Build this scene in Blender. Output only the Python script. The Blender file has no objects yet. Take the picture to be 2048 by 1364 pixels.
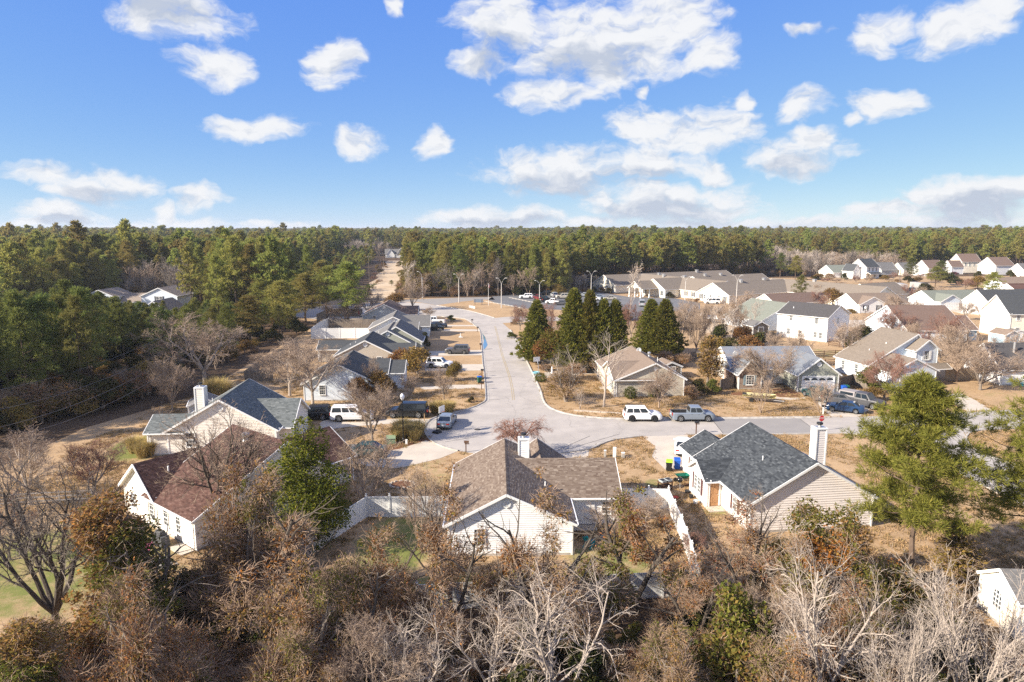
import bpy, math, random
import numpy as np
from mathutils import Vector, Matrix
SC = bpy.context.scene
COL = SC.collection
R = math.radians
rnd = random.Random(7)

# ------------------------------------------------------------------ camera, world, sun, exposure
CAM_H, PITCH, FPX = 24.0, R(9.4), 1365.3
cam = bpy.data.objects.new('camera', bpy.data.cameras.new('camera'))
COL.objects.link(cam)
cam.location = (0, 0, CAM_H)
cam.rotation_euler = (R(90) - PITCH, 0, 0)
cam.data.lens = 24.0
cam.data.sensor_width = 36.0
cam.data.clip_end = 20000
SC.camera = cam

SUN_EL, SUN_AZ = R(29), R(202)          # azimuth of the sun counted from +X, counter-clockwise
sun_dir = Vector((math.cos(SUN_EL) * math.cos(SUN_AZ), math.cos(SUN_EL) * math.sin(SUN_AZ), math.sin(SUN_EL)))
sl = bpy.data.lights.new('sun', 'SUN')
sl.energy = 4.0
sl.angle = R(0.5)
sl.color = (1.0, 0.895, 0.755)
so = bpy.data.objects.new('sun', sl)
COL.objects.link(so)
so.rotation_euler = (-sun_dir).to_track_quat('-Z', 'Y').to_euler()
so.location = (-60, -20, 60)

# clouds: centre azimuth from +Y, elevation, half widths, all in degrees
CLOUDS = [(-25.03, 14.84, 3.88, 1.58), (-22.63, 11.74, 2.55, 1.28), (-13.77, 12.09, 1.73, 1.76), (-8.51, 16.64, 0.85, 0.75), (-0.75, 15.62, 3.16, 2.58), (-2.75, 12.68, 1.91, 0.94), (6.16, 14.32, 5.86, 2.97), (10.79, 14.84, 4.76, 2.74), (15.0, 12.9, 2.04, 1.32), (3.45, 10.59, 3.39, 1.04), (6.8, 11.81, 1.77, 1.45), (10.54, 10.69, 0.78, 0.55), (-20.29, 7.66, 3.38, 0.9), (-12.16, 6.59, 1.86, 1.04), (-6.23, 6.51, 1.36, 1.06), (-33.67, 3.82, 2.55, 0.74), (-30.21, 3.07, 3.06, 1.04), (-33.09, 0.82, 2.75, 1.04), (-24.31, 2.07, 1.44, 0.94), (-26.73, 0.95, 0.92, 0.86), (-26.29, 0.26, 3.66, 0.5), (17.39, 9.31, 0.95, 0.72), (22.22, 8.69, 1.55, 1.05), (27.02, 8.64, 1.92, 1.08), (25.15, 7.64, 0.6, 0.52), (10.44, 7.95, 2.93, 1.43), (14.89, 7.08, 4.16, 1.49), (21.91, 5.35, 3.33, 1.24), (23.24, 6.2, 1.54, 1.0), (3.51, 4.46, 5.28, 1.66), (9.54, 5.11, 5.93, 1.28), (12.4, 1.94, 6.46, 1.74), (15.96, 4.49, 1.43, 1.05), (26.62, 13.56, 1.74, 1.27), (31.69, 13.53, 3.0, 1.45), (33.53, 14.37, 2.46, 0.88), (33.92, 1.72, 3.69, 1.82), (35.76, 2.66, 1.62, 0.98), (28.88, 1.11, 3.48, 0.6), (-0.99, 0.78, 5.35, 0.97), (21.16, 0.34, 4.67, 0.58), (6.42, 0.49, 2.45, 0.55), (-18.53, 0.27, 2.97, 0.46), (15.19, 0.28, 3.46, 0.47), (31.72, 0.31, 3.59, 0.83), (30.96, 2.12, 1.81, 0.69), (-34.84, 0.3, 1.67, 0.4), (22.38, 13.84, 1.35, 0.37)]
BASES = [(3.11, 3.27, 4.9, 1.12), (12.43, 1.11, 5.5, 1.21), (9.57, 4.02, 3.58, 0.78), (-25.5, 14.94, 2.57, 0.94), (6.19, 12.9, 5.5, 1.43), (-1.35, 13.33, 2.38, 1.78), (21.97, 4.51, 2.46, 0.73), (34.26, 1.04, 3.38, 1.6), (-30.26, 2.48, 2.45, 0.61), (-33.13, 0.38, 2.32, 0.46), (-0.99, 0.49, 4.54, 0.55)]

def build_world():
    w = bpy.data.worlds.new('World')
    SC.world = w
    w.use_nodes = True
    nt = w.node_tree
    nt.nodes.clear()
    N, L = nt.nodes.new, nt.links.new
    out = N('ShaderNodeOutputWorld')
    bg = N('ShaderNodeBackground')
    bg.inputs['Strength'].default_value = 0.138
    L(bg.outputs[0], out.inputs[0])
    sky = N('ShaderNodeTexSky')
    sky.sky_type = 'NISHITA'
    sky.sun_disc = False
    sky.sun_elevation = SUN_EL
    sky.sun_rotation = (R(90) - SUN_AZ) % (2 * math.pi)
    sky.altitude = 2500
    sky.air_density = 0.7
    sky.dust_density = 0.0
    sky.ozone_density = 3.0

    def math_(op, a, b=None, c=None, clamp=False):
        n = N('ShaderNodeMath')
        n.operation = op
        n.use_clamp = clamp
        for i, x in enumerate((a, b, c)):
            if x is None:
                continue
            if isinstance(x, (int, float)):
                n.inputs[i].default_value = x
            else:
                L(x, n.inputs[i])
        return n.outputs[0]

    def vmath(op, a, b=None, c=None):
        n = N('ShaderNodeVectorMath')
        n.operation = op
        for i, x in enumerate((a, b, c)):
            if x is None:
                continue
            if isinstance(x, (tuple, list)):
                n.inputs[i].default_value = x
            else:
                L(x, n.inputs[i])
        return n
    # one even response curve per channel, as a camera's picture profile gives: the bright lower sky is held back
    sc_ = N('ShaderNodeSeparateColor')
    L(sky.outputs[0], sc_.inputs[0])
    hs = N('ShaderNodeCombineColor')
    for i, (gain, power) in enumerate(((0.47, 0.74), (0.715, 0.535), (2.09, 0.06))):
        L(math_('MULTIPLY', math_('POWER', sc_.outputs[i], power), gain), hs.inputs[i])
    tc = N('ShaderNodeTexCoord')
    sp = N('ShaderNodeSeparateXYZ')
    L(tc.outputs['Generated'], sp.inputs[0])
    az = math_('ARCTAN2', sp.outputs[0], sp.outputs[1])
    el = math_('ARCSINE', sp.outputs[2])
    cb = N('ShaderNodeCombineXYZ')
    L(az, cb.inputs[0])
    L(el, cb.inputs[1])
    # finer cloud texture towards the horizon, where the clouds are far away
    wn = N('ShaderNodeTexNoise')
    wn.inputs['Scale'].default_value = 9.0
    wn.inputs['Detail'].default_value = 4.0
    wn.inputs['Roughness'].default_value = 0.6
    L(cb.outputs[0], wn.inputs['Vector'])
    off = vmath('MULTIPLY_ADD', wn.outputs['Color'], (0.11, 0.06, 0), (-0.055, -0.030, 0))
    p = vmath('ADD', cb.outputs[0], off.outputs[0]).outputs[0]

    def field(items):
        cur = None
        for a, e, ra, re in items:
            a, e, ra, re = R(a), R(e), R(ra), R(re)
            q = vmath('MULTIPLY_ADD', p, (1 / ra, 1 / re, 0), (-a / ra, -e / re, 0)).outputs[0]
            d = vmath('DOT_PRODUCT', q, q).outputs['Value']
            cur = d if cur is None else math_('MINIMUM', cur, d)
        return cur
    d_main = field(CLOUDS)
    d_base = field(BASES)
    nz = N('ShaderNodeTexNoise')
    nz.inputs['Scale'].default_value = 24.0
    nz.inputs['Detail'].default_value = 8.0
    nz.inputs['Roughness'].default_value = 0.60
    mp = N('ShaderNodeMapping')
    mp.inputs['Scale'].default_value = (0.75, 1.5, 1)
    L(p, mp.inputs['Vector'])
    L(mp.outputs[0], nz.inputs['Vector'])
    nz2 = N('ShaderNodeTexNoise')
    nz2.inputs['Scale'].default_value = 24.0
    nz2.inputs['Detail'].default_value = 4.0
    nz2.inputs['Roughness'].default_value = 0.6
    mp2 = N('ShaderNodeMapping')
    mp2.inputs['Scale'].default_value = (0.75, 1.5, 1)
    mp2.inputs['Location'].default_value = (-0.009, 0.016, 0)
    L(p, mp2.inputs['Vector'])
    L(mp2.outputs[0], nz2.inputs['Vector'])
    # scattered fair-weather cloud elsewhere round the sky
    aa = math_('ABSOLUTE', az)
    side = math_('MULTIPLY', math_('SUBTRACT', aa, 0.72), 3.0, clamp=True)
    up = math_('MULTIPLY', math_('SUBTRACT', el, 0.40), 3.0, clamp=True)
    out_w = math_('MAXIMUM', side, up)
    gn = N('ShaderNodeTexNoise')
    gn.inputs['Scale'].default_value = 4.2
    gn.inputs['Detail'].default_value = 2.0
    L(p, gn.inputs['Vector'])
    gen = math_('MULTIPLY_ADD', gn.outputs['Fac'], -11.0, 6.5)
    gen = math_('MULTIPLY_ADD', math_('SUBTRACT', 1.0, out_w), 5.0, gen)
    gen = math_('MULTIPLY_ADD', math_('LESS_THAN', el, -0.02), 9.0, gen)
    d_all = math_('MINIMUM', d_main, gen)
    dens = math_('MULTIPLY_ADD', nz.outputs['Fac'], 3.0, math_('MULTIPLY_ADD', d_all, -0.66, -0.64))
    mask = N('ShaderNodeMapRange')
    mask.interpolation_type = 'SMOOTHSTEP'
    mask.inputs['From Min'].default_value = -0.30
    mask.inputs['From Max'].default_value = 0.80
    L(dens, mask.inputs['Value'])
    # shade: grey-blue bellies, white tops, broken up by the noise
    bs = math_('MULTIPLY_ADD', d_base, -0.9, 1.3, clamp=True)
    bs = math_('MULTIPLY', bs, 0.85)
    relief = math_('MULTIPLY', math_('SUBTRACT', nz2.outputs['Fac'], nz.outputs['Fac']), 2.6)
    bs = math_('ADD', bs, math_('MULTIPLY_ADD', relief, 1.0, 0.10), clamp=True)
    thin = math_('MULTIPLY_ADD', dens, -0.35, 0.45, clamp=True)
    shade = math_('MAXIMUM', bs, math_('MULTIPLY', thin, 0.35))
    cm = N('ShaderNodeMix')
    cm.data_type = 'RGBA'
    cm.inputs['A'].default_value = (2.42, 2.44, 2.48, 1)
    cm.inputs['B'].default_value = (1.42, 1.57, 1.86, 1)
    L(shade, cm.inputs['Factor'])
    mx = N('ShaderNodeMix')
    mx.data_type = 'RGBA'
    L(math_('MULTIPLY', mask.outputs[0], 0.97), mx.inputs['Factor'])
    L(hs.outputs[0], mx.inputs['A'])
    L(cm.outputs['Result'], mx.inputs['B'])
    L(mx.outputs['Result'], bg.inputs['Color'])
build_world()

SC.view_settings.view_transform = 'Standard'
SC.view_settings.look = 'None'
SC.view_settings.exposure = 1.5
SC.view_settings.gamma = 1.0
SC.view_settings.use_curve_mapping = False
SC.render.engine = 'CYCLES'
SC.cycles.max_bounces = 6
SC.cycles.diffuse_bounces = 4
SC.cycles.glossy_bounces = 2
SC.cycles.transmission_bounces = 3
SC.cycles.transparent_max_bounces = 6
SC.cycles.volume_bounces = 0
SC.cycles.sample_clamp_indirect = 4.0
SC.cycles.caustics_reflective = False
SC.cycles.caustics_refractive = False
SC.cycles.use_denoising = False
SC.cycles.use_adaptive_sampling = False
SC.cycles.adaptive_threshold = 0.008

# ------------------------------------------------------------------ helpers
def G(u, v, z=0.0):
    """A place on the ground (or at height z), read off the 2048-pixel photograph."""
    x, y = (u - 1024) / FPX, -(v - 682) / FPX
    dy = math.cos(PITCH) + y * math.sin(PITCH)
    dz = -math.sin(PITCH) + y * math.cos(PITCH)
    t = (z - CAM_H) / dz
    return Vector((x * t, dy * t, z))

def HT(u, vb, vt):
    """Ground place of a foot at (u, vb) and the height of what reaches up to vt there."""
    p = G(u, vb)
    lo, hi = 0.0, 40.0
    for _ in range(30):
        m = (lo + hi) / 2
        zc = p.y * math.cos(PITCH) - (m - CAM_H) * math.sin(PITCH)
        yc = p.y * math.sin(PITCH) + (m - CAM_H) * math.cos(PITCH)
        if 682 - FPX * yc / zc > vt:
            lo = m
        else:
            hi = m
    return p, lo

MATS = {}
def mat(name, col, rough=0.8, spec=0.25, metal=0.0, col2=None, nscale=3.0, ndet=4.0, ndist=0.0, stretch=None,
        island=None, objvar=0.0, trans=0.0, bump=0.0, bscale=40.0, dirt=0.0, coords='Object', emit=None):
    """Procedural material: base colour broken up by noise, by random per island, by dirt, with fine bump."""
    if name in MATS:
        return MATS[name]
    m = bpy.data.materials.new(name)
    m.use_nodes = True
    nt = m.node_tree
    N, L = nt.nodes.new, nt.links.new
    b = nt.nodes['Principled BSDF']
    b.inputs['Roughness'].default_value = rough
    b.inputs['Specular IOR Level'].default_value = spec
    b.inputs['Metallic'].default_value = metal
    tc = N('ShaderNodeTexCoord')
    vec = tc.outputs[coords]
    if coords == 'World':
        pass
    if stretch:
        mp = N('ShaderNodeMapping')
        mp.inputs['Scale'].default_value = stretch
        L(vec, mp.inputs['Vector'])
        vec = mp.outputs[0]
    rgb = N('ShaderNodeRGB')
    rgb.outputs[0].default_value = (*col, 1)
    c = rgb.outputs[0]
    if island:
        g = N('ShaderNodeNewGeometry')
        cr = N('ShaderNodeValToRGB')
        cr.color_ramp.interpolation = 'LINEAR'
        els = cr.color_ramp.elements
        cols = [col] + list(island)
        els[0].position, els[0].color = 0, (*cols[0], 1)
        els[1].position, els[1].color = 1, (*cols[-1], 1)
        for i, cc in enumerate(cols[1:-1]):
            e = els.new((i + 1) / (len(cols) - 1))
            e.color = (*cc, 1)
        L(g.outputs['Random Per Island'], cr.inputs[0])
        c = cr.outputs[0]
    if col2:
        n = N('ShaderNodeTexNoise')
        n.inputs['Scale'].default_value = nscale
        n.inputs['Detail'].default_value = ndet
        n.inputs['Roughness'].default_value = 0.65
        n.inputs['Distortion'].default_value = ndist
        L(vec, n.inputs['Vector'])
        r = N('ShaderNodeMapRange')
        r.inputs['From Min'].default_value = 0.33
        r.inputs['From Max'].default_value = 0.67
        L(n.outputs['Fac'], r.inputs['Value'])
        mx = N('ShaderNodeMix')
        mx.data_type = 'RGBA'
        L(r.outputs[0], mx.inputs['Factor'])
        L(c, mx.inputs['A'])
        mx.inputs['B'].default_value = (*col2, 1)
        c = mx.outputs['Result']
    if dirt:
        n = N('ShaderNodeTexNoise')
        n.inputs['Scale'].default_value = 0.9
        n.inputs['Detail'].default_value = 6
        L(tc.outputs['Object'], n.inputs['Vector'])
        r = N('ShaderNodeMapRange')
        r.inputs['From Min'].default_value = 0.45
        r.inputs['From Max'].default_value = 0.75
        r.inputs['To Max'].default_value = dirt
        L(n.outputs['Fac'], r.inputs['Value'])
        mx = N('ShaderNodeMix')
        mx.data_type = 'RGBA'
        L(r.outputs[0], mx.inputs['Factor'])
        L(c, mx.inputs['A'])
        mx.inputs['B'].default_value = (0.16, 0.13, 0.09, 1)
        c = mx.outputs['Result']
    if objvar:
        oi = N('ShaderNodeObjectInfo')
        hs = N('ShaderNodeHueSaturation')
        r = N('ShaderNodeMapRange')
        r.inputs['To Min'].default_value = 0.5 - objvar * 0.12
        r.inputs['To Max'].default_value = 0.5 + objvar * 0.05
        L(oi.outputs['Random'], r.inputs['Value'])
        L(r.outputs[0], hs.inputs['Hue'])
        r2 = N('ShaderNodeMapRange')
        r2.inputs['To Min'].default_value = 1 - objvar * 0.6
        r2.inputs['To Max'].default_value = 1 + objvar * 0.5
        mul = N('ShaderNodeMath')
        mul.operation = 'FRACT'
        m7 = N('ShaderNodeMath')
        m7.operation = 'MULTIPLY'
        m7.inputs[1].default_value = 7.31
        L(oi.outputs['Random'], m7.inputs[0])
        L(m7.outputs[0], mul.inputs[0])
        L(mul.outputs[0], r2.inputs['Value'])
        L(r2.outputs[0], hs.inputs['Value'])
        L(c, hs.inputs['Color'])
        c = hs.outputs[0]
    if trans:
        nt.nodes.remove(b)
        d = N('ShaderNodeBsdfDiffuse')
        t = N('ShaderNodeBsdfTranslucent')
        gl = N('ShaderNodeMixShader')
        gl.inputs[0].default_value = trans
        L(c, d.inputs['Color'])
        L(c, t.inputs['Color'])
        L(d.outputs[0], gl.inputs[1])
        L(t.outputs[0], gl.inputs[2])
        L(gl.outputs[0], nt.nodes['Material Output'].inputs['Surface'])
    else:
        L(c, b.inputs['Base Color'])
        if emit:
            b.inputs['Emission Color'].default_value = (*col, 1)
            b.inputs['Emission Strength'].default_value = emit
        if bump:
            n = N('ShaderNodeTexNoise')
            n.inputs['Scale'].default_value = bscale
            n.inputs['Detail'].default_value = 5
            L(vec, n.inputs['Vector'])
            bp = N('ShaderNodeBump')
            bp.inputs['Strength'].default_value = bump
            bp.inputs['Distance'].default_value = 0.05
            L(n.outputs['Fac'], bp.inputs['Height'])
            L(bp.outputs[0], b.inputs['Normal'])
    MATS[name] = m
    return m

def mesh_np(name, V, polys, mats, mis=None, smooth=False):
    """Mesh from a numpy vertex array and a list of (m,k) index arrays; mis = material index per index array."""
    V = np.asarray(V, dtype=np.float32).reshape(-1, 3)
    me = bpy.data.meshes.new(name)
    polys = [np.asarray(p, dtype=np.int32) for p in polys if len(p)]
    me.vertices.add(len(V))
    me.vertices.foreach_set('co', V.ravel())
    nl = sum(p.size for p in polys)
    npol = sum(len(p) for p in polys)
    me.loops.add(nl)
    me.polygons.add(npol)
    me.loops.foreach_set('vertex_index', np.concatenate([p.ravel() for p in polys]))
    tot = np.concatenate([np.full(len(p), p.shape[1], dtype=np.int32) for p in polys])
    st = np.concatenate([[0], np.cumsum(tot)[:-1]]).astype(np.int32)
    me.polygons.foreach_set('loop_start', st)
    if mis:
        me.polygons.foreach_set('material_index', np.concatenate([np.full(len(p), k, dtype=np.int32) for p, k in zip(polys, mis)]))
    me.polygons.foreach_set('use_smooth', np.full(npol, bool(smooth)))
    for m in mats:
        me.materials.append(m)
    me.update(calc_edges=True)
    return me

class MB:
    """Collects boxes, prisms, tubes and quads; build() links them as ONE mesh object."""
    def __init__(s):
        s.v, s.f, s.m, s.mats = [], [], [], []
    def mi(s, m):
        if m not in s.mats:
            s.mats.append(m)
        return s.mats.index(m)
    def poly(s, pts, m):
        n = len(s.v)
        s.v += [tuple(p) for p in pts]
        s.f.append(tuple(range(n, n + len(pts))))
        s.m.append(s.mi(m))
    def box(s, c, d, m, rz=0.0, M=None):
        hx, hy, hz = d[0] / 2, d[1] / 2, d[2] / 2
        n = len(s.v)
        ca, sa = math.cos(rz), math.sin(rz)
        for z in (-hz, hz):
            for x, y in ((-hx, -hy), (hx, -hy), (hx, hy), (-hx, hy)):
                p = Vector((c[0] + x * ca - y * sa, c[1] + x * sa + y * ca, c[2] + z))
                s.v.append(tuple(M @ p if M else p))
        k = s.mi(m)
        for q in ((3, 2, 1, 0), (4, 5, 6, 7), (0, 1, 5, 4), (1, 2, 6, 5), (2, 3, 7, 6), (3, 0, 4, 7)):
            s.f.append(tuple(n + i for i in q))
            s.m.append(k)
    def hull8(s, lo, hi, m):
        """Box-like solid from four bottom and four top points."""
        n = len(s.v)
        s.v += [tuple(p) for p in lo] + [tuple(p) for p in hi]
        k = s.mi(m)
        for q in ((3, 2, 1, 0), (4, 5, 6, 7), (0, 1, 5, 4), (1, 2, 6, 5), (2, 3, 7, 6), (3, 0, 4, 7)):
            s.f.append(tuple(n + i for i in q))
            s.m.append(k)
    def beam(s, a, b, w, h, m):
        a, b = Vector(a), Vector(b)
        d = (b - a).normalized()
        up = Vector((0, 0, 1)) if abs(d.z) < 0.95 else Vector((1, 0, 0))
        sx = d.cross(up).normalized() * w / 2
        sy = sx.cross(d).normalized() * h / 2
        s.hull8([a - sx - sy, a + sx - sy, a + sx + sy, a - sx + sy], [b - sx - sy, b + sx - sy, b + sx + sy, b - sx + sy], m)
    def tube(s, pts, rad, n, m, caps=True):
        pts = [Vector(p) for p in pts]
        if not isinstance(rad, (list, tuple)):
            rad = [rad] * len(pts)
        base = len(s.v)
        k = s.mi(m)
        for i, p in enumerate(pts):
            d = (pts[min(i + 1, len(pts) - 1)] - pts[max(i - 1, 0)]).normalized()
            up = Vector((0, 0, 1)) if abs(d.z) < 0.9 else Vector((1, 0, 0))
            sx = d.cross(up).normalized()
            sy = sx.cross(d).normalized()
            for j in range(n):
                a = 2 * math.pi * j / n
                s.v.append(tuple(p + (sx * math.cos(a) + sy * math.sin(a)) * rad[i]))
        for i in range(len(pts) - 1):
            for j in range(n):
                s.f.append((base + i * n + j, base + i * n + (j + 1) % n, base + (i + 1) * n + (j + 1) % n, base + (i + 1) * n + j))
                s.m.append(k)
        if caps:
            s.f.append(tuple(base + j for j in range(n)))
            s.m.append(k)
            s.f.append(tuple(base + (len(pts) - 1) * n + j for j in reversed(range(n))))
            s.m.append(k)
    def lathe(s, prof, n, m, c=(0, 0, 0), axis='z'):
        base = len(s.v)
        k = s.mi(m)
        for r, h in prof:
            for j in range(n):
                a = 2 * math.pi * j / n
                x, y = r * math.cos(a), r * math.sin(a)
                p = (x, y, h) if axis == 'z' else ((x, h, y) if axis == 'y' else (h, x, y))
                s.v.append((c[0] + p[0], c[1] + p[1], c[2] + p[2]))
        for i in range(len(prof) - 1):
            for j in range(n):
                s.f.append((base + i * n + j, base + i * n + (j + 1) % n, base + (i + 1) * n + (j + 1) % n, base + (i + 1) * n + j))
                s.m.append(k)
    def mesh(s, name, smooth=False):
        me = bpy.data.meshes.new(name)
        me.from_pydata(s.v, [], s.f)
        for m in s.mats:
            me.materials.append(m)
        me.polygons.foreach_set('material_index', np.array(s.m, dtype=np.int32))
        if smooth:
            me.polygons.foreach_set('use_smooth', np.ones(len(s.f), dtype=bool))
        me.update()
        return me
    def build(s, name, parent=None, kind=None, smooth=False, label=None):
        return obj(name, s.mesh(name, smooth), parent, kind, label)

def obj(name, me, parent=None, kind=None, label=None, loc=None, rz=0.0):
    o = bpy.data.objects.new(name, me)
    COL.objects.link(o)
    if parent:
        o.parent = parent
    if kind:
        o['kind'] = kind
    if label:
        o['label'] = label
    if loc is not None:
        o.location = loc
        o.rotation_euler = (0, 0, rz)
    return o

def tag(o, label, cat, group=None):
    o['label'] = label
    o['category'] = cat
    if group:
        o['group'] = group
    return o

def thing(name, label, cat, loc=(0, 0, 0), rz=0.0, group=None):
    o = bpy.data.objects.new(name, None)
    COL.objects.link(o)
    o.empty_display_size = 0.3
    o.location = loc
    o.rotation_euler = (0, 0, rz)
    return tag(o, label, cat, group)

CHILDREN = {}
def kids(o):
    return [c for c in COL.objects if c.parent == o] if o.name not in CHILDREN else CHILDREN[o.name]

def dup(root, loc, rz=0.0, label=None, group=None, scale=None, parts=None):
    """Copy of a thing with copies of its parts and sub-parts."""
    if parts is None:
        parts = PART_CACHE.get(root.name)
        if parts is None:
            parts = [(c, list(c.children)) for c in root.children]
            PART_CACHE[root.name] = parts
    r = root.copy()
    COL.objects.link(r)
    r.location = loc
    r.rotation_euler = (0, 0, rz)
    if scale is not None:
        r.scale = scale if hasattr(scale, '__len__') else (scale,) * 3
    if label:
        r['label'] = label
    if group:
        r['group'] = group
    for c, gs in parts:
        d = c.copy()
        COL.objects.link(d)
        d.parent = r
        for g in gs:
            e = g.copy()
            COL.objects.link(e)
            e.parent = d
    return r
PART_CACHE = {}

# ------------------------------------------------------------------ colours
TRIM = mat('white_trim_paint', (0.78, 0.78, 0.76), 0.55, dirt=0.08)
GLASS = mat('window_glass', (0.035, 0.045, 0.055), 0.06, 0.6, col2=(0.09, 0.10, 0.11), nscale=0.7)
CONC = mat('driveway_concrete', (0.52, 0.46, 0.38), 0.9, col2=(0.43, 0.38, 0.315), nscale=0.6, ndet=8, bump=0.1)
KERB = mat('kerb_concrete', (0.46, 0.43, 0.385), 0.9, col2=(0.28, 0.26, 0.235), nscale=1.3, ndet=6)
ASPH = mat('worn_asphalt', (0.42, 0.385, 0.345), 0.92, col2=(0.35, 0.32, 0.29), nscale=0.35, ndet=10, bump=0.12, bscale=30)
def crack(m):
    """Fine dark cracks, sealed here and there, and broad darker wheel paths in the paving."""
    nt = m.node_tree
    N, L = nt.nodes.new, nt.links.new
    b = nt.nodes['Principled BSDF']
    src = b.inputs['Base Color'].links[0].from_socket
    tc = N('ShaderNodeTexCoord')
    wn = N('ShaderNodeTexNoise')
    wn.inputs['Scale'].default_value = 0.6
    wn.inputs['Detail'].default_value = 6
    L(tc.outputs['Object'], wn.inputs['Vector'])
    ad = N('ShaderNodeMix')
    ad.data_type = 'RGBA'
    ad.blend_type = 'ADD'
    ad.inputs['Factor'].default_value = 1.0
    L(tc.outputs['Object'], ad.inputs['A'])
    L(wn.outputs['Color'], ad.inputs['B'])
    def mixin(c, f, col):
        x = N('ShaderNodeMix')
        x.data_type = 'RGBA'
        L(f, x.inputs['Factor'])
        L(c, x.inputs['A'])
        x.inputs['B'].default_value = (*col, 1)
        return x.outputs['Result']
    c = src
    for sc, w, k in ((0.13, 0.006, 0.42), (0.42, 0.008, 0.16)):
        v = N('ShaderNodeTexVoronoi')
        v.feature = 'DISTANCE_TO_EDGE'
        v.inputs['Scale'].default_value = sc
        L(ad.outputs['Result'], v.inputs['Vector'])
        r = N('ShaderNodeMapRange')
        r.inputs['From Min'].default_value = w
        r.inputs['From Max'].default_value = 0.0
        r.inputs['To Max'].default_value = k
        L(v.outputs['Distance'], r.inputs['Value'])
        c = mixin(c, r.outputs[0], (0.10, 0.095, 0.09))
    n = N('ShaderNodeTexNoise')
    n.inputs['Scale'].default_value = 0.11
    n.inputs['Detail'].default_value = 9
    n.inputs['Roughness'].default_value = 0.7
    L(tc.outputs['Object'], n.inputs['Vector'])
    r = N('ShaderNodeMapRange')
    r.inputs['From Min'].default_value = 0.47
    r.inputs['From Max'].default_value = 0.70
    r.inputs['To Max'].default_value = 0.55
    L(n.outputs['Fac'], r.inputs['Value'])
    c = mixin(c, r.outputs[0], (0.24, 0.222, 0.20))
    L(c, b.inputs['Base Color'])
crack(ASPH)
ASPH2 = mat('newer_asphalt', (0.275, 0.258, 0.24), 0.92, col2=(0.24, 0.226, 0.212), nscale=0.5, ndet=10)
LOTA = mat('parking_asphalt', (0.115, 0.118, 0.125), 0.9, col2=(0.16, 0.16, 0.165), nscale=0.12, ndet=8)
TAR = mat('tar_seal', (0.055, 0.052, 0.05), 0.85)
YEL = mat('faded_yellow_paint', (0.40, 0.30, 0.13), 0.85, col2=(0.33, 0.29, 0.22), nscale=1.2, ndet=8)
SAND = mat('sandy_track_soil', (0.52, 0.42, 0.30), 0.95, col2=(0.40, 0.29, 0.18), nscale=0.12, ndet=10)
MULCH = mat('pine_straw_mulch', (0.20, 0.095, 0.05), 0.95, col2=(0.13, 0.06, 0.03), nscale=2.5, ndet=8)
METAL = mat('galvanised_metal', (0.55, 0.55, 0.55), 0.4, 0.5, metal=0.7)
BLACK = mat('black_plastic', (0.02, 0.02, 0.021), 0.5)
WOODG = mat('weathered_fence_wood', (0.22, 0.185, 0.15), 0.9, col2=(0.15, 0.125, 0.10), nscale=1.2, stretch=(6, 6, 0.6), island=[(0.27, 0.23, 0.19), (0.17, 0.14, 0.115)])
WOODB = mat('brown_stained_wood', (0.13, 0.07, 0.04), 0.85, col2=(0.09, 0.05, 0.03), nscale=2)
VINYL = mat('white_vinyl_fence', (0.74, 0.74, 0.72), 0.5, dirt=0.16)

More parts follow.
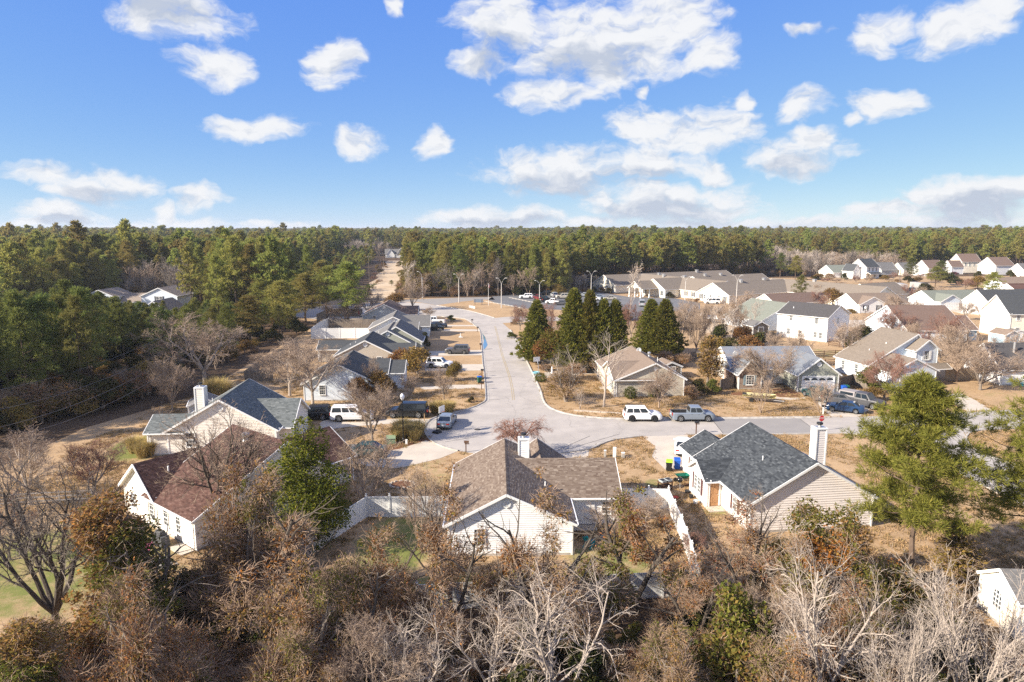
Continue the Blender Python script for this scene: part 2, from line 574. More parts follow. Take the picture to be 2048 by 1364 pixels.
def ground_mat(name, cols, masks=(), nscale=0.25):
    """Grass or litter: two tones by noise, a fine speckle, and green patches where grass is still growing."""
    m = bpy.data.materials.new(name)
    m.use_nodes = True
    nt = m.node_tree
    N, L = nt.nodes.new, nt.links.new
    b = nt.nodes['Principled BSDF']
    b.inputs['Roughness'].default_value = 0.95
    b.inputs['Specular IOR Level'].default_value = 0.1
    tc = N('ShaderNodeTexCoord')
    def noise(sc, det=8, rough=0.65):
        n = N('ShaderNodeTexNoise')
        n.inputs['Scale'].default_value = sc
        n.inputs['Detail'].default_value = det
        n.inputs['Roughness'].default_value = rough
        L(tc.outputs['Object'], n.inputs['Vector'])
        return n
    def ramp(s, a, bb):
        r = N('ShaderNodeMapRange')
        r.inputs['From Min'].default_value = a
        r.inputs['From Max'].default_value = bb
        L(s, r.inputs['Value'])
        return r.outputs[0]
    def mixc(f, a, c2):
        x = N('ShaderNodeMix')
        x.data_type = 'RGBA'
        L(f, x.inputs['Factor'])
        L(a, x.inputs['A'])
        x.inputs['B'].default_value = (*c2, 1)
        return x.outputs['Result']
    rgb = N('ShaderNodeRGB')
    rgb.outputs[0].default_value = (*cols[0], 1)
    c = rgb.outputs[0]
    n1 = noise(nscale)
    c = mixc(ramp(n1.outputs['Fac'], 0.36, 0.62), c, cols[1])
    n2 = noise(2.2, 10, 0.8)
    c = mixc(ramp(n2.outputs['Fac'], 0.46, 0.66), c, cols[2])
    n6 = noise(0.09, 8, 0.7)
    c = mixc(ramp(n6.outputs['Fac'], 0.50, 0.72), c, tuple(x * 0.72 for x in cols[0]))
    n3 = noise(0.055, 6, 0.7)
    g = None
    for (x, y, rx, ry, wgt) in masks:
        vm = N('ShaderNodeVectorMath')
        vm.operation = 'MULTIPLY_ADD'
        L(tc.outputs['Object'], vm.inputs[0])
        vm.inputs[1].default_value = (1 / rx, 1 / ry, 0)
        vm.inputs[2].default_value = (-x / rx, -y / ry, 0)
        ln = N('ShaderNodeVectorMath')
        ln.operation = 'LENGTH'
        L(vm.outputs[0], ln.inputs[0])
        mr = N('ShaderNodeMapRange')
        mr.inputs['From Min'].default_value = 0.5
        mr.inputs['From Max'].default_value = 1.0
        mr.inputs['To Min'].default_value = wgt
        mr.inputs['To Max'].default_value = 0
        L(ln.outputs['Value'], mr.inputs['Value'])
        if g is None:
            g = mr.outputs[0]
        else:
            mm = N('ShaderNodeMath')
            mm.operation = 'MAXIMUM'
            L(g, mm.inputs[0])
            L(mr.outputs[0], mm.inputs[1])
            g = mm.outputs[0]
    if g is not None:
        n4 = noise(0.6, 9, 0.7)
        a = N('ShaderNodeMath')
        a.operation = 'MULTIPLY_ADD'
        L(n4.outputs['Fac'], a.inputs[0])
        a.inputs[1].default_value = 2.2
        a.inputs[2].default_value = -1.65
        s = N('ShaderNodeMath')
        s.operation = 'ADD'
        L(a.outputs[0], s.inputs[0])
        L(g, s.inputs[1])
        c = mixc(ramp(s.outputs[0], 0.0, 0.6), c, cols[3])
    L(c, b.inputs['Base Color'])
    bp = N('ShaderNodeBump')
    bp.inputs['Strength'].default_value = 0.5
    bp.inputs['Distance'].default_value = 0.06
    n5 = noise(9.0, 6, 0.8)
    L(n5.outputs['Fac'], bp.inputs['Height'])
    L(bp.outputs[0], b.inputs['Normal'])
    MATS[name] = m
    return m

GREEN = (0.16, 0.175, 0.05)
LITTER = ground_mat('leaf_litter', [(0.105, 0.065, 0.038), (0.065, 0.045, 0.03), (0.15, 0.10, 0.06), (0.07, 0.095, 0.03)],
                    [(-33, 40, 16, 12, 0.55)])
DRY = ground_mat('dormant_lawn_grass', [(0.40, 0.27, 0.15), (0.32, 0.215, 0.12), (0.46, 0.335, 0.205), GREEN],
                 [(-34, 45.5, 14, 10.5, 1.0), (-9, 49, 4.5, 8, 1.15), (-2, 43.2, 11, 2.6, 1.05), (7, 46.5, 5, 4, 1.0), (-41, 73, 5, 7, 1.2),
                  (-30, 90, 9, 4, 0.9), (-12, 67, 9, 3.5, 0.62), (-6, 62.5, 6, 4, 0.7), (13.6, 62, 1.6, 1.6, 1.0), (17.5, 55.2, 1.6, 1.6, 0.9), (60, 130, 9, 9, 0.7),
                  (30, 90, 22, 5, 0.42), (-20, 71, 6, 5, 0.5), (72, 96, 7, 4, 0.55)])

# ------------------------------------------------------------------ ground, roads, kerbs
def sheet(name, pts, m, z, kind='structure', px=True):
    pts = [G(*p) if px else Vector((p[0], p[1], 0)) for p in pts]
    me = bpy.data.meshes.new(name)
    me.from_pydata([(p.x, p.y, z) for p in pts], [], [tuple(range(len(pts)))])
    me.materials.append(m)
    me.update()
    return obj(name, me, None, kind)

sheet('ground', [(-9000, -300), (9000, -300), (9000, 12000), (-9000, 12000)], LITTER, 0.0, px=False)
sheet('lawn', [(-52, 40), (-46, 36.5), (-41, 37.6), (-37, 35.2), (-33, 36.3), (-30, 34.6), (-27, 36.2), (-24.5, 35.4), (-23, 37.8), (-20, 38.6), (-17, 40.2), (-14, 39.4), (13.6, 42.2), (19, 46), (26, 40), (40, 33), (90, 40), (200, 150), (330, 350), (190, 342), (96, 330),
               (60, 262), (28, 244), (-36, 236), (-60, 236), (-62, 186), (-49, 172), (-47, 120), (-46, 96), (-52, 80)], DRY, 0.004, px=False)
MAIN = [(968, 740), (972, 789), (968, 805), (936, 819), (897, 828), (863, 839), (850, 855), (852, 869), (863, 882), (887, 894), (917, 902), (960, 909), (1020, 913), (1105, 909),
        (1178, 899), (1201, 889), (1228, 880), (1280, 873), (1370, 870), (1560, 869), (1640, 868), (1700, 868), (1760, 873), (1805, 885), (1850, 905), (1900, 935),
        (1953, 965), (2048, 1012), (2140, 1060), (2200, 1010), (2100, 955), (2048, 935), (1985, 915), (1943, 894), (1932, 880), (1936, 868), (1960, 861), (2048, 857), (2300, 850),
        (2300, 812), (2048, 818), (1934, 824), (1712, 834), (1500, 836), (1325, 837), (1240, 838), (1180, 835), (1128, 827), (1092, 810), (1080, 780), (1068, 753), (1049, 712),
        (1042, 690), (1029, 675), (1021, 660), (1005, 646), (989, 636), (969, 630), (939, 622), (911, 617), (873, 611), (844, 606), (800, 604), (700, 608), (560, 616), (540, 626), (640, 640),
        (760, 633), (859, 631), (929, 638), (951, 652), (960, 662), (963, 686), (966, 727)]
sheet('road', MAIN, ASPH, 0.012)
sheet('entrance_road', [(989, 636), (1010, 634), (1030, 633), (1080, 632), (1200, 638), (1260, 640), (1260, 648), (1130, 642), (1060, 642), (1030, 645), (1005, 646)], ASPH, 0.008)
sheet('access_road', [(800, 604), (835, 604), (873, 610.5), (925, 603), (960, 599.5), (990, 599.5), (985, 594.5), (974, 594), (925, 595), (850, 598), (800, 600)], ASPH2, 0.010)
sheet('parking_lot', [(975, 600), (985, 593), (1035, 588), (1065, 582), (1100, 577), (1180, 582), (1260, 594), (1345, 596), (1400, 606), (1400, 622), (1370, 640), (1240, 640), (1130, 620), (1045, 617), (1000, 609)], LOTA, 0.010)
sheet('asphalt_patch', [(1424, 838.5), (1600, 837.6), (1640, 867.5), (1448, 868.5)], ASPH2, 0.016)
sheet('dirt_track', [(640, 650), (676, 634), (690, 622), (722, 610), (730, 596), (722, 585), (741, 574), (738, 566), (755, 557), (752, 550), (768, 541), (764, 535), (773, 529), (770, 524), (776, 521), (804, 521), (808, 527), (803, 533), (811, 541), (802, 549), (810, 557), (800, 564), (806, 572), (788, 580), (796, 590), (776, 600), (784, 606), (800, 612), (760, 640)], SAND, 0.006)
sheet('side_clearing', [(400, 612), (470, 592), (560, 592), (640, 600), (660, 640), (560, 640), (480, 630)], DRY, 0.007)

DRIVES = [
    [(903, 770), (968, 769), (969, 777), (845, 779), (840, 774)],
    [(850, 729), (966, 728.5), (967, 741), (850, 742)],
    [(843, 703), (963, 700), (964, 710.5), (843, 712)],
    [(868, 650), (948, 650), (952, 652.5), (868, 653)],
    [(860, 658), (957, 659), (960, 662.5), (860, 662.5)],
    [(640, 846), (655, 836), (700, 844), (790, 838), (862, 838.5), (852, 850), (800, 846), (720, 852), (665, 858), (640, 862)],
    [(755, 905), (800, 898), (852, 881), (868, 886), (917, 902), (880, 917), (834, 928), (800, 936), (746, 934), (700, 925)],
    [(1285, 873), (1311, 893), (1304, 913), (1331, 940), (1360, 939), (1378, 905), (1376, 870)],
    [(1600, 783), (1625, 795), (1652, 826), (1664, 834), (1718, 834), (1745, 815), (1700, 781)],
    [(1885, 790), (1905, 808), (1934, 823), (1985, 821), (1950, 800), (1920, 786)],
    [(1104, 909), (1178, 899), (1176, 915), (1110, 918)],
    [(1088, 745), (1210, 738), (1222, 744), (1130, 752), (1092, 757)],
]
for d in DRIVES:
    sheet('driveway', d, CONC, 0.020)
sheet('side_path', [(1545, 792), (1560, 795), (1600, 796), (1625, 790), (1628, 793), (1600, 800), (1556, 799), (1540, 795)], CONC, 0.018)
sheet('mulch_bed', [(1545, 778), (1575, 777), (1600, 788), (1600, 794), (1560, 794), (1548, 790)], MULCH, 0.014)
sheet('mulch_bed', [(1462, 784), (1520, 781), (1530, 787), (1500, 792), (1462, 790)], MULCH, 0.014)
sheet('mulch_bed', [(765, 893), (800, 888), (850, 872), (862, 882), (858, 888), (810, 900), (765, 903)], MULCH, 0.014)
sheet('mulch_bed', [(800, 880), (816, 877), (830, 880), (826, 889), (806, 890)], MULCH, 0.015)
sheet('sandy_yard', [(1400, 650), (1440, 640), (1475, 640), (1490, 655), (1440, 668), (1400, 665)], SAND, 0.009)
sheet('far_lane', [(1800, 580), (1830, 578), (1890, 610), (1935, 622), (2048, 628), (2048, 634), (1925, 628), (1880, 616)], CONC, 0.012)
sheet('far_lane', [(1640, 640), (1730, 640), (1790, 652), (1790, 660), (1640, 650)], CONC, 0.012)

def kerb(pts, name='kerb'):
    P = [G(*p) for p in pts]
    # resample along the line so that the kerb bends smoothly
    Q = []
    for i in range(len(P) - 1):
        a, b = P[i], P[i + 1]
        p0 = P[i - 1] if i else a - (b - a)
        p3 = P[i + 2] if i + 2 < len(P) else b + (b - a)
        k = max(2, int((b - a).length / 1.5))
        for j in range(k):
            t = j / k
            Q.append(0.5 * ((2 * a) + (b - p0) * t + (2 * p0 - 5 * a + 4 * b - p3) * t * t + (3 * a - p0 - 3 * b + p3) * t ** 3))
    Q.append(P[-1])
    prof = [(-0.48, 0.022), (-0.12, 0.03), (-0.02, 0.13), (0.13, 0.135), (0.14, 0.0)]
    V, F = [], []
    for i, q in enumerate(Q):
        d = (Q[min(i + 1, len(Q) - 1)] - Q[max(i - 1, 0)]).normalized()
        n = Vector((d.y, -d.x, 0))
        for o, z in prof:
            V.append((q.x + n.x * o, q.y + n.y * o, z))
    k = len(prof)
    for i in range(len(Q) - 1):
        for j in range(k - 1):
            F.append((i * k + j, i * k + j + 1, (i + 1) * k + j + 1, (i + 1) * k + j))
    o = obj(name, mesh_np(name, V, [F], [KERB]), None, 'structure')
    return o
# the lawn lies to the right of each line as it is walked
kerb([(917, 902), (887, 894), (863, 882), (852, 869), (850, 855), (863, 839), (897, 828), (936, 819), (968, 805), (972, 789), (968, 740), (966, 727), (963, 686), (960, 662), (951, 652), (929, 638), (859, 631)][::-1])
kerb([(1105, 909), (1178, 899), (1201, 889), (1228, 880), (1283, 873)])
kerb([(1376, 870), (1560, 869), (1640, 868), (1700, 868), (1760, 873), (1805, 885), (1850, 905), (1900, 935), (1953, 965), (2048, 1012), (2140, 1060)])
kerb([(2048, 935), (1985, 915), (1943, 894), (1932, 880), (1936, 868), (1960, 861), (2048, 857)])
kerb([(1660, 834.5), (1500, 836), (1325, 837), (1240, 838), (1180, 835), (1128, 827), (1092, 810), (1080, 780), (1068, 753), (1049, 712), (1042, 690), (1029, 675), (1021, 660)])
kerb([(989, 636), (969, 630), (939, 622), (911, 617), (873, 611)])

# tar lines across the street, yellow centre line
mb = MB()
def strip(a, b, w, m, z):
    a, b = G(*a), G(*b)
    n = Vector((-(b - a).y, (b - a).x, 0)).normalized() * w / 2
    mb.poly([(a - n) + Vector((0, 0, z)), (b - n) + Vector((0, 0, z)), (b + n) + Vector((0, 0, z)), (a + n) + Vector((0, 0, z))], m)
for a, b in [((970, 770), (990, 769.3)), ((967, 744), (992, 742.5)), ((965, 699), (985, 698)), ((962, 668), (976, 667.6)), ((964, 722), (1000, 720)), ((972, 800), (1000, 799)),
             ((972, 757), (1030, 753)), ((890, 884), (953, 874)), ((1110, 903), (1180, 872)), ((1130, 900), (1240, 868)), ((985, 880), (1090, 850)), ((1423, 838), (1447, 868)), ((1600, 838), (1640, 868))]:
    strip(a, b, 0.06, TAR, 0.022)
mb.build('tar_line', kind='structure')
mb = MB()
CL = [(990, 652), (993.5, 665), (999, 688), (1005, 712), (1013, 735), (1020, 756), (1025, 780), (1027, 800)]
for a, b in zip(CL[:-1], CL[1:]):
    for s in (-0.13, 0.13):
        pa, pb = G(*a), G(*b)
        n = Vector((-(pb - pa).y, (pb - pa).x, 0)).normalized()
        q0, q1 = n * (s - 0.05), n * (s + 0.05)
        z = Vector((0, 0, 0.022))
        mb.poly([pa + q0 + z, pb + q0 + z, pb + q1 + z, pa + q1 + z], YEL)
mb.build('centre_line', kind='structure')
# manhole covers and drain
for u, v in ((1077, 857), (955, 859)):
    p = G(u, v)
    m2 = MB()
    m2.lathe([(0.0, 0.03), (0.36, 0.03), (0.40, 0.02)], 16, TAR)
    o = m2.build('manhole_cover')
    o.location = (p.x, p.y, 0)
    tag(o, 'round manhole cover in the middle of the junction' if u > 1000 else 'round manhole cover behind the silver saloon', 'manhole cover')

# ------------------------------------------------------------------ houses
def poly_span(P2, t):
    """Interval of a convex 2-D polygon (s,t) at height t."""
    xs = []
    n = len(P2)
    for i in range(n):
        (s0, t0), (s1, t1) = P2[i], P2[(i + 1) % n]
        if abs(t1 - t0) < 1e-9:
            if abs(t - t0) < 1e-9:
                xs += [s0, s1]
            continue
        k = (t - t0) / (t1 - t0)
        if -1e-9 <= k <= 1 + 1e-9:
            xs.append(s0 + k * (s1 - s0))
    return (min(xs), max(xs)) if xs else None

def courses(poly3, e, s, n, ex, thick, tabs, rng, lip=True, lift=0.004):
    """Overlapping courses (boards or shingles) over a convex planar polygon. Returns vertices, quads."""
    o = poly3[0]
    P2 = [((p - o).dot(e), (p - o).dot(s)) for p in poly3]
    tmin, tmax = min(t for _, t in P2), max(t for _, t in P2)
    V, F = [], []
    t = tmin
    while t < tmax - 0.02:
        t2 = min(t + ex, tmax)
        a, b = poly_span(P2, t + 1e-6), poly_span(P2, t2 - 1e-6)
        if a and b:
            if tabs:
                xs, x = [], min(a[0], b[0]) - rng.random() * tabs
                while x < max(a[1], b[1]):
                    xs.append(x)
                    x += tabs * rng.uniform(0.55, 1.45)
                xs.append(max(a[1], b[1]) + 0.01)
                spans = list(zip(xs[:-1], xs[1:]))
            else:
                spans = [(-1e9, 1e9)]
            for x0, x1 in spans:
                l0, l1 = min(max(x0, a[0]), a[1]), min(max(x1, a[0]), a[1])
                h0, h1 = min(max(x0, b[0]), b[1]), min(max(x1, b[0]), b[1])
                if l1 - l0 < 1e-4 and h1 - h0 < 1e-4:
                    continue
                k = len(V)
                hh = thick * (rng.uniform(0.75, 1.35) if tabs else 1.0) + lift
                for x, tt, h in ((l0, t, hh), (l1, t, hh), (h1, t2, lift), (h0, t2, lift), (l0, t, 0.0), (l1, t, 0.0)):
                    V.append(o + e * x + s * tt + n * h)
                F.append((k, k + 1, k + 2, k + 3))
                if lip:
                    F.append((k + 4, k + 5, k + 1, k))
        t = t2
    return V, F

SIDE_EX = 0.17
WINDOW_CACHE = {}
def window_meshes(w, h, style):
    key = (round(w, 2), round(h, 2), style)
    if key in WINDOW_CACHE:
        return WINDOW_CACHE[key]
    f = MB()
    t = 0.07
    f.box((0, -0.02, h / 2 + h / 2 - t / 2), (w, 0.09, t), TRIM)
    f.box((0, -0.02, t / 2), (w, 0.09, t), TRIM)
    for sx in (-1, 1):
        f.box((sx * (w / 2 - t / 2), -0.02, h / 2), (t, 0.085, h - 2 * t), TRIM)
    f.box((0, -0.03, h / 2), (w - 2 * t, 0.06, 0.05), TRIM)
    if style != 'plain':
        for sx in ((-0.17, 0.17) if w > 0.8 else (0.0,)):
            f.box((sx * w, -0.028, h / 2), (0.022, 0.03, h - 2 * t), TRIM)
        for z in (0.27, 0.75):
            f.box((0, -0.0285, h * z), (w - 2 * t, 0.03, 0.022), TRIM)
    s = MB()
    s.box((0, -0.05, -0.03), (w + 0.1, 0.14, 0.06), TRIM)
    panes = []
    for z0, z1 in ((t, h / 2 - 0.025), (h / 2 + 0.025, h - t)):
        p = MB()
        p.box((0, -0.012, (z0 + z1) / 2), (w - 2 * t, 0.012, z1 - z0), GLASS)
        panes.append(p.mesh('pane'))
    WINDOW_CACHE[key] = (f.mesh('window'), s.mesh('sill'), panes)
    return WINDOW_CACHE[key]

class House:
    def __init__(s, name, label, cat, x, y, rot, wall, roof, tabs=0.0, group=None, trim=None, side_ex=SIDE_EX, roof_rows=0.15):
        s.root = thing(name, label, cat, (x, y, 0), R(rot), group)
        s.wm, s.rm, s.tabs, s.trim = wall, roof, tabs, trim or TRIM
        s.rot = rot
        s.wallb, s.roofb, s.trimb = MB(), MB(), MB()
        s.sv, s.sf = [], []
        s.hv, s.hf = [], []
        s.capbs = []
        s.rng = random.Random(len(name) * 7 + int(x * 10))
        s.side_ex, s.rows = side_ex, roof_rows
        s.metal = False
        s.extra_sid = {}

    def block(s, x0, x1, y0, y1, ze, zr, ax='y', xr=None, ov=0.35, rk=0.3, walls=True, sides='lrfb', base=0.0, siding=True, wm=None, hip=(0, 0), corner=True, rakes=(1, 1)):
        """A gabled block: ridge along ax; x0..y1 wall lines; ze wall-top height; zr ridge height; sides: which walls to board."""
        wm = wm or s.wm
        if ax == 'y':
            m = lambda a, b, z: Vector((a, b, z))
            a0, a1, b0, b1 = x0, x1, y0, y1
        else:
            m = lambda a, b, z: Vector((b, a, z))
            a0, a1, b0, b1 = y0, y1, x0, x1
        ar = (a0 + a1) / 2 if xr is None else xr
        kl, kr = (zr - ze) / (ar - a0), (zr - ze) / (a1 - ar)
        # walls
        if walls:
            polys = {
                'f': ([m(a0, b0, base), m(a1, b0, base), m(a1, b0, ze), m(ar, b0, zr - 0.06), m(a0, b0, ze)], m(0, -1, 0)) if not hip[0] else ([m(a0, b0, base), m(a1, b0, base), m(a1, b0, ze), m(a0, b0, ze)], m(0, -1, 0)),
                'b': ([m(a0, b1, base), m(a1, b1, base), m(a1, b1, ze), m(ar, b1, zr - 0.06), m(a0, b1, ze)], m(0, 1, 0)) if not hip[1] else ([m(a0, b1, base), m(a1, b1, base), m(a1, b1, ze), m(a0, b1, ze)], m(0, 1, 0)),
                'l': ([m(a0, b0, base), m(a0, b1, base), m(a0, b1, ze), m(a0, b0, ze)], m(-1, 0, 0)),
                'r': ([m(a1, b0, base), m(a1, b1, base), m(a1, b1, ze), m(a1, b0, ze)], m(1, 0, 0)),
            }
            for k, (pts, n) in polys.items():
                s.wallb.poly(pts, wm)
                if siding and k in sides:
                    e = (pts[1] - pts[0]).normalized()
                    V, F = courses(pts, e, Vector((0, 0, 1)), n, s.side_ex, 0.028, 0, s.rng)
                    tgt = s.extra_sid.setdefault(wm.name, ([], [])) if wm is not s.wm else (s.sv, s.sf)
                    c = len(tgt[0])
                    tgt[0].extend(V)
                    tgt[1].extend([tuple(i + c for i in f) for f in F])
            if base < 0.5:
                for (p, q) in (((a0, b0), (a1, b0)), ((a1, b0), (a1, b1)), ((a1, b1), (a0, b1)), ((a0, b1), (a0, b0))):
                    A, B = m(p[0], p[1], base + 0.09), m(q[0], q[1], base + 0.09)
                    s.trimb.beam(A, B, 0.06, 0.2, KERB)
                # downpipes from the gutters
                for a, b in ((a0, b0), (a1, b0)):
                    q = m(a, b + 0.25, 0)
                    o_ = m(-0.09 if a == a0 else 0.09, 0, 0)
                    s.trimb.beam(q + o_ + Vector((0, 0, 0.1)), q + o_ + Vector((0, 0, ze - 0.15)), 0.07, 0.09, s.trim)
                    s.trimb.beam(q + o_ + Vector((0, 0, ze - 0.15)), q + o_ * (1 + ov / 0.1) + Vector((0, 0, ze - 0.12)), 0.07, 0.07, s.trim)
            if corner:
                for a, b in ((a0, b0), (a1, b0), (a0, b1), (a1, b1)):
                    c = m(a, b, (base + ze) / 2)
                    s.trimb.box(c, (0.13, 0.13, ze - base - 0.02), s.trim)
        # roof planes
        th = 0.13
        for sd in (0, 1):
            k = kl if sd == 0 else kr
            ae = a0 - ov if sd == 0 else a1 + ov
            zee = ze - ov * k
            h0, h1 = hip
            B0, B1 = b0 - rk, b1 + rk
            e0, e1, r0, r1 = m(ae, B0, zee), m(ae, B1, zee), m(ar, B0 + h0, zr), m(ar, B1 - h1, zr)
            top = [e0, e1, r1, r0]
            dn = Vector((0, 0, -th))
            s.roofb.poly(top, s.rm)
            s.roofb.poly([p + dn for p in reversed(top)], s.trim)
            for i in [0] + ([1] if rakes[1] else []) + ([3] if rakes[0] else []):
                p, q = top[i], top[(i + 1) % 4]
                s.roofb.poly([p, q, q + dn, p + dn], s.trim)
            # gutter and rake boards
            out = m(-1, 0, 0) if sd == 0 else m(1, 0, 0)
            ga, gb = e0 + out * 0.05 + Vector((0, 0, -0.06)), e1 + out * 0.05 + Vector((0, 0, -0.06))
            s.trimb.beam(ga, gb, 0.11, 0.11, s.trim)
            for (p, q, bd, hh, rk_) in ((e0, r0, -1, h0, rakes[0]), (e1, r1, 1, h1, rakes[1])):
                if not hh and rk_:
                    of = m(0, bd, 0) * 0.025 + Vector((0, 0, -0.08))
                    s.trimb.beam(p + of, q + of, 0.05, 0.19, s.trim)
            # courses
            e = (e1 - e0).normalized()
            sl = (r0 - e0)
            sl = (sl - e * sl.dot(e)).normalized()
            n = e.cross(sl)
            if n.z < 0:
                n = -n
            V, F = courses(top, sl, e, n, 0.32, 0.045, 0, s.rng) if s.metal else courses(top, e, sl, n, s.rows, 0.011, s.tabs, s.rng)
            c = len(s.hv)
            s.hv += V
            s.hf += [tuple(i + c for i in f) for f in F]
        # hip ends
        for idx, hh in ((0, hip[0]), (1, hip[1])):
            if hh:
                bb = b0 - rk if idx == 0 else b1 + rk
                pe, qe = m(a0 - ov, bb, ze - ov * kl), m(a1 + ov, bb, ze - ov * kr)
                tp = m(ar, bb + hh if idx == 0 else bb - hh, zr)
                s.roofb.poly([pe, qe, tp], s.rm)
                e = (qe - pe).normalized()
                sl = tp - pe
                sl = (sl - e * sl.dot(e)).normalized()
                n = e.cross(sl)
                if n.z < 0:
                    n = -n
                V, F = courses([pe, qe, tp], e, sl, n, s.rows, 0.011, s.tabs, s.rng)
                c = len(s.hv)
                s.hv += V
                s.hf += [tuple(i + c for i in f) for f in F]
                s.trimb.beam(pe + Vector((0, 0, -0.06)), qe + Vector((0, 0, -0.06)), 0.11, 0.11, s.trim)
        s.capb = MB()
        s.capbs.append(s.capb)
        # ridge cap, one cap shingle after the other
        c0, c1 = m(ar, b0 - rk + hip[0], zr), m(ar, b1 + rk - hip[1], zr)
        ln = (c1 - c0).length
        nn = max(1, int(ln / 0.3))
        for i in range(nn):
            p, q = c0.lerp(c1, i / nn), c0.lerp(c1, (i + 1) / nn)
            w = 0.15
            o = m(1, 0, 0)
            za, zb = Vector((0, 0, 0.035)), Vector((0, 0, 0.022))
            s.capb.poly([p - o * w - Vector((0, 0, w * kl)) + za, p + za, q + zb, q - o * w - Vector((0, 0, w * kl)) + zb], s.rm)
            s.capb.poly([p + za, p + o * w - Vector((0, 0, w * kr)) + za, q + o * w - Vector((0, 0, w * kr)) + zb, q + zb], s.rm)

    def window(s, x, y, ang, z, w=0.9, h=1.4, shut=None, style='grid', mullion=1):
        """ang: direction the window faces, degrees, 0 = +x local."""
        fm, sm, pm = window_meshes(w, h, style)
        for k in range(mullion):
            off = (k - (mullion - 1) / 2) * (w + 0.03)
            t = R(ang + 90)
            lx, ly = x + math.cos(t) * off, y + math.sin(t) * off
            f = obj('window', fm, s.root, loc=(lx + math.cos(R(ang)) * 0.03, ly + math.sin(R(ang)) * 0.03, z), rz=R(ang + 90))
            obj('sill', sm, f)
            for p in pm:
                obj('pane', p, f)
        if shut:
            W = (w + 0.03) * mullion
            for sg in (-1, 1):
                mb_ = MB()
                mb_.box((0, -0.03, h / 2), (0.34, 0.05, h), shut)
                for i in range(int(h / 0.12)):
                    mb_.box((0, -0.06, 0.1 + i * 0.12), (0.26, 0.02, 0.05), shut)
                t = R(ang + 90)
                off = sg * (W / 2 + 0.2)
                o = mb_.build('shutter', s.root)
                o.location = (x + math.cos(t) * off + math.cos(R(ang)) * 0.03, y + math.sin(t) * off + math.sin(R(ang)) * 0.03, z)
                o.rotation_euler = (0, 0, R(ang + 90))

    def door(s, x, y, ang, w=0.95, h=2.05, m=None, z=0.15):
        d = MB()
        d.box((0, -0.02, h / 2), (w, 0.06, h), m or TRIM)
        for zz, hh in ((0.25, 0.3), (0.68, 0.4)):
            for sx in (-1, 1):
                d.box((sx * w * 0.22, -0.055, h * zz + 0.05), (w * 0.3, 0.02, h * hh * 0.8), m or TRIM)
        o = d.build('door', s.root)
        o.location = (x + math.cos(R(ang)) * 0.03, y + math.sin(R(ang)) * 0.03, z)
        o.rotation_euler = (0, 0, R(ang + 90))
        f = MB()
        for sx in (-1, 1):
            f.box((sx * (w / 2 + 0.07), -0.02, h / 2), (0.13, 0.1, h), TRIM)
        f.box((0, -0.02, h + 0.07), (w + 0.28, 0.1, 0.14), TRIM)
        f.box((0, -0.55, -0.11), (w + 0.5, 1.1, 0.12), CONC)
        f.build('door_frame', o)
        k = MB()
        k.lathe([(0.0, -0.12), (0.035, -0.10), (0.035, -0.06), (0.015, -0.05)], 8, METAL, (w * 0.4, 0, 1.0), 'y')
        k.build('handle', o)
        return o

    def vent(s, x, y, ang, z, r=0.32):
        v = MB()
        v.lathe([(r, 0.0), (r + 0.05, -0.03), (r + 0.05, -0.07), (r - 0.03, -0.07), (r - 0.03, -0.03), (0.0, -0.03)], 16, s.trim, axis='y')
        for i in range(-2, 3):
            hw = math.sqrt(max(0, (r - 0.04) ** 2 - (i * 0.11) ** 2))
            v.box((0, -0.05, i * 0.11), (hw * 2, 0.03, 0.05), s.trim)
        o = v.build('gable_vent', s.root)
        o.location = (x + math.cos(R(ang)) * 0.03, y + math.sin(R(ang)) * 0.03, z)
        o.rotation_euler = (0, 0, R(ang + 90))

    def chimney(s, x, y, w, d, z0, z1, wm=None, cap=True):
        wm = wm or s.wm
        c = MB()
        c.box((x, y, (z0 + z1) / 2), (w, d, z1 - z0), wm)
        V, F = [], []
        for (p, q, n) in (((x - w / 2, y - d / 2), (x + w / 2, y - d / 2), (0, -1, 0)), ((x + w / 2, y - d / 2), (x + w / 2, y + d / 2), (1, 0, 0)),
                          ((x + w / 2, y + d / 2), (x - w / 2, y + d / 2), (0, 1, 0)), ((x - w / 2, y + d / 2), (x - w / 2, y - d / 2), (-1, 0, 0))):
            pts = [Vector((p[0], p[1], z0)), Vector((q[0], q[1], z0)), Vector((q[0], q[1], z1 - 0.12)), Vector((p[0], p[1], z1 - 0.12))]
            v, f = courses(pts, (pts[1] - pts[0]).normalized(), Vector((0, 0, 1)), Vector(n), 0.2, 0.02, 0, s.rng)
            for ff in f:
                c.poly([v[i] for i in ff], wm)
        for sx in (-1, 1):
            for sy in (-1, 1):
                c.box((x + sx * w / 2, y + sy * d / 2, (z0 + z1) / 2), (0.12, 0.12, z1 - z0), s.trim)
        o = c.build('chimney', s.root)
        k = MB()
        k.box((x, y, z1 + 0.02), (w + 0.14, d + 0.14, 0.12), s.trim)
        k.box((x, y, z1 + 0.1), (w * 0.8, d * 0.8, 0.06), METAL)
        k.lathe([(0.14, z1 + 0.1), (0.14, z1 + 0.38)], 12, METAL, (x, y, 0))
        k.lathe([(0.24, z1 + 0.34), (0.27, z1 + 0.42), (0.25, z1 + 0.5), (0.0, z1 + 0.54)], 12, BLACK, (x, y, 0))
        k.build('chimney_cap', o)

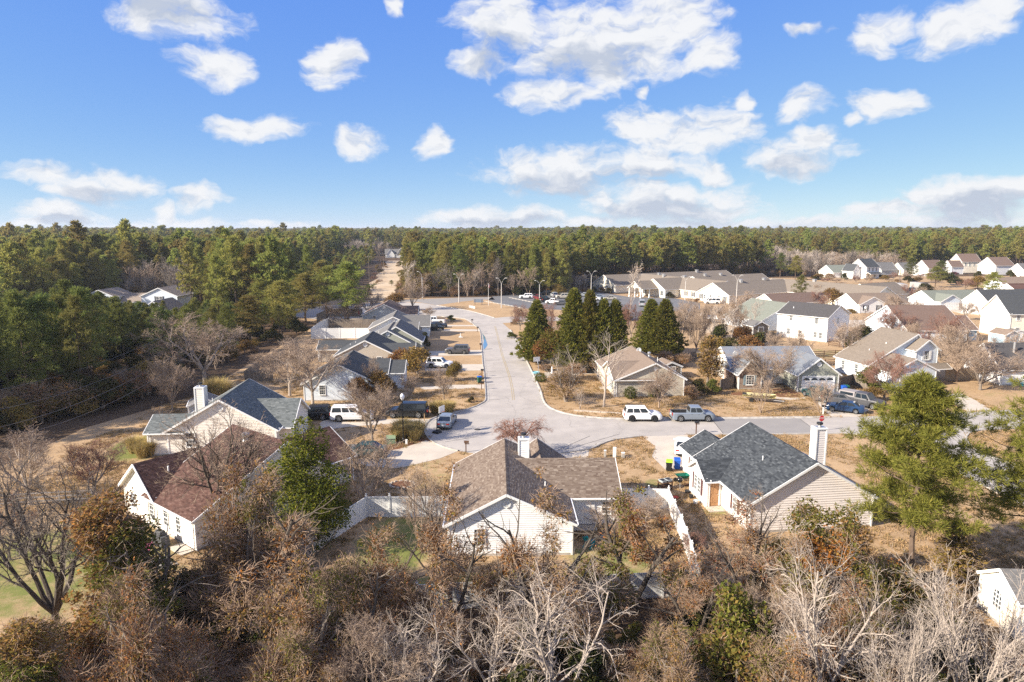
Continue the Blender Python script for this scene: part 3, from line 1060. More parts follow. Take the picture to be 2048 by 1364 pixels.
    def pipe(s, x, y, z, h=0.45, r=0.05, m=None, hood=False):
        p = MB()
        p.lathe([(r, -0.25), (r, h), (0, h)], 10, m or TRIM)
        if hood:
            p.lathe([(r * 1.9, h * 0.45), (r * 2.1, h * 0.7), (r * 2.1, h * 0.95), (r * 1.2, h * 1.12), (0, h * 1.15)], 14, METAL)
            p.lathe([(r * 2.0, -0.15), (r * 1.2, 0.12)], 14, METAL)
        p.build('roof_vent' if hood else 'vent_pipe', s.root).location = (x, y, z)

    def garage_door(s, x, y, ang, w=4.6, h=2.1, z=0.05, arches=True):
        f = MB()
        f.box((0, -0.01, h / 2), (w, 0.04, h), TRIM)
        for sx in (-1, 1):
            f.box((sx * (w / 2 + 0.08), -0.03, h / 2), (0.16, 0.1, h + 0.16), TRIM)
        f.box((0, -0.03, h + 0.08), (w, 0.1, 0.16), TRIM)
        o = f.build('garage_door', s.root)
        o.location = (x + math.cos(R(ang)) * 0.03, y + math.sin(R(ang)) * 0.03, z)
        o.rotation_euler = (0, 0, R(ang + 90))
        nx, nz = 8, 4
        pm = MB()
        pm.box((0, -0.04, 0), (w / nx - 0.1, 0.03, h / nz - 0.1), TRIM)
        me = pm.mesh('panel')
        for i in range(nx):
            for j in range(nz - 1 if arches else nz):
                obj('panel', me, o, loc=(-w / 2 + (i + 0.5) * w / nx, 0, (j + 0.5) * h / nz))
        if arches:
            am = MB()
            k = 4
            wd = w / k
            for i in range(k):
                cx = -w / 2 + (i + 0.5) * wd
                pts = [(cx + (wd * 0.42) * math.cos(a), -0.045, h * 0.77 + 0.36 * math.sin(a)) for a in np.linspace(0, math.pi, 9)]
                am.poly(pts, GLASS)
            am.build('pane', o)

    def finish(s):
        w = s.wallb.build('wall', s.root)
        if s.sv:
            obj('siding', mesh_np('siding', [tuple(v) for v in s.sv], [s.sf], [s.wm]), w, 'stuff')
        for k, (v, f) in s.extra_sid.items():
            obj('siding', mesh_np('siding', [tuple(x) for x in v], [f], [MATS[k]]), w, 'stuff')
        r = s.roofb.build('roof', s.root)
        obj('shingle', mesh_np('shingle', [tuple(v) for v in s.hv], [s.hf], [s.rm]), r, 'stuff')
        for c in s.capbs:
            c.build('ridge_cap', r)
        s.trimb.build('trim', s.root)
        return s.root

def vinyl(n, c, d=0.08):
    return mat('vinyl_siding_' + n, c, 0.6, 0.2, col2=tuple(x * 0.93 for x in c), nscale=0.8, stretch=(0.5, 0.5, 3), dirt=d)
W_CREAM, W_WHITE, W_BLUEW = vinyl('cream', (0.78, 0.73, 0.65)), vinyl('white', (0.80, 0.80, 0.79)), vinyl('pale_blue', (0.66, 0.72, 0.78))
W_BEIGE, W_SAGE, W_TAN = vinyl('beige', (0.50, 0.44, 0.36)), vinyl('sage', (0.36, 0.37, 0.31)), vinyl('tan', (0.52, 0.47, 0.38))
W_GREYB, W_GREY, W_IVORY = vinyl('grey_blue', (0.36, 0.40, 0.43)), vinyl('grey', (0.46, 0.45, 0.43)), vinyl('ivory', (0.78, 0.72, 0.60))
W_PINKW, W_SKY = vinyl('warm_white', (0.80, 0.745, 0.70)), vinyl('sky_blue', (0.32, 0.48, 0.60))
def shing(n, *cs):
    return mat('shingles_' + n, cs[0], 0.95, 0.12, island=cs[1:], bump=0.25, bscale=60)
S_BEIGE = shing('beige_brown', (0.115, 0.082, 0.063), (0.20, 0.158, 0.124), (0.14, 0.104, 0.08), (0.26, 0.213, 0.17))
S_SLATE = shing('slate_grey', (0.028, 0.032, 0.038), (0.066, 0.074, 0.082), (0.036, 0.041, 0.047), (0.098, 0.108, 0.116))
S_RED = shing('red_brown', (0.06, 0.032, 0.027), (0.12, 0.067, 0.054), (0.075, 0.042, 0.034), (0.155, 0.094, 0.077))
S_GGREEN = shing('grey_green', (0.085, 0.096, 0.096), (0.15, 0.163, 0.161), (0.105, 0.117, 0.116), (0.19, 0.204, 0.20))
def rows(n, c, k=0.75):
    return mat('shingles_' + n, c, 0.95, 0.12, col2=tuple(x * k for x in c), nscale=3.0, ndet=9, stretch=(1.0, 1.0, 2.5), bump=0.2, bscale=30, island=[tuple(x * 1.12 for x in c)])
S_CHAR, S_GREY, S_TAUPE = rows('charcoal', (0.075, 0.08, 0.085)), rows('grey', (0.17, 0.165, 0.16)), rows('taupe', (0.22, 0.185, 0.15))
S_BROWN, S_SAGE, S_LBROWN = rows('brown', (0.185, 0.13, 0.105)), rows('sage_green', (0.21, 0.225, 0.19)), rows('light_brown', (0.24, 0.185, 0.145))
S_TANR = rows('tan', (0.30, 0.245, 0.20))
S_DARK = rows('dark_grey', (0.095, 0.09, 0.09))
BLK = mat('dark_shutter_paint', (0.03, 0.035, 0.05), 0.6)
BLUSH = mat('blue_grey_shutter_paint', (0.20, 0.27, 0.30), 0.6)
MAROON = mat('maroon_shutter_paint', (0.10, 0.05, 0.05), 0.6)
DOORB = mat('varnished_door_wood', (0.42, 0.24, 0.12), 0.6, col2=(0.35, 0.19, 0.09), nscale=3, stretch=(4, 4, 0.5))

# the white house with the beige shingle roof, near the middle
h = House('bungalow', 'white bungalow with beige shingle roof, its gable end facing the white vinyl fence', 'house', -0.1, 47.45, 1.3, W_WHITE, S_BEIGE, tabs=0.28, roof_rows=0.14)
h.block(-4.55, 4.55, 0, 12.8, 2.67, 4.9, xr=-0.3)
h.block(0.2, 8.85, 5.05, 12.25, 2.66, 4.5, ax='x', rakes=(0, 1))
h.block(0.4, 5.2, 9.0, 14.6, 2.65, 4.3, rakes=(0, 1))
h.window(-2.3, 0, 270, 0.8, 0.88, 1.36)
h.vent(-0.3, 0, 270, 4.05, 0.26)
h.door(6.0, 5.05, 270, 1.6, 2.05)
h.window(7.9, 5.05, 270, 1.0, 0.8, 1.1)
h.window(8.85, 8.6, 0, 0.9, 0.9, 1.3)
h.window(-4.55, 5, 180, 0.9, 0.9, 1.3)
h.chimney(1.35, 10.3, 0.85, 0.7, 3.4, 5.75)
h.pipe(2.9, 5.0, 3.4, 0.4)
h.pipe(2.4, 7.9, 3.75, 0.3)
h.finish()

# the house with the new slate-grey roof, right
h = House('bungalow', 'white bungalow with slate grey shingle roof, tall white chimney and varnished front door', 'house', 18.57, 50.8, 6.98, W_PINKW, S_SLATE, tabs=0.32, roof_rows=0.145, side_ex=0.2)
h.block(0.35, 10.75, 0.3, 11.3, 2.70, 5.75, xr=5.57)
h.block(0.37, 4.85, 10.0, 14.8, 2.69, 4.05, rakes=(0, 1))
h.block(-1.05, 3.0, 5.65, 9.2, 2.66, 3.75, ax='x')
h.window(-1.05, 7.45, 180, 0.75, 0.72, 1.5, MAROON, mullion=2)
h.window(0.35, 2.9, 180, 0.75, 0.85, 1.5, MAROON)
h.window(0.37, 12.4, 180, 0.9, 0.85, 1.35, MAROON)
h.door(-0.42, 5.65, 270, 0.95, 2.05, DOORB)
h.chimney(8.6, 5.0, 0.9, 0.8, 3.2, 7.0)
h.pipe(3.4, 4.6, 4.5, 0.35)
h.finish()

# red-brown roof, left
h = House('bungalow', 'cream house with red brown shingle roof and two silver turbine vents', 'house', -28.54, 51.36, -38.0, W_CREAM, S_RED, tabs=0.3, roof_rows=0.14)
h.block(-5.95, -0.25, 0.4, 10.0, 2.75, 5.0, rk=0.35)
h.block(-1.9, 5.8, 0.42, 13.2, 2.68, 6.6, ax='x', xr=8.4)
h.block(-4.0, 3.3, 9.0, 17.2, 2.66, 4.6, xr=-0.4)
h.window(-4.3, 0.4, 270, 0.8, 0.9, 1.4)
h.window(-1.0, 0.4, 270, 0.8, 0.75, 1.4)
h.window(1.3, 0.42, 270, 0.75, 0.75, 1.45)
h.window(3.3, 0.42, 270, 0.7, 0.75, 1.45)
h.door(4.7, 0.42, 270, 1.5, 2.05)
h.window(5.8, 6, 0, 0.9, 0.9, 1.3)
h.pipe(-1.7, 5.3, 4.05, 0.5, 0.16, METAL, hood=True)
h.pipe(1.5, 7.4, 6.2, 0.5, 0.16, METAL, hood=True)
h.pipe(-1.9, 2.3, 4.15, 0.3, 0.07)
h.finish()

# grey-green roof behind it
h = House('bungalow', 'cream house with grey green shingle roof and a square cream chimney at its left', 'house', -31.0, 70.4, 3.8, W_CREAM, S_GGREEN, tabs=0.34, roof_rows=0.15)
h.block(-5.65, 5.65, 0, 9.7, 2.84, 6.1)
h.block(-7.75, -4.0, 0.06, 4.9, 2.70, 3.9, ax='x')
h.block(0, 6.9, 1.5, 8.9, 2.70, 4.8, ax='x')
h.window(-3.3, 0, 270, 0.9, 1.0, 1.6)
h.vent(0, 0, 270, 5.1, 0.28)
h.window(6.9, 3.4, 0, 0.8, 0.8, 1.5, BLK)
h.chimney(-3.3, 3.6, 0.95, 0.95, 3.6, 6.6)
h.pipe(-2.6, 5, 4.7, 0.3)
h.finish()

# the row along the street, nearest first
def row_house(label, x, y, rot, wall, roof, L, wing, extra=(), half=5.05, zr=5.2):
    h = House('bungalow', label, 'house', x, y, rot, wall, roof, group='houses in a row along the street')
    h.block(-half, half, 0, L, 2.67, zr)
    if wing:
        h.block(*wing[:4], 2.65, wing[4], ax='x')
    for e in extra:
        h.block(*e[0], **e[1])
    h.vent(0, 0, 270, zr - 0.75, 0.36)
    h.window(-2.5, 0, 270, 0.9, 0.9, 1.4)
    h.window(2.3, 0, 270, 0.9, 0.9, 1.4)
    h.pipe(-2.2, L * 0.4, 4.0, 0.35)
    h.pipe(-3.4, L * 0.55, 3.4, 0.3)
    if wing:
        h.window(wing[1], (wing[2] + wing[3]) / 2, 0, 0.9, 1.2, 1.4, mullion=2)
        h.window(wing[1] - 2.0, wing[2], 270, 0.9, 0.9, 1.3)
    h.finish()
    return h
row_house('pale house with charcoal roof nearest of the row, bare tree shadows on its white gable', -24.1, 93.5, 3, W_BLUEW, S_CHAR, 11, (0, 5.6, 6.6, 12.6, 4.2),
          [((4.5, 8.0, 6.9, 12.2, 2.64, 3.95), dict(ax='x', rakes=(0, 1)))])
row_house('beige gabled house with charcoal roof, second of the row along the street', -25.0, 114.6, 4, W_BEIGE, S_CHAR, 10, (0, 8, 1.0, 6.6, 4.0),
          [((-9.5, -3, 7.5, 12.5, 2.5, 3.6), dict(ax='x'))])
row_house('sage gabled house with grey roof and stacked gables, third of the row', -23.2, 126.0, 4, W_SAGE, S_GREY, 11.5, (0, 4.6, 10.4, 19.0, 4.75),
          [((-3.4, 6.0, 2.6, 13.0, 2.75, 5.55), dict())], half=4.6)
row_house('pale house with grey roof behind the white yard fence, fourth of the row', -25.6, 146.0, 5, W_BLUEW, S_GREY, 11, (0, 7.5, 4.0, 10.5, 4.5), half=5.2)
row_house('grey house with brown garage roof, farthest of the row by the bend', -32.0, 170.0, 3, W_GREYB, S_BROWN, 11, (0, 8.0, 1.0, 7.6, 4.3), half=5.4)

# tan corner house right of the street
h = House('bungalow', 'tan house with light brown roof and blue grey shutters on the corner lawn', 'house', 19.9, 96.0, 4, W_TAN, S_LBROWN)
h.block(-4.9, 4.95, 0, 14, 2.66, 4.95, xr=0.7)
h.block(-5.15, 0.5, 0.05, 8.4, 2.65, 4.45, ax='x')
h.window(0.95, 0, 270, 0.85, 0.8, 1.45, BLUSH, mullion=1)
h.window(-5.15, 2.2, 180, 0.85, 0.8, 1.45, BLUSH)
h.door(-5.15, 5.4, 180, 0.95, 2.05, DOORB)
h.vent(0.7, 0, 270, 4.1, 0.24)
h.pipe(3.0, 7, 3.9, 0.5)
h.pipe(2.2, 9, 4.2, 0.6, 0.12, METAL, hood=True)
h.finish()

# metal roof
S_METAL = mat('galvalume_roof_metal', (0.30, 0.32, 0.335), 0.45, 0.5, metal=0.35, col2=(0.25, 0.265, 0.28), nscale=0.7)
BRICKC = mat('tan_brick', (0.34, 0.255, 0.20), 0.9, island=[(0.27, 0.20, 0.16), (0.40, 0.31, 0.25), (0.30, 0.22, 0.17)], dirt=0.1)
h = House('bungalow', 'sage house with ribbed metal roof and white double garage door', 'house', 33.9, 103.7, 2.0, W_SAGE, S_METAL)
h.metal = True
h.block(0.3, 14.2, 0, 10, 2.65, 5.1, ax='x', wm=W_CREAM)
h.block(8.3, 14.35, -5.2, 5, 2.78, 5.08)
h.block(0.1, 3.5, -3.4, 3, 2.66, 4.7, wm=BRICKC, siding=False)
h.garage_door(11.3, -5.2, 270, 4.7, 2.2)
h.vent(11.3, -5.2, 270, 4.15, 0.32)
h.window(1.8, -3.4, 270, 0.7, 1.3, 1.5, BLUSH)
# brick courses, laid one brick at a time
bm_ = MB(); bm_.box((0, 0, 0), (0.225, 0.03, 0.062), BRICKC); brick_me = bm_.mesh('brick')
V, F = [], []
for j in range(34):
    z = 0.16 + j * 0.078
    if z > 4.4:
        break
    for i in range(15):
        x = 0.22 + (i + (0.5 if j % 2 else 0)) * 0.238
        lim = 1.7 if z < 2.66 else 1.7 * (4.6 - z) / 1.95
        if abs(x - 1.8) > lim - 0.12 or (abs(x - 1.8) < 0.75 and 0.6 < z < 2.3):
            continue
        k = len(V)
        V += [(x - .11, -3.425, z - .033), (x + .11, -3.425, z - .033), (x + .11, -3.425, z + .033), (x - .11, -3.425, z + .033), (x - .11, -3.40, z - .033), (x + .11, -3.40, z - .033), (x + .11, -3.40, z + .033), (x - .11, -3.40, z + .033)]
        F += [(k, k + 1, k + 2, k + 3), (k + 3, k + 2, k + 6, k + 7), (k, k + 4, k + 5, k + 1), (k + 1, k + 5, k + 6, k + 2), (k, k + 3, k + 7, k + 4)]
obj('brick', mesh_np('brick', V, [F], [BRICKC]), h.root, 'stuff')
h.finish()

# large taupe roof, right
h = House('two_storey_house', 'pale blue house with a long taupe roof and small upper gabled bay', 'house', 57.1, 100.8, 11.4, W_BLUEW, S_TAUPE)
h.block(0.2, 12.6, 5.0, 12.7, 2.8, 7.4, xr=8.6)
h.block(0.25, 8.0, 0, 6.0, 2.66, 4.5)
h.block(6.9, 10.8, 3.0, 8.0, 5.3, 6.75)
h.block(8.2, 11.6, 1.4, 3.2, 2.6, 3.1, ax='x', walls=False)
h.window(8.8, 3.0, 270, 3.55, 0.95, 1.45, TRIM)
h.window(0.2, 10.8, 180, 0.8, 0.85, 1.5, TRIM)
h.window(0.2, 7.6, 180, 0.8, 0.85, 1.5, TRIM)
h.vent(8.6, 5.0, 270, 6.65, 0.28)
h.vent(4.1, 0, 270, 3.9, 0.26)
h.garage_door(4.1, 0, 270, 4.6, 2.1, arches=False)
h.pipe(5.2, 7.5, 5.4, 0.3, 0.09)
h.pipe(3.0, 8.5, 4.3, 0.25, 0.06)
h.finish()

# white gabled house with dark roof at the right edge
h = House('bungalow', 'white gabled house with dark roof and teal porch chairs at the right edge', 'house', 75.4, 102.9, 2, W_WHITE, S_DARK)
h.block(0, 14, 0.1, 8.2, 2.75, 6.0, ax='x')
h.window(0, 4.2, 180, 0.9, 0.9, 1.4)
h.window(4.0, 0.1, 270, 0.9, 1.0, 1.4)
h.door(6.2, 0.1, 270, 1.0, 2.05)
h.pipe(3.6, 2.6, 4.4, 1.9, 0.16, METAL)
h.finish()

# two-storey white house, dark roof
h = House('two_storey_house', 'tall white two storey house with dark grey roof behind the rail fence', 'house', 66.75, 142.7, 43, W_WHITE, S_DARK)
h.block(0.3, 11.6, 0.3, 11.2, 5.4, 7.5)
for y, z in ((2.6, 3.7), (8.2, 3.9), (1.6, 0.7), (2.7, 0.7), (6.0, 0.6), (8.6, 0.9)):
    h.window(0.3, y, 180, z, 0.85, 1.35)
h.window(5.5, 0.3, 270, 3.6, 0.8, 1.3)
h.pipe(3, 9, 6.3, 0.4, 0.1)
h.finish()

h = House('bungalow', 'white house with pale sage green roof and a satellite dish, behind the two storey house', 'house', 57.8, 158.0, 20, W_BLUEW, S_SAGE)
h.block(0.3, 16.6, 0, 13, 2.65, 6.4)
h.pipe(5, 6, 4.7, 0.3)
h.finish()
h = House('bungalow', 'low house with plain brown roof between the sage roof and the care home', 'house', 76.0, 196.0, 18, W_CREAM, S_BROWN)
h.block(0, 17, 0, 9.5, 2.65, 4.9, ax='x')
h.finish()

h = House('bungalow', 'white house with light brown roof, its front gable with black shutters in shade', 'house', 98.6, 193.8, 10, W_WHITE, S_LBROWN)
h.block(0, 17, 0.2, 9.8, 2.7, 5.2, ax='x', hip=(0, 3.0))
h.block(0.2, 8.4, -0.8, 5.0, 2.68, 4.7)
h.window(2.0, -0.8, 270, 0.8, 0.9, 1.5, BLK)
h.window(6.2, -0.8, 270, 0.8, 0.9, 1.5, BLK)
h.finish()
h = House('bungalow', 'white house with long sage green roof and a projecting garage gable', 'house', 126.0, 203.0, 8, W_BLUEW, S_SAGE)
h.block(0, 17.2, 0, 10.5, 2.7, 5.2, ax='x')
h.block(0.2, 7.2, -2.5, 5, 2.68, 4.6)
h.garage_door(3.7, -2.5, 270, 4.6, 2.1, arches=False)
for x in (9.0, 10.2, 14.0):
    h.window(x, 0, 270, 0.9, 0.9, 1.3)
h.window(0, 7, 180, 0.9, 0.8, 1.3)
h.finish()
h = House('bungalow', 'house with a broad steep brown roof and lower brown wing, between the trees', 'house', 84.0, 143.0, 0, W_BLUEW, S_BROWN)
h.block(0, 12.4, 0, 17.5, 2.75, 7.0, ax='x')
h.block(12.0, 15.8, 2, 11, 2.6, 5.0, ax='x', wm=W_SKY)
for x in (1.5, 4.5, 9.5):
    h.window(x, 0, 270, 0.8, 0.9, 1.5)
h.finish()
h = House('two_storey_house', 'tall house with blank white gable and slate roof at the right edge', 'house', 109.3, 148.8, 2, W_IVORY, S_CHAR)
h.block(0, 14, 0, 8.6, 5.6, 9.2, ax='x')
for x, z in ((2.0, 4.0), (2.0, 0.9), (6.0, 4.0), (6.0, 0.9)):
    h.window(x, 0, 270, z, 0.95, 1.5)
h.finish()
h = House('two_storey_house', 'white gabled house with charcoal roof peeping out behind the tall right edge house', 'house', 131.0, 186.0, 6, W_WHITE, S_CHAR)
h.block(0, 18, 0, 10, 3.6, 7.0, ax='x')
h.finish()

# small sheds and yard buildings
def shed(name, label, x, y, rot, w, d, ze, zr, wall, roof, ax='y', door=True, cat='shed', group=None):
    h = House(name, label, cat, x, y, rot, wall, roof, group=group, trim=wall if wall is WOODB else None)
    h.block(-w / 2, w / 2, 0, d, ze, zr, ax=ax, ov=0.18, rk=0.18)
    if door:
        h.door(0, 0, 270, min(1.2, w * 0.5), min(1.8, ze - 0.3), wall)
    h.finish()
    return h
h = House('garden_shed', 'cream shed with arched window and grey roof at the bottom right corner', 'shed', 29.75, 36.9, -3, W_IVORY, S_GREY)
h.block(0, 6.5, 0, 3.6, 2.45, 3.55, ax='x', ov=0.2, rk=0.15)
h.door(1.2, 0, 270, 1.5, 1.9, WOODB)
fr = MB()
AP = [(0.42 * math.cos(a), 0.42 * math.sin(a) + 1.75) for a in np.linspace(0, math.pi, 13)]
ring = [(0.42, 0.95)] + AP + [(-0.42, 0.95)]
for a, b in zip(ring, ring[1:] + ring[:1]):
    fr.beam((a[0], -0.03, a[1]), (b[0], -0.03, b[1]), 0.07, 0.08, TRIM)
for x in (-0.14, 0.14):
    fr.beam((x, -0.035, 0.95), (x, -0.035, 2.12), 0.03, 0.05, TRIM)
for z in (1.25, 1.55, 1.85):
    fr.beam((-0.4, -0.036, z), (0.4, -0.036, z), 0.03, 0.05, TRIM)
o = fr.build('window', h.root)
o.location, o.rotation_euler = (-0.02, 1.85, 0), (0, 0, R(-90))
pn = MB(); pn.poly([(x, -0.02, z) for x, z in ring], GLASS); pn.build('pane', o)
h.finish()
shed('garden_shed', 'small grey roofed shed beyond the cream chimney, by the tall dry grass', -39.0, 84.0, 20, 3.6, 3.0, 2.0, 2.9, W_GREYB, S_GREY)
shed('garden_shed', 'sky blue shed with brown roof beside the tall white gable', 104.0, 140.0, 10, 3.4, 4.0, 2.2, 3.1, W_SKY, S_LBROWN)
shed('garden_shed', 'white boxy shed with dark window at the foot of the tall gable', 108.0, 143.5, 6, 3.4, 2.4, 2.3, 2.6, W_WHITE, S_GREY)
shed('garden_shed', 'plain weathered shed with pale roof in the yard behind the tan corner house', 25.6, 107.5, 10, 3.4, 3.6, 2.1, 2.8, WOODG, S_LBROWN)
shed('play_house', 'dark brown play house at the wood edge on the left lawn', -54.0, 97.0, 5, 1.5, 1.3, 1.9, 2.25, WOODB, S_DARK, cat='play house', door=False)
shed('garden_shed', 'low grey shed with brown shingles right of the sage roof house', 56.0, 152.0, 15, 4.0, 4.0, 2.3, 3.3, WOODG, S_GREY)

# care home across the car park: wings in one frame
h = House('care_home', 'long cream care home with brown roofs, gabled wings and entrance porch beyond the car park', 'care home', 69.0, 216.4, 29, W_IVORY, S_TAUPE, side_ex=0.3, roof_rows=0.3)
h.block(0, 33, 0, 14, 3.0, 6.4, ax='x')
h.block(2, 16, 10, 53, 3.02, 6.42)
h.block(-4.5, 8, 24.9, 37, 3.04, 6.38, ax='x')
h.block(-8.5, 55, 47.7, 61.7, 3.0, 6.4, ax='x')
h.block(27, 41, -30, 12, 3.01, 6.43)
h.block(16, 52, 26, 40, 2.98, 6.36, ax='x')
h.block(40, 58, -24, -11, 2.98, 6.2, ax='x')
h.block(-12, -4, 28.7, 35.5, 3.4, 5.7, ax='x', walls=False)
for y in (1.8, 4.2, 8.0, 10.5, 12.2):
    h.window(0, y, 180, 0.8, 0.95, 1.6, BLK if y in (1.8, 12.2) else None)
for y in (15.5, 18.0, 21.5):
    h.window(2, y, 180, 0.8, 1.0, 1.6, BLK)
for y in (50, 52.5, 56.5, 59):
    h.window(-8.5, y, 180, 0.8, 0.95, 1.6, BLK if y in (50, 59) else None)
for x in (4, 8, 14, 20, 26):
    h.window(x, 0, 270, 0.8, 1.2, 1.6)
for y in (26.5, 35.4):
    h.window(-4.5, y, 180, 0.7, 1.6, 1.8)
h.door(-4.5, 31.2, 180, 2.0, 2.3)
pm = MB(); pm.box((0, 0, 1.7), (0.35, 0.35, 3.4), TRIM); pm.box((0, 0, 0.2), (0.5, 0.5, 0.4), TRIM); pm.box((0, 0, 3.3), (0.5, 0.5, 0.2), TRIM)
cm_ = pm.mesh('column')
for x in (-11.8, -8.0):
    for y in (29.0, 32.1, 35.2):
        obj('column', cm_, h.root, loc=(x, y, 0))
gp = MB(); gp.poly([(-11.9, 28.5, 3.4), (-11.9, 35.7, 3.4), (-11.9, 32.1, 5.6)], W_IVORY); gp.build('porch_gable', h.root)
for x, y in ((8, 40), (11, 46), (9, 30), (22, 33), (30, 33), (34, -5), (38, 54), (12, 6.5), (24, 7.3)):
    v = MB(); v.box((0, 0, 0.2), (0.9, 0.9, 1.2), METAL); v.box((0, 0, 0.85), (1.2, 1.2, 0.12), METAL); v.build('roof_ventilator', h.root).location = (x, y, 6.2)
h.finish()

# houses far off to the right, left beyond the pines, and at the end of the track
def far_house(label, u, v, rot, w, L, ze, zr, wall, roof, extra=(), wins=(), ax='x'):
    p = G(u, v)
    h = House('two_storey_house' if ze > 4 else 'bungalow', label, 'house', p.x, p.y, rot, wall, roof, side_ex=0.35, roof_rows=0.35)
    h.block(0, L, 0, w, ze, zr, ax=ax)
    for e in extra:
        h.block(*e[0], **e[1])
    for wv in wins:
        h.window(*wv)
    h.finish()
far_house('low white gabled house with green roof at the wood edge, right of the care home', 1666, 556, 12, 11, 14, 2.8, 6.0, W_WHITE, S_SAGE)
far_house('tall white two storey farmhouse with dark roof and a porch, right of the care home', 1731, 558, 25, 9, 9, 5.8, 9.4, W_WHITE, S_CHAR, [((-5, 0, 3, 9, 4.0, 7.0), dict(ax='y')), ((0, 8, -2.5, 0, 2.6, 3.2), dict(ax='x', walls=False))],
          [(2, 0, 270, 3.6, 1.0, 1.7), (4.5, 0, 270, 3.6, 1.0, 1.7), (7, 0, 270, 3.6, 1.0, 1.7), (2, 0, 270, 0.7, 1.0, 1.7), (6, 0, 270, 0.7, 1.0, 1.7)])
far_house('low grey roofed house just right of the white farmhouse', 1762, 551, 15, 9, 10, 3.0, 6.5, W_GREY, S_GREY)
far_house('cream gabled house half hidden by pines in the far right hamlet', 1806, 551, 15, 8, 10, 3.2, 6.4, W_IVORY, S_GREY)
far_house('white gabled house with brown roof, middle of the far right hamlet', 1856, 553, 14, 9, 10, 4.2, 8.0, W_WHITE, S_BROWN)
far_house('narrow white gabled house left of the far cream one', 1902, 549, 10, 6, 7, 4.2, 7.2, W_WHITE, S_BROWN)
far_house('tall cream two storey house with brown roof and row of dark windows, far right hamlet', 1922, 546, 6, 9, 11, 6.2, 10.2, W_IVORY, S_BROWN, (), [(2, 0, 270, 3.8, 1.0, 1.7), (4.5, 0, 270, 3.8, 1.0, 1.7), (7, 0, 270, 3.8, 1.0, 1.7), (9.5, 0, 270, 3.8, 1.0, 1.7)])
far_house('big white gabled house with brown roof near the far right wood edge', 1990, 550, 10, 11, 11, 5.0, 9.0, W_WHITE, S_BROWN)
far_house('white house cut by the right edge of the picture, far off', 2047, 554, 10, 8, 9, 3.4, 6.6, W_WHITE, S_GREY)
far_house('house with brown roof and shaded gable, right edge below the far hamlet', 2012, 590, 8, 10, 16, 2.8, 6.2, W_BLUEW, S_LBROWN)
far_house('low house with red roof at the right edge, before the brown roofed one', 2030, 595, 4, 8, 12, 2.7, 4.6, W_WHITE, S_RED)
far_house('white farmhouse with two front gables at the far end of the sandy track', 771, 515.5, 10, 10, 22, 3.0, 7.0, W_WHITE, S_GREY, [((1, 7, -2, 5, 3.1, 7.0), dict()), ((9, 16, -4, 5, 3.1, 8.0), dict())])
h = House('two_storey_house', 'pale two storey house with two gabled wings rising behind the left pines', 'house', -104.0, 191.0, 0, W_BLUEW, S_TANR)
h.block(0, 10, 0, 9, 5.3, 7.5)
h.block(-15.5, -7.0, -1, 8, 5.2, 7.0)
h.block(-8, 1, 0.5, 9, 3.6, 5.6, ax='x')
h.block(6, 13, -12, -2, 2.8, 5.0)
h.window(5, 0, 270, 3.4, 0.9, 1.7, BLK, mullion=2)
h.finish()

# ------------------------------------------------------------------ vehicles
def paint(n, c, rough=0.28, metal=0.0):
    return mat('car_paint_' + n, c, rough, 0.5, metal=metal)
P_WHITE, P_SILVER, P_BLACK = paint('white', (0.76, 0.76, 0.76)), paint('silver', (0.40, 0.42, 0.44), 0.3, 0.3), paint('black', (0.012, 0.014, 0.016), 0.2)
P_GREYD, P_BLUE, P_RED = paint('dark_grey', (0.075, 0.075, 0.08), 0.3), paint('blue', (0.014, 0.04, 0.10), 0.25), paint('dark_red', (0.13, 0.02, 0.025))
P_TEAL, P_NAVY, P_TANP = paint('dark_teal', (0.02, 0.055, 0.06)), paint('navy', (0.02, 0.03, 0.055), 0.22), paint('champagne', (0.42, 0.39, 0.33), 0.3, 0.2)
P_SBLUE = paint('steel_blue', (0.24, 0.28, 0.33), 0.28, 0.3)
CARGL = mat('car_glass', (0.015, 0.02, 0.025), 0.05, 0.7)
TYRE = mat('tyre_rubber', (0.018, 0.018, 0.018), 0.9)
ALLOY = mat('alloy_wheel', (0.45, 0.46, 0.47), 0.35, 0.5, metal=0.6)
DALLOY = mat('dark_wheel', (0.04, 0.04, 0.042), 0.5)
REDL = mat('tail_lamp', (0.35, 0.01, 0.012), 0.2, 0.5)
CLEARL = mat('head_lamp', (0.62, 0.64, 0.66), 0.1, 0.6)
PLATE = mat('number_plate', (0.7, 0.7, 0.68), 0.5)
TRIMB = mat('dark_bumper_plastic', (0.03, 0.03, 0.032), 0.7)

def loft(mb_, st, m, flat_bottom=True):
    """Body of stations (x, z_bottom, z_shoulder, z_top, half width at sill, at shoulder, at top)."""
    rings = []
    for x, zb, zs, zt, w0, w1, w2 in st:
        zm = zb + (zs - zb) * 0.5
        rings.append([(x, -w0 * 0.94, zb), (x, -w0, zb + 0.06), (x, -w1 * 1.0, zm), (x, -w1 * 0.985, zs), (x, -w2, zt), (x, -w2 * 0.5, zt + 0.018), (x, w2 * 0.5, zt + 0.018),
                      (x, w2, zt), (x, w1 * 0.985, zs), (x, w1, zm), (x, w0, zb + 0.06), (x, w0 * 0.94, zb)])
    base = len(mb_.v)
    k = mb_.mi(m)
    n = 12
    for r in rings:
        mb_.v += r
    for i in range(len(rings) - 1):
        for j in range(n):
            a, b = base + i * n + j, base + i * n + (j + 1) % n
            mb_.f.append((a, b, b + n, a + n))
            mb_.m.append(k)
    mb_.f.append(tuple(base + j for j in range(n)))
    mb_.m.append(k)
    mb_.f.append(tuple(base + (len(rings) - 1) * n + j for j in reversed(range(n))))
    mb_.m.append(k)

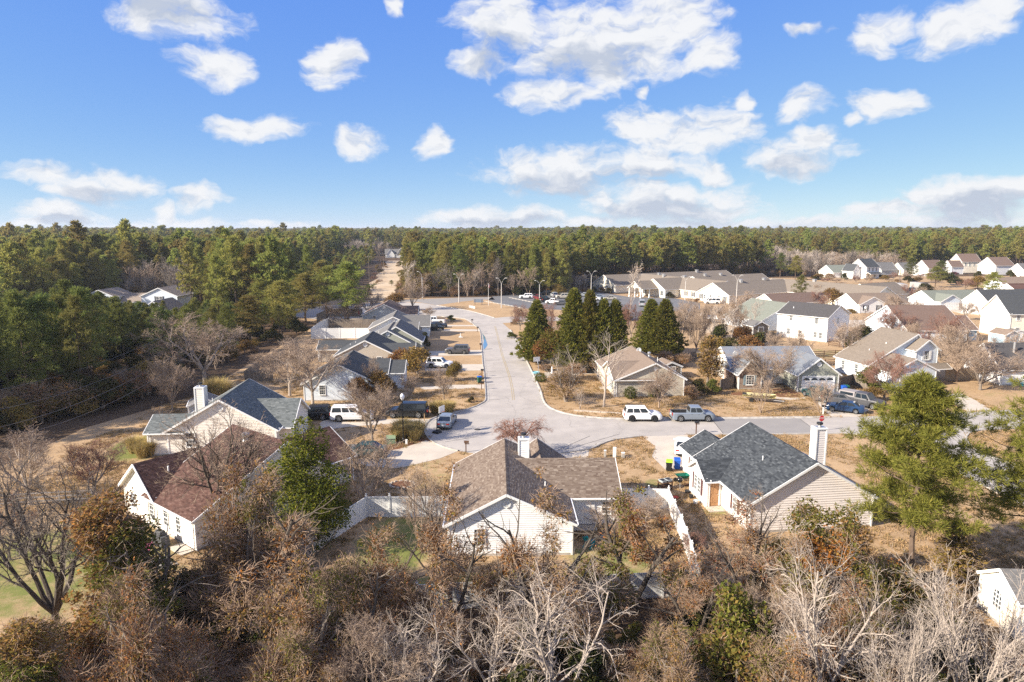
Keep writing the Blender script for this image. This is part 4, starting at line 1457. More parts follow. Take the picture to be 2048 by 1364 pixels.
KINDS = {
    # L, W, wheel radius, wheel xs, sill, belt, hood, roof, cabin (rear bottom, rear top, front top, front bottom), deck height behind cabin
    'suv': dict(L=4.75, W=1.92, r=0.39, wx=(-1.38, 1.42), belt=1.10, hood=1.10, roof=1.76, cab=(-2.28, -2.02, 0.35, 1.02), deck=None),
    'big_suv': dict(L=5.4, W=2.02, r=0.41, wx=(-1.55, 1.75), belt=1.16, hood=1.15, roof=1.88, cab=(-2.62, -2.45, 0.60, 1.25), deck=None),
    'sedan': dict(L=4.75, W=1.82, r=0.33, wx=(-1.38, 1.40), belt=0.95, hood=0.93, roof=1.45, cab=(-1.85, -1.05, 0.25, 1.10), deck=1.0),
    'pickup': dict(L=5.4, W=1.98, r=0.40, wx=(-1.62, 1.78), belt=1.15, hood=1.14, roof=1.84, cab=(-0.55, -0.42, 0.85, 1.45), deck='bed'),
    'capped_pickup': dict(L=5.9, W=2.03, r=0.43, wx=(-1.75, 1.95), belt=1.22, hood=1.25, roof=1.95, cab=(-0.60, -0.48, 0.95, 1.55), deck='cap'),
    'van': dict(L=5.1, W=2.0, r=0.37, wx=(-1.45, 1.55), belt=1.15, hood=1.08, roof=1.98, cab=(-2.48, -2.36, 1.05, 1.75), deck=None),
}
WHEELS = {}
def wheel_meshes(r, dark):
    key = (r, dark)
    if key in WHEELS:
        return WHEELS[key]
    t = MB()
    t.lathe([(r * 0.62, -0.10), (r * 0.93, -0.115), (r, -0.07), (r, 0.07), (r * 0.93, 0.115), (r * 0.62, 0.10)], 20, TYRE, axis='y')
    rm = MB()
    m = DALLOY if dark else ALLOY
    rm.lathe([(r * 0.64, 0.10), (r * 0.60, 0.085), (r * 0.57, 0.05), (0.0, 0.05)], 16, DALLOY, axis='y')
    rm.lathe([(r * 0.66, 0.095), (r * 0.64, 0.115), (r * 0.58, 0.11), (r * 0.56, 0.07)], 16, m, axis='y')
    rm.lathe([(r * 0.15, 0.06), (r * 0.14, 0.11), (0.0, 0.115)], 10, m, axis='y')
    for i in range(5):
        a = 2 * math.pi * i / 5
        rm.beam((0.05 * math.cos(a), 0.085, 0.05 * math.sin(a)), (r * 0.6 * math.cos(a), 0.095, r * 0.6 * math.sin(a)), 0.09, 0.04, m)
    WHEELS[key] = (t.mesh('wheel', True), rm.mesh('rim'))
    return WHEELS[key]

def vehicle(kind, name, label, cat, x, y, rz, body, group=None, dark_wheels=False, glass=None, scale=1.0, rails=False, plate=True, cap=None, detail=True, z=0.02):
    K = KINDS[kind]
    L, W, r, wx = K['L'], K['W'] / 2, K['r'], K['wx']
    t = thing(name, label, cat, (x, y, z), rz, group)
    belt, hood, roof, cab = K['belt'], K['hood'], K['roof'], K['cab']
    sill = r * 0.62
    def zb(xx):
        for w in wx:
            d = abs(xx - w)
            R_ = r * 1.18
            if d < R_:
                return max(sill, r + math.sqrt(max(0, R_ * R_ - d * d)) * 0.98)
        return sill
    xs = [-L / 2, -L / 2 + 0.06, -L / 2 + 0.25]
    for w in wx:
        R_ = r * 1.18
        xs += [w - R_ - 0.001, w - R_ * 0.999, w - R_ * 0.8, w - R_ * 0.45, w, w + R_ * 0.45, w + R_ * 0.8, w + R_ * 0.999, w + R_ + 0.001]
    xs += [cab[0], cab[3], L / 2 - 0.55, L / 2 - 0.25, L / 2 - 0.06, L / 2]
    xs = sorted(set(round(v, 4) for v in xs if -L / 2 <= v <= L / 2))
    st = []
    deck = K['deck']
    for xx in xs:
        top = belt
        if xx > cab[3]:
            f = (xx - cab[3]) / (L / 2 - cab[3])
            top = belt + (hood - belt) * f - 0.28 * f ** 3
        elif xx < cab[0] and deck and not isinstance(deck, str):
            top = deck - 0.06 * ((cab[0] - xx) / (L / 2 + cab[0])) ** 2
        e = min((xx + L / 2), (L / 2 - xx))
        k = 1 - 0.16 * max(0, 1 - e / 0.5) ** 2
        zz = zb(xx)
        if e < 0.2:
            zz += 0.08
        st.append((xx, min(zz, top - 0.12), top - 0.10, top, W * 0.96 * k, W * k, W * 0.93 * k))
    bed = deck in ('bed', 'cap')
    b = MB()
    if bed:
        loft(b, [s_ for s_ in st if s_[0] >= cab[0] - 1e-6], body)
        # open bed: floor, two sides, tailgate
        rear = [s_ for s_ in st if s_[0] <= cab[0] + 1e-6]
        for sg in (-1, 1):
            for s0, s1 in zip(rear[:-1], rear[1:]):
                q = lambda s_, yy, z_: (s_[0], sg * yy, z_)
                for (ya0, za, yb0, zb_) in (('w0', 'b', 'w1', 's'), ('w1', 's', 'w2', 't')):
                    pass
                b.poly([q(s0, s0[4], s0[1]), q(s1, s1[4], s1[1]), q(s1, s1[5], s1[2]), q(s0, s0[5], s0[2])], body)
                b.poly([q(s0, s0[5], s0[2]), q(s1, s1[5], s1[2]), q(s1, s1[6], s1[3]), q(s0, s0[6], s0[3])], body)
                b.poly([q(s0, s0[6], s0[3]), q(s1, s1[6], s1[3]), q(s1, s1[6] - 0.09, s1[3]), q(s0, s0[6] - 0.09, s0[3])], body)
                b.poly([q(s0, s0[6] - 0.09, s0[3]), q(s1, s1[6] - 0.09, s1[3]), q(s1, s1[6] - 0.09, 0.66), q(s0, s0[6] - 0.09, 0.66)], TRIMB)
        b.box(((cab[0] - L / 2) / 2, 0, 0.64), (cab[0] + L / 2 - 0.02, 2 * W * 0.85, 0.05), TRIMB)
        b.box((-L / 2 + 0.04, 0, (sill + belt) / 2 + 0.1), (0.08, 2 * W * 0.86, belt - sill - 0.25), body)
        if deck == 'cap':
            cm2 = cap or body
            b.hull8([(-L / 2 + 0.05, -W * .9, belt), (cab[0] - .02, -W * .9, belt), (cab[0] - .02, W * .9, belt), (-L / 2 + 0.05, W * .9, belt)],
                    [(-L / 2 + 0.2, -W * .76, roof - 0.06), (cab[0] - .02, -W * .76, roof - .02), (cab[0] - .02, W * .76, roof - .02), (-L / 2 + 0.2, W * .76, roof - .06)], cm2)
    else:
        loft(b, st, body)
    # cabin
    c0, c1, c2, c3 = cab
    wb, wt = W * 0.93, W * 0.74 if kind != 'van' else W * 0.82
    zb_, zt = belt - 0.02, roof
    def cabpt(fx, fz, sg=1, out=0.0):
        xb, xt = c0 + (c3 - c0) * fx, c1 + (c2 - c1) * fx
        xx = xb + (xt - xb) * fz
        yy = wb + (wt - wb) * fz
        return (xx, sg * (yy + out), zb_ + (zt - zb_) * fz)
    nsec = 6
    ring_lo = [cabpt(i / nsec, 0) for i in range(nsec + 1)]
    for sg in (-1, 1):
        for i in range(nsec):
            b.poly([cabpt(i / nsec, 0, sg), cabpt((i + 1) / nsec, 0, sg), cabpt((i + 1) / nsec, 0.93, sg), cabpt(i / nsec, 0.93, sg)], body)
            b.poly([cabpt(i / nsec, 0.93, sg), cabpt((i + 1) / nsec, 0.93, sg), (cabpt((i + 1) / nsec, 1, sg)[0], sg * wt * 0.88, zt + 0.015), (cabpt(i / nsec, 1, sg)[0], sg * wt * 0.88, zt + 0.015)], body)
    for i in range(nsec):
        a0, a1 = cabpt(i / nsec, 1)[0], cabpt((i + 1) / nsec, 1)[0]
        b.poly([(a0, -wt * .88, zt + .015), (a1, -wt * .88, zt + .015), (a1, 0, zt + .04), (a0, 0, zt + .04)], body)
        b.poly([(a0, 0, zt + .04), (a1, 0, zt + .04), (a1, wt * .88, zt + .015), (a0, wt * .88, zt + .015)], body)
    for fx in (0, 1):
        p0, p1 = cabpt(fx, 0, -1), cabpt(fx, 0, 1)
        p2, p3 = (cabpt(fx, 1)[0], wt * .88, zt + .015), (cabpt(fx, 1)[0], -wt * .88, zt + .015)
        m2, m3 = cabpt(fx, .93, 1), cabpt(fx, .93, -1)
        b.poly([p0, p1, m2, p2, p3, m3], body)
    # bumpers' dark lower edge and grille
    if detail:
        b.box((L / 2 - 0.03, 0, sill + 0.16), (0.10, W * 1.5, 0.16), TRIMB)
        b.box((-L / 2 + 0.03, 0, sill + 0.14), (0.10, W * 1.6, 0.14), TRIMB)
        b.box((L / 2 - 0.04, 0, hood - 0.40), (0.10, W * 0.95, 0.16), TRIMB)
        for sg in (-1, 1):
            b.box((sum(wx) / 2, sg * (W * 0.965), sill + 0.06), (wx[1] - wx[0] - 2.4 * r, 0.03, 0.07), TRIMB)
    b.build('body', t)
    # windows
    cuts = {'suv': [(0.05, 0.30), (0.33, 0.60), (0.63, 0.93)], 'big_suv': [(0.04, 0.36), (0.39, 0.63), (0.66, 0.92)], 'van': [(0.04, 0.36), (0.39, 0.68), (0.71, 0.95)],
            'sedan': [(0.14, 0.50), (0.53, 0.90)], 'pickup': [(0.06, 0.44), (0.48, 0.90)], 'capped_pickup': [(0.06, 0.44), (0.48, 0.90)]}[kind]
    gl = glass or CARGL
    wm_ = MB()
    for sg in (-1, 1):
        for a0, a1 in cuts:
            w_ = MB()
            w_.poly([cabpt(a0, 0.12, sg, .008), cabpt(a1, 0.12, sg, .008), cabpt(min(a1, .93), 0.86, sg, .008), cabpt(a0 + .01, 0.86, sg, .008)], gl)
            w_.build('side_window', t)
    for fx, nm in ((1, 'windscreen'), (0, 'rear_window')):
        w_ = MB()
        dx = 0.012 if fx else -0.012
        p = [cabpt(fx, .10, -1), cabpt(fx, .10, 1), cabpt(fx, .88, 1), cabpt(fx, .88, -1)]
        w_.poly([(q[0] + dx, q[1] * 0.90, q[2] + 0.006) for q in p], gl)
        w_.build(nm, t)
    if kind == 'capped_pickup':
        for sg in (-1, 1):
            w_ = MB()
            w_.poly([(-L / 2 + .35, sg * W * .875, belt + .15), (cab[0] - .2, sg * W * .875, belt + .15), (cab[0] - .2, sg * W * .80, roof - .2), (-L / 2 + .35, sg * W * .80, roof - .2)], gl)
            w_.build('side_window', t)
    tm, rm = wheel_meshes(r, dark_wheels)
    for w in wx:
        for sg in (-1, 1):
            o = obj('wheel', tm, t, loc=(w, sg * (W - 0.12), r), rz=0 if sg > 0 else math.pi)
            obj('rim', rm, o)
    if detail:
        hl, tl = MB(), MB()
        hl.hull8([(-.08, -.2, -.07), (.07, -.2, -.06), (.07, .2, -.06), (-.08, .2, -.07)], [(-.12, -.2, .07), (.02, -.18, .06), (.02, .18, .06), (-.12, .2, .07)], CLEARL)
        tall = kind in ('suv', 'big_suv', 'van', 'pickup', 'capped_pickup')
        tl.box((0, 0, 0), (0.09, 0.16 if tall else 0.36, 0.36 if tall else 0.15), REDL)
        hm, tmn = hl.mesh('headlight'), tl.mesh('tail_light')
        for sg in (-1, 1):
            obj('headlight', hm, t, loc=(L / 2 - 0.10, sg * W * 0.64, hood - 0.36))
            obj('tail_light', tmn, t, loc=(-L / 2 + 0.03, sg * (W * 0.80 if tall else W * .62), belt - 0.18))
        m_ = MB()
        m_.box((0, 0, 0), (0.14, 0.2, 0.15), body)
        mm = m_.mesh('wing_mirror')
        for sg in (-1, 1):
            obj('wing_mirror', mm, t, loc=(c3 - 0.42, sg * (W + 0.06), belt + 0.10))
        if plate:
            p_ = MB()
            p_.box((-L / 2 - 0.012, 0, belt - 0.32), (0.02, 0.32, 0.16), PLATE)
            p_.build('number_plate', t)
        d_ = MB()
        for sg in (-1, 1):
            for a0, a1 in cuts[-2:]:
                d_.box((cabpt(a0 + .06, 0)[0], sg * (W * 0.99 + .01), belt - 0.14), (0.2, 0.035, 0.035), body)
        d_.build('door_handle', t)
        if rails:
            r_ = MB()
            for sg in (-1, 1):
                r_.tube([(c1 + .1, sg * wt * .8, zt + .02), (c1 + .15, sg * wt * .8, zt + .09), (c2 - .25, sg * wt * .8, zt + .09), (c2 - .2, sg * wt * .8, zt + .02)], .025, 6, TRIMB)
            r_.build('roof_rail', t)
    if scale != 1.0:
        t.scale = (scale,) * 3
    return t

def car(kind, label, cat, u, v, deg, body, **kw):
    p = G(u, v)
    nm = {'suv': 'parked_car', 'big_suv': 'parked_car', 'sedan': 'parked_car', 'pickup': 'pickup_truck', 'capped_pickup': 'pickup_truck', 'van': 'parked_van'}[kind]
    return vehicle(kind, nm, label, cat, p.x, p.y, R(deg), body, **kw)
# deg: heading, 0 = to the right of the picture, 90 = away from the camera
car('suv', 'white four wheel drive with black wheels parked at the kerb behind the silver pickup', 'car', 1284, 840, -1, P_WHITE, dark_wheels=True, rails=True)
car('pickup', 'silver crew cab pickup with an empty black bed parked at the kerb', 'pickup', 1384, 840, -1, P_SBLUE)
car('sedan', 'silver saloon parked at the bend beside the post, tail towards us', 'car', 894, 850, 84, P_SBLUE)
car('big_suv', 'long white estate four wheel drive on the drive behind the round bare tree', 'car', 706, 840, 2, P_WHITE, rails=True)
car('big_suv', 'black four wheel drive parked nose to nose with the long white one', 'car', 815, 833, 180, P_BLACK)
car('suv', 'black four wheel drive half hidden behind the grey green roof', 'car', 626, 838, 186, P_BLACK, rails=True)
car('sedan', 'dark teal car in front of the red brown garage', 'car', 728, 911, 178, P_TEAL)
car('suv', 'white four wheel drive beside the brown bush on the second driveway', 'car', 880, 735, -8, P_WHITE)
car('suv', 'dark grey four wheel drive standing across the third driveway', 'car', 915, 707, 178, P_GREYD)
car('suv', 'black four wheel drive on the fourth driveway, nearer of the dark pair', 'car', 868, 661, 5, P_BLACK)
car('sedan', 'navy car just behind the black four wheel drive on the far driveways', 'car', 875, 655, 5, P_NAVY)
car('pickup', 'white pickup on the far driveway behind the two dark cars', 'pickup', 870, 647, 180, P_WHITE)
car('capped_pickup', 'dark grey heavy pickup with a grey bed cover and a row of cab lamps', 'pickup', 1722, 812, -52, P_GREYD, cap=mat('grey_canvas', (0.27, 0.25, 0.25), 0.9), dark_wheels=False)
car('sedan', 'blue saloon on the drive beside the dark heavy pickup', 'car', 1688, 823, 152, P_BLUE)
car('sedan', 'dark saloon farther up the drive behind the blue one', 'car', 1672, 806, 150, P_GREYD)
car('suv', 'dark car in front of the white double garage door', 'car', 1632, 797, 100, P_TEAL)
car('sedan', 'white car half hidden by the slate grey garage roof', 'car', 1366, 902, 75, P_WHITE)
car('sedan', 'black car on the side drive behind the slim bare trees left of the tan house', 'car', 1172, 745, 185, P_BLACK)
car('suv', 'white crossover alone at the left end of the car park', 'car', 1052, 597, 180, P_WHITE)
car('pickup', 'dark red pickup in the car park beside the white crossover', 'pickup', 1078, 600, 120, P_RED)
car('suv', 'black car in the back row of the car park, left', 'car', 1090, 590, 185, P_BLACK)
car('pickup', 'black pickup in the car park in front of the tall twin lamp', 'pickup', 1088, 603, 60, P_BLACK)
car('suv', 'silver hatch in the back row of the car park, right of the black car', 'car', 1108, 594, 100, P_SILVER)
car('suv', 'pale silver four wheel drive in the back row of the car park', 'car', 1123, 590, 178, P_SILVER)
car('big_suv', 'champagne estate broadside in the car park left of the tallest cypresses', 'car', 1127, 597, 178, P_TANP)
car('pickup', 'white work pickup in the front row of the car park', 'pickup', 1108, 608, 160, P_WHITE)
car('sedan', 'dark grey car in the front row of the car park left of the cypresses', 'car', 1122, 610, 170, P_GREYD)
car('sedan', 'light grey saloon in the car park just above the cypress tips, left', 'car', 1168, 593, 175, P_SILVER)
car('sedan', 'white car in the car park beside the pole with two lamps', 'car', 1187, 601, 178, P_WHITE)
car('sedan', 'pale blue saloon in the car park right of the white one', 'car', 1196, 597, 178, P_SBLUE)
car('sedan', 'champagne saloon in the car park nearest the porch', 'car', 1220, 600, 178, P_TANP)
car('van', 'silver van below the porch of the care home', 'van', 1284, 612, 80, P_SILVER)
car('van', 'white minibus parked at the gabled wing of the care home', 'van', 1424, 608, 175, P_WHITE)
car('sedan', 'dark red car before the far right cream house', 'car', 1908, 549, 10, P_RED)
car('sedan', 'white car on the lane of the far right hamlet', 'car', 1900, 553, 0, P_WHITE)
car('pickup', 'teal truck between the two grey trailers, far right', 'pickup', 1823, 584, -80, paint('pale_teal', (0.10, 0.20, 0.24)))

# ------------------------------------------------------------------ street furniture
POLE = mat('pale_concrete_pole', (0.50, 0.48, 0.45), 0.8)
UPOLE = mat('creosoted_pole_wood', (0.15, 0.12, 0.10), 0.9, col2=(0.11, 0.09, 0.075), nscale=4)
GLOBE = mat('lamp_globe', (0.72, 0.73, 0.74), 0.25, 0.5)
def lamp_pole(u, vb, vt, label, arms=2, h=None):
    p, hh = HT(u, vb, vt)
    h = h or hh
    t = thing('street_lamp', label, 'street lamp', p, 0, 'tall pale lamp poles round the car park')
    m_ = MB()
    m_.tube([(0, 0, 0), (0, 0, h * .5), (0, 0, h * 0.8)], [.16, .13, .10], 8, POLE)
    m_.build('pole', t)
    for sg in ((-1, 1) if arms == 2 else (-1,)):
        a = MB()
        a.tube([(0, 0, h * .79), (sg * .25, 0, h * .88), (sg * .7, 0, h * .96), (sg * 1.15, 0, h)], .05, 6, POLE)
        a.build('arm', t)
        b = MB()
        b.hull8([(sg * 1.1 - .1, -.15, h - .1), (sg * 1.1 + sg * .65, -.13, h - .06), (sg * 1.1 + sg * .65, .13, h - .06), (sg * 1.1 - .1, .15, h - .1)],
                [(sg * 1.1 - .1, -.12, h + .08), (sg * 1.1 + sg * .6, -.08, h + .06), (sg * 1.1 + sg * .6, .08, h + .06), (sg * 1.1 - .1, .12, h + .08)], POLE)
        b.build('lamp_head', t)
lamp_pole(845, 597, 543, 'single armed lamp pole leftmost, before the bare bush by the track', 1)
lamp_pole(918, 605, 548, 'twin lamp pole on the dry grass island, left of the notice board')
lamp_pole(1003, 616, 556, 'twin lamp pole right of the flagpole on the grass island')
lamp_pole(1079, 602, 561, 'twin lamp pole behind the lone left cypress')
lamp_pole(1182, 594, 542, 'twin lamp pole left of the first cream gable')
lamp_pole(1370, 600, 553, 'twin lamp pole in front of the care home porch, right side')
lamp_pole(1472, 612, 550, 'twin lamp pole before the dark slope of the care home')
lamp_pole(1458, 551, 525, 'single lamp pole at the wood edge behind the care home', 1)

def utility(u, vb, vt, label, cross=True):
    p, h = HT(u, vb, vt)
    t = thing('utility_pole', label, 'utility pole', p, R(6), 'wooden utility poles')
    m_ = MB(); m_.tube([(0, 0, 0), (0, 0, h)], [.17, .11], 8, UPOLE); m_.build('pole', t)
    if cross:
        c = MB(); c.box((0, -.12, h - .7), (2.6, .1, .14), UPOLE); c.build('crossarm', t)
        i = MB()
        for x in (-1.2, -.5, .5, 1.2):
            i.lathe([(.05, h - .62), (.07, h - .5), (.04, h - .4), (0, h - .38)], 8, GLOBE, (x, -.12, 0))
        i.build('insulator', t)
utility(739, 563, 511, 'wooden pole with crossarm beside the sandy track, nearer one')
utility(768, 550, 506, 'wooden pole with crossarm beside the sandy track, farther one')
utility(683, 552, 526, 'bare pale pole in the trees left of the track poles', False)
utility(1121, 570, 533, 'bare pale pole at the wood edge above the car park', False)
utility(1798, 575, 537, 'wooden pole before the far right hamlet', False)

def post_lamp(u, vb, vt, label):
    p, h = HT(u, vb, vt)
    t = thing('post_lamp', label, 'street lamp', p, 0, 'black post lamps with white lantern')
    m_ = MB(); m_.lathe([(.14, 0), (.14, .5), (.07, .62), (.05, h - .95), (.09, h - .9), (.09, h - .8), (0, h - .8)], 10, BLACK); m_.build('post', t)
    g = MB(); g.lathe([(.10, h - .8), (.24, h - .55), (.26, h - .35), (.16, h - .15), (.05, h - .05), (0, h)], 12, GLOBE); g.build('lantern', t, smooth=True)
post_lamp(807, 886, 786, 'black lamp post with white lantern among the tan grass clumps')
post_lamp(1729, 640, 612, 'black lamp post with white lantern before the shaded front gable')
post_lamp(386, 622, 596, 'black lamp post with white lantern rising behind the left pines')

def mailbox(u, v, label, post=WOODB, box=BLACK, hgt=1.05, rz=0.0):
    p = G(u, v)
    t = thing('mailbox', label, 'mailbox', p, rz)
    m_ = MB(); m_.box((0, 0, hgt / 2), (.11, .11, hgt), post); m_.box((.12, 0, hgt - .12), (.5, .09, .09), post); m_.build('post', t)
    b = MB()
    pr = [(-.09, 0), (.09, 0), (.09, .12), (.06, .19), (0, .215), (-.06, .19), (-.09, .12)]
    b.hull8([(-.2, -.1, hgt), (.32, -.1, hgt), (.32, .1, hgt), (-.2, .1, hgt)], [(-.2, -.1, hgt + .13), (.32, -.1, hgt + .13), (.32, .1, hgt + .13), (-.2, .1, hgt + .13)], box)
    b.hull8([(-.2, -.1, hgt + .13), (.32, -.1, hgt + .13), (.32, .1, hgt + .13), (-.2, .1, hgt + .13)], [(-.2, -.04, hgt + .22), (.32, -.04, hgt + .22), (.32, .04, hgt + .22), (-.2, .04, hgt + .22)], box)
    b.build('box', t)
mailbox(963, 779, 'black mailbox on a dark post beside the green wheelie bin')
mailbox(964, 753, 'black mailbox on a thin post at the second driveway')
mailbox(961, 699, 'black mailbox on a dark post by the blue puddle patch')
mailbox(955, 664, 'black mailbox by the fourth driveway, before the bend')
mailbox(944, 648, 'dark mailbox at the bend above the far driveways')
mailbox(1022, 632 + 20, 'grey mailbox on the grass corner right of the bend', box=METAL)
mailbox(1040, 680, 'dark mailbox beside the low juniper right of the street')
mailbox(849, 842, 'tan mailbox post at the end of the long drive', post=mat('tan_post', (0.33, 0.22, 0.12), 0.8), rz=R(90))
mailbox(932, 904, 'brown mailbox in a planter by the pale driveway', post=WOODB, box=WOODB)
mailbox(1646, 829, 'white mailbox post on the lawn corner before the blue saloon', post=TRIM)
mailbox(1392, 868, 'dark mailbox post peeping over the slate grey garage roof', hgt=1.35)

def bin_(u, v, label, body, lid, rz=0.0):
    p = G(u, v)
    t = thing('wheelie_bin', label, 'wheelie bin', p, rz, 'wheelie bins')
    b = MB()
    b.hull8([(-.24, -.26, .08), (.24, -.26, .08), (.24, .22, .08), (-.24, .22, .08)], [(-.31, -.36, 1.0), (.31, -.36, 1.0), (.31, .36, 1.0), (-.31, .36, 1.0)], body)
    b.box((0, -.365, .96), (.66, .04, .08), body)
    b.build('bin_body', t)
    l = MB()
    l.hull8([(-.33, -.38, 1.0), (.33, -.38, 1.0), (.33, .40, 1.0), (-.33, .40, 1.0)], [(-.29, -.30, 1.1), (.29, -.30, 1.1), (.29, .34, 1.14), (-.29, .34, 1.14)], lid)
    l.build('lid', t)
    w = MB()
    w.lathe([(0, -.06), (.13, -.06), (.13, .06), (0, .06)], 12, BLACK, (0, 0, 0), 'x')
    wm_ = w.mesh('wheel')
    for sg in (-1, 1):
        obj('wheel', wm_, t, loc=(sg * .26, .26, .13))
    h_ = MB(); h_.tube([(-.24, .40, 1.0), (-.22, .46, .97), (.22, .46, .97), (.24, .40, 1.0)], .018, 6, body); h_.build('handle', t)
PB, PG, PK, PL = (mat('bin_' + n, c, 0.5) for n, c in (('blue', (0.015, 0.09, 0.42)), ('green', (0.02, 0.10, 0.06)), ('black', (0.02, 0.02, 0.02)), ('lime', (0.32, 0.55, 0.03))))
bin_(1338, 942, 'black wheelie bin with lime green lid beside the blue one', PK, PL, R(-15))
bin_(1354, 938, 'blue wheelie bin next to the lime lidded one by the white wall', PB, PB, R(-10))
bin_(959, 766, 'green wheelie bin with blue lid at the kerb by the nearest driveway', PG, PB, R(200))
bin_(1687, 786, 'blue wheelie bin at the corner of the double garage', PB, PB)
bin_(1692, 785, 'green wheelie bin at the corner of the double garage', PG, PG)

# notice board, flagpole, hydrant and small street things
p = G(957, 610)
t = thing('notice_board', 'blue grey notice board on two posts on the dry grass island', 'sign', p, R(-4))
b = MB(); b.box((0, 0, 1.35), (2.9, .12, 1.1), mat('board_blue_grey', (0.16, 0.20, 0.26), 0.6)); b.build('board', t)
for sx in (-1.1, 1.1):
    b = MB(); b.box((sx, 0, .9), (.14, .14, 1.9), WOODB); b.build('post', t)
p, hh = HT(977, 611, 567)
t = thing('flagpole', 'white flagpole with a limp red and white flag on the grass island', 'flagpole', p)
b = MB(); b.tube([(0, 0, 0), (0, 0, hh)], [.06, .04], 8, TRIM); b.lathe([(0, hh), (.08, hh + .06), (0, hh + .14)], 8, TRIM); b.build('pole', t)
b = MB()
for i in range(6):
    b.hull8([(.05, -.02 + .05 * (i % 2), hh - .4 - i * .16), (.30, .03 - .05 * (i % 2), hh - .5 - i * .16), (.30, .05 - .05 * (i % 2), hh - .5 - i * .16), (.05, .0 + .05 * (i % 2), hh - .4 - i * .16)],
            [(.05, -.02 + .05 * (i % 2), hh - .25 - i * .16), (.30, .03 - .05 * (i % 2), hh - .35 - i * .16), (.30, .05 - .05 * (i % 2), hh - .35 - i * .16), (.05, .0 + .05 * (i % 2), hh - .25 - i * .16)],
            mat('flag_red', (0.45, 0.03, 0.04), 0.8) if i % 2 else TRIM)
b.build('flag', t)
for i, (u, v) in enumerate([(940, 616), (944, 617), (948, 618)]):
    p = G(u, v)
    b = MB(); b.hull8([(-.3, -.05, .1), (.3, -.05, .1), (.3, .05, .1), (-.3, .05, .1)], [(-.3, -.03, .85), (.3, -.03, .85), (.3, .03, .85), (-.3, .03, .85)], TRIM)
    for sx in (-.25, .25):
        b.box((sx, 0, .1), (.05, .05, .2), TRIM)
    o = b.build('yard_sign'); o.location = p
    tag(o, 'small white yard sign in the row before the notice board', 'sign', 'row of small white yard signs')
for u, v in [(970 + i * 7.2, 603 + i * 1.25) for i in range(11)] + [(1022 + i * 6.6, 596 + i * 1.35) for i in range(10)]:
    p = G(u, v)
    b = MB(); b.hull8([(-.85, -.09, 0), (.85, -.09, 0), (.85, .09, 0), (-.85, .09, 0)], [(-.85, -.05, .15), (.85, -.05, .15), (.85, .05, .15), (-.85, .05, .15)], KERB)
    o = b.build('wheel_stop'); o.location, o.rotation_euler = (p.x, p.y, 0.02), (0, 0, R(-24))
    tag(o, 'pale concrete wheel stop edging the car park', 'wheel stop', 'concrete wheel stops of the car park')

def stop_sign(u, vb, vt):
    p, h = HT(u, vb, vt)
    t = thing('stop_sign', 'red octagonal stop sign seen edge on behind the white chimney', 'sign', p, R(12))
    b = MB(); b.box((0, 0, h / 2), (.07, .07, h), BLACK); b.build('post', t)
    RED = mat('sign_red', (0.55, 0.02, 0.025), 0.5)
    s_ = MB()
    zc = h - .4
    for rr, yy, m_ in ((.40, -.05, TRIM), (.365, -.062, RED)):
        s_.poly([(rr * math.cos(R(22.5 + 45 * i)), yy, zc + rr * math.sin(R(22.5 + 45 * i))) for i in range(8)], m_)
    s_.poly([(.40 * math.cos(R(22.5 + 45 * i)), -.045, zc + .40 * math.sin(R(22.5 + 45 * i))) for i in reversed(range(8))], METAL)
    s_.build('sign_plate', t)
    c = bpy.data.curves.new('lettering', 'FONT')
    c.body, c.size, c.align_x, c.align_y, c.extrude = 'STOP', 0.30, 'CENTER', 'CENTER', 0.002
    c.materials.append(TRIM)
    o = bpy.data.objects.new('lettering', c)
    COL.objects.link(o)
    o.location, o.rotation_euler = (0, 0, 0), (0, 0, 0)
    bpy.context.view_layer.update()
    me = bpy.data.meshes.new_from_object(o.evaluated_get(bpy.context.evaluated_depsgraph_get()))
    bpy.data.objects.remove(o)
    o = obj('lettering', me, t, loc=(0, -.068, zc))
    o.rotation_euler = (R(90), 0, 0)
stop_sign(1641, 862, 830)

# portable basketball hoops
def hoop(u, v, h, rz, label, m=BLACK):
    p = G(u, v)
    t = thing('basketball_hoop', label, 'basketball hoop', p, rz)
    b = MB(); b.hull8([(-.45, -.3, 0), (.45, -.3, 0), (.45, .6, 0), (-.45, .6, 0)], [(-.4, -.25, .2), (.4, -.25, .2), (.35, .5, .28), (-.35, .5, .28)], m); b.build('base', t)
    b = MB(); b.tube([(0, .2, .2), (0, .1, h * .6), (0, 0, h * .8), (0, -.5, h)], .05, 8, m); b.build('post', t)
    b = MB(); b.box((0, -.6, h + .1), (1.1, .04, .75), TRIM); b.build('backboard', t)
    b = MB(); b.tube([(.23 * math.cos(a), -.86 + .23 * math.sin(a), h - .12) for a in np.linspace(0, 6.28, 13)], .012, 4, mat('hoop_orange', (0.6, 0.12, 0.02), .5), caps=False); b.build('ring', t)
hoop(876, 866, 2.9, R(60), 'black portable basketball hoop at the kerb beside the silver saloon')
hoop(1076, 752, 2.6, R(200), 'pale basketball hoop at the right kerb above the round clipped bush', METAL)
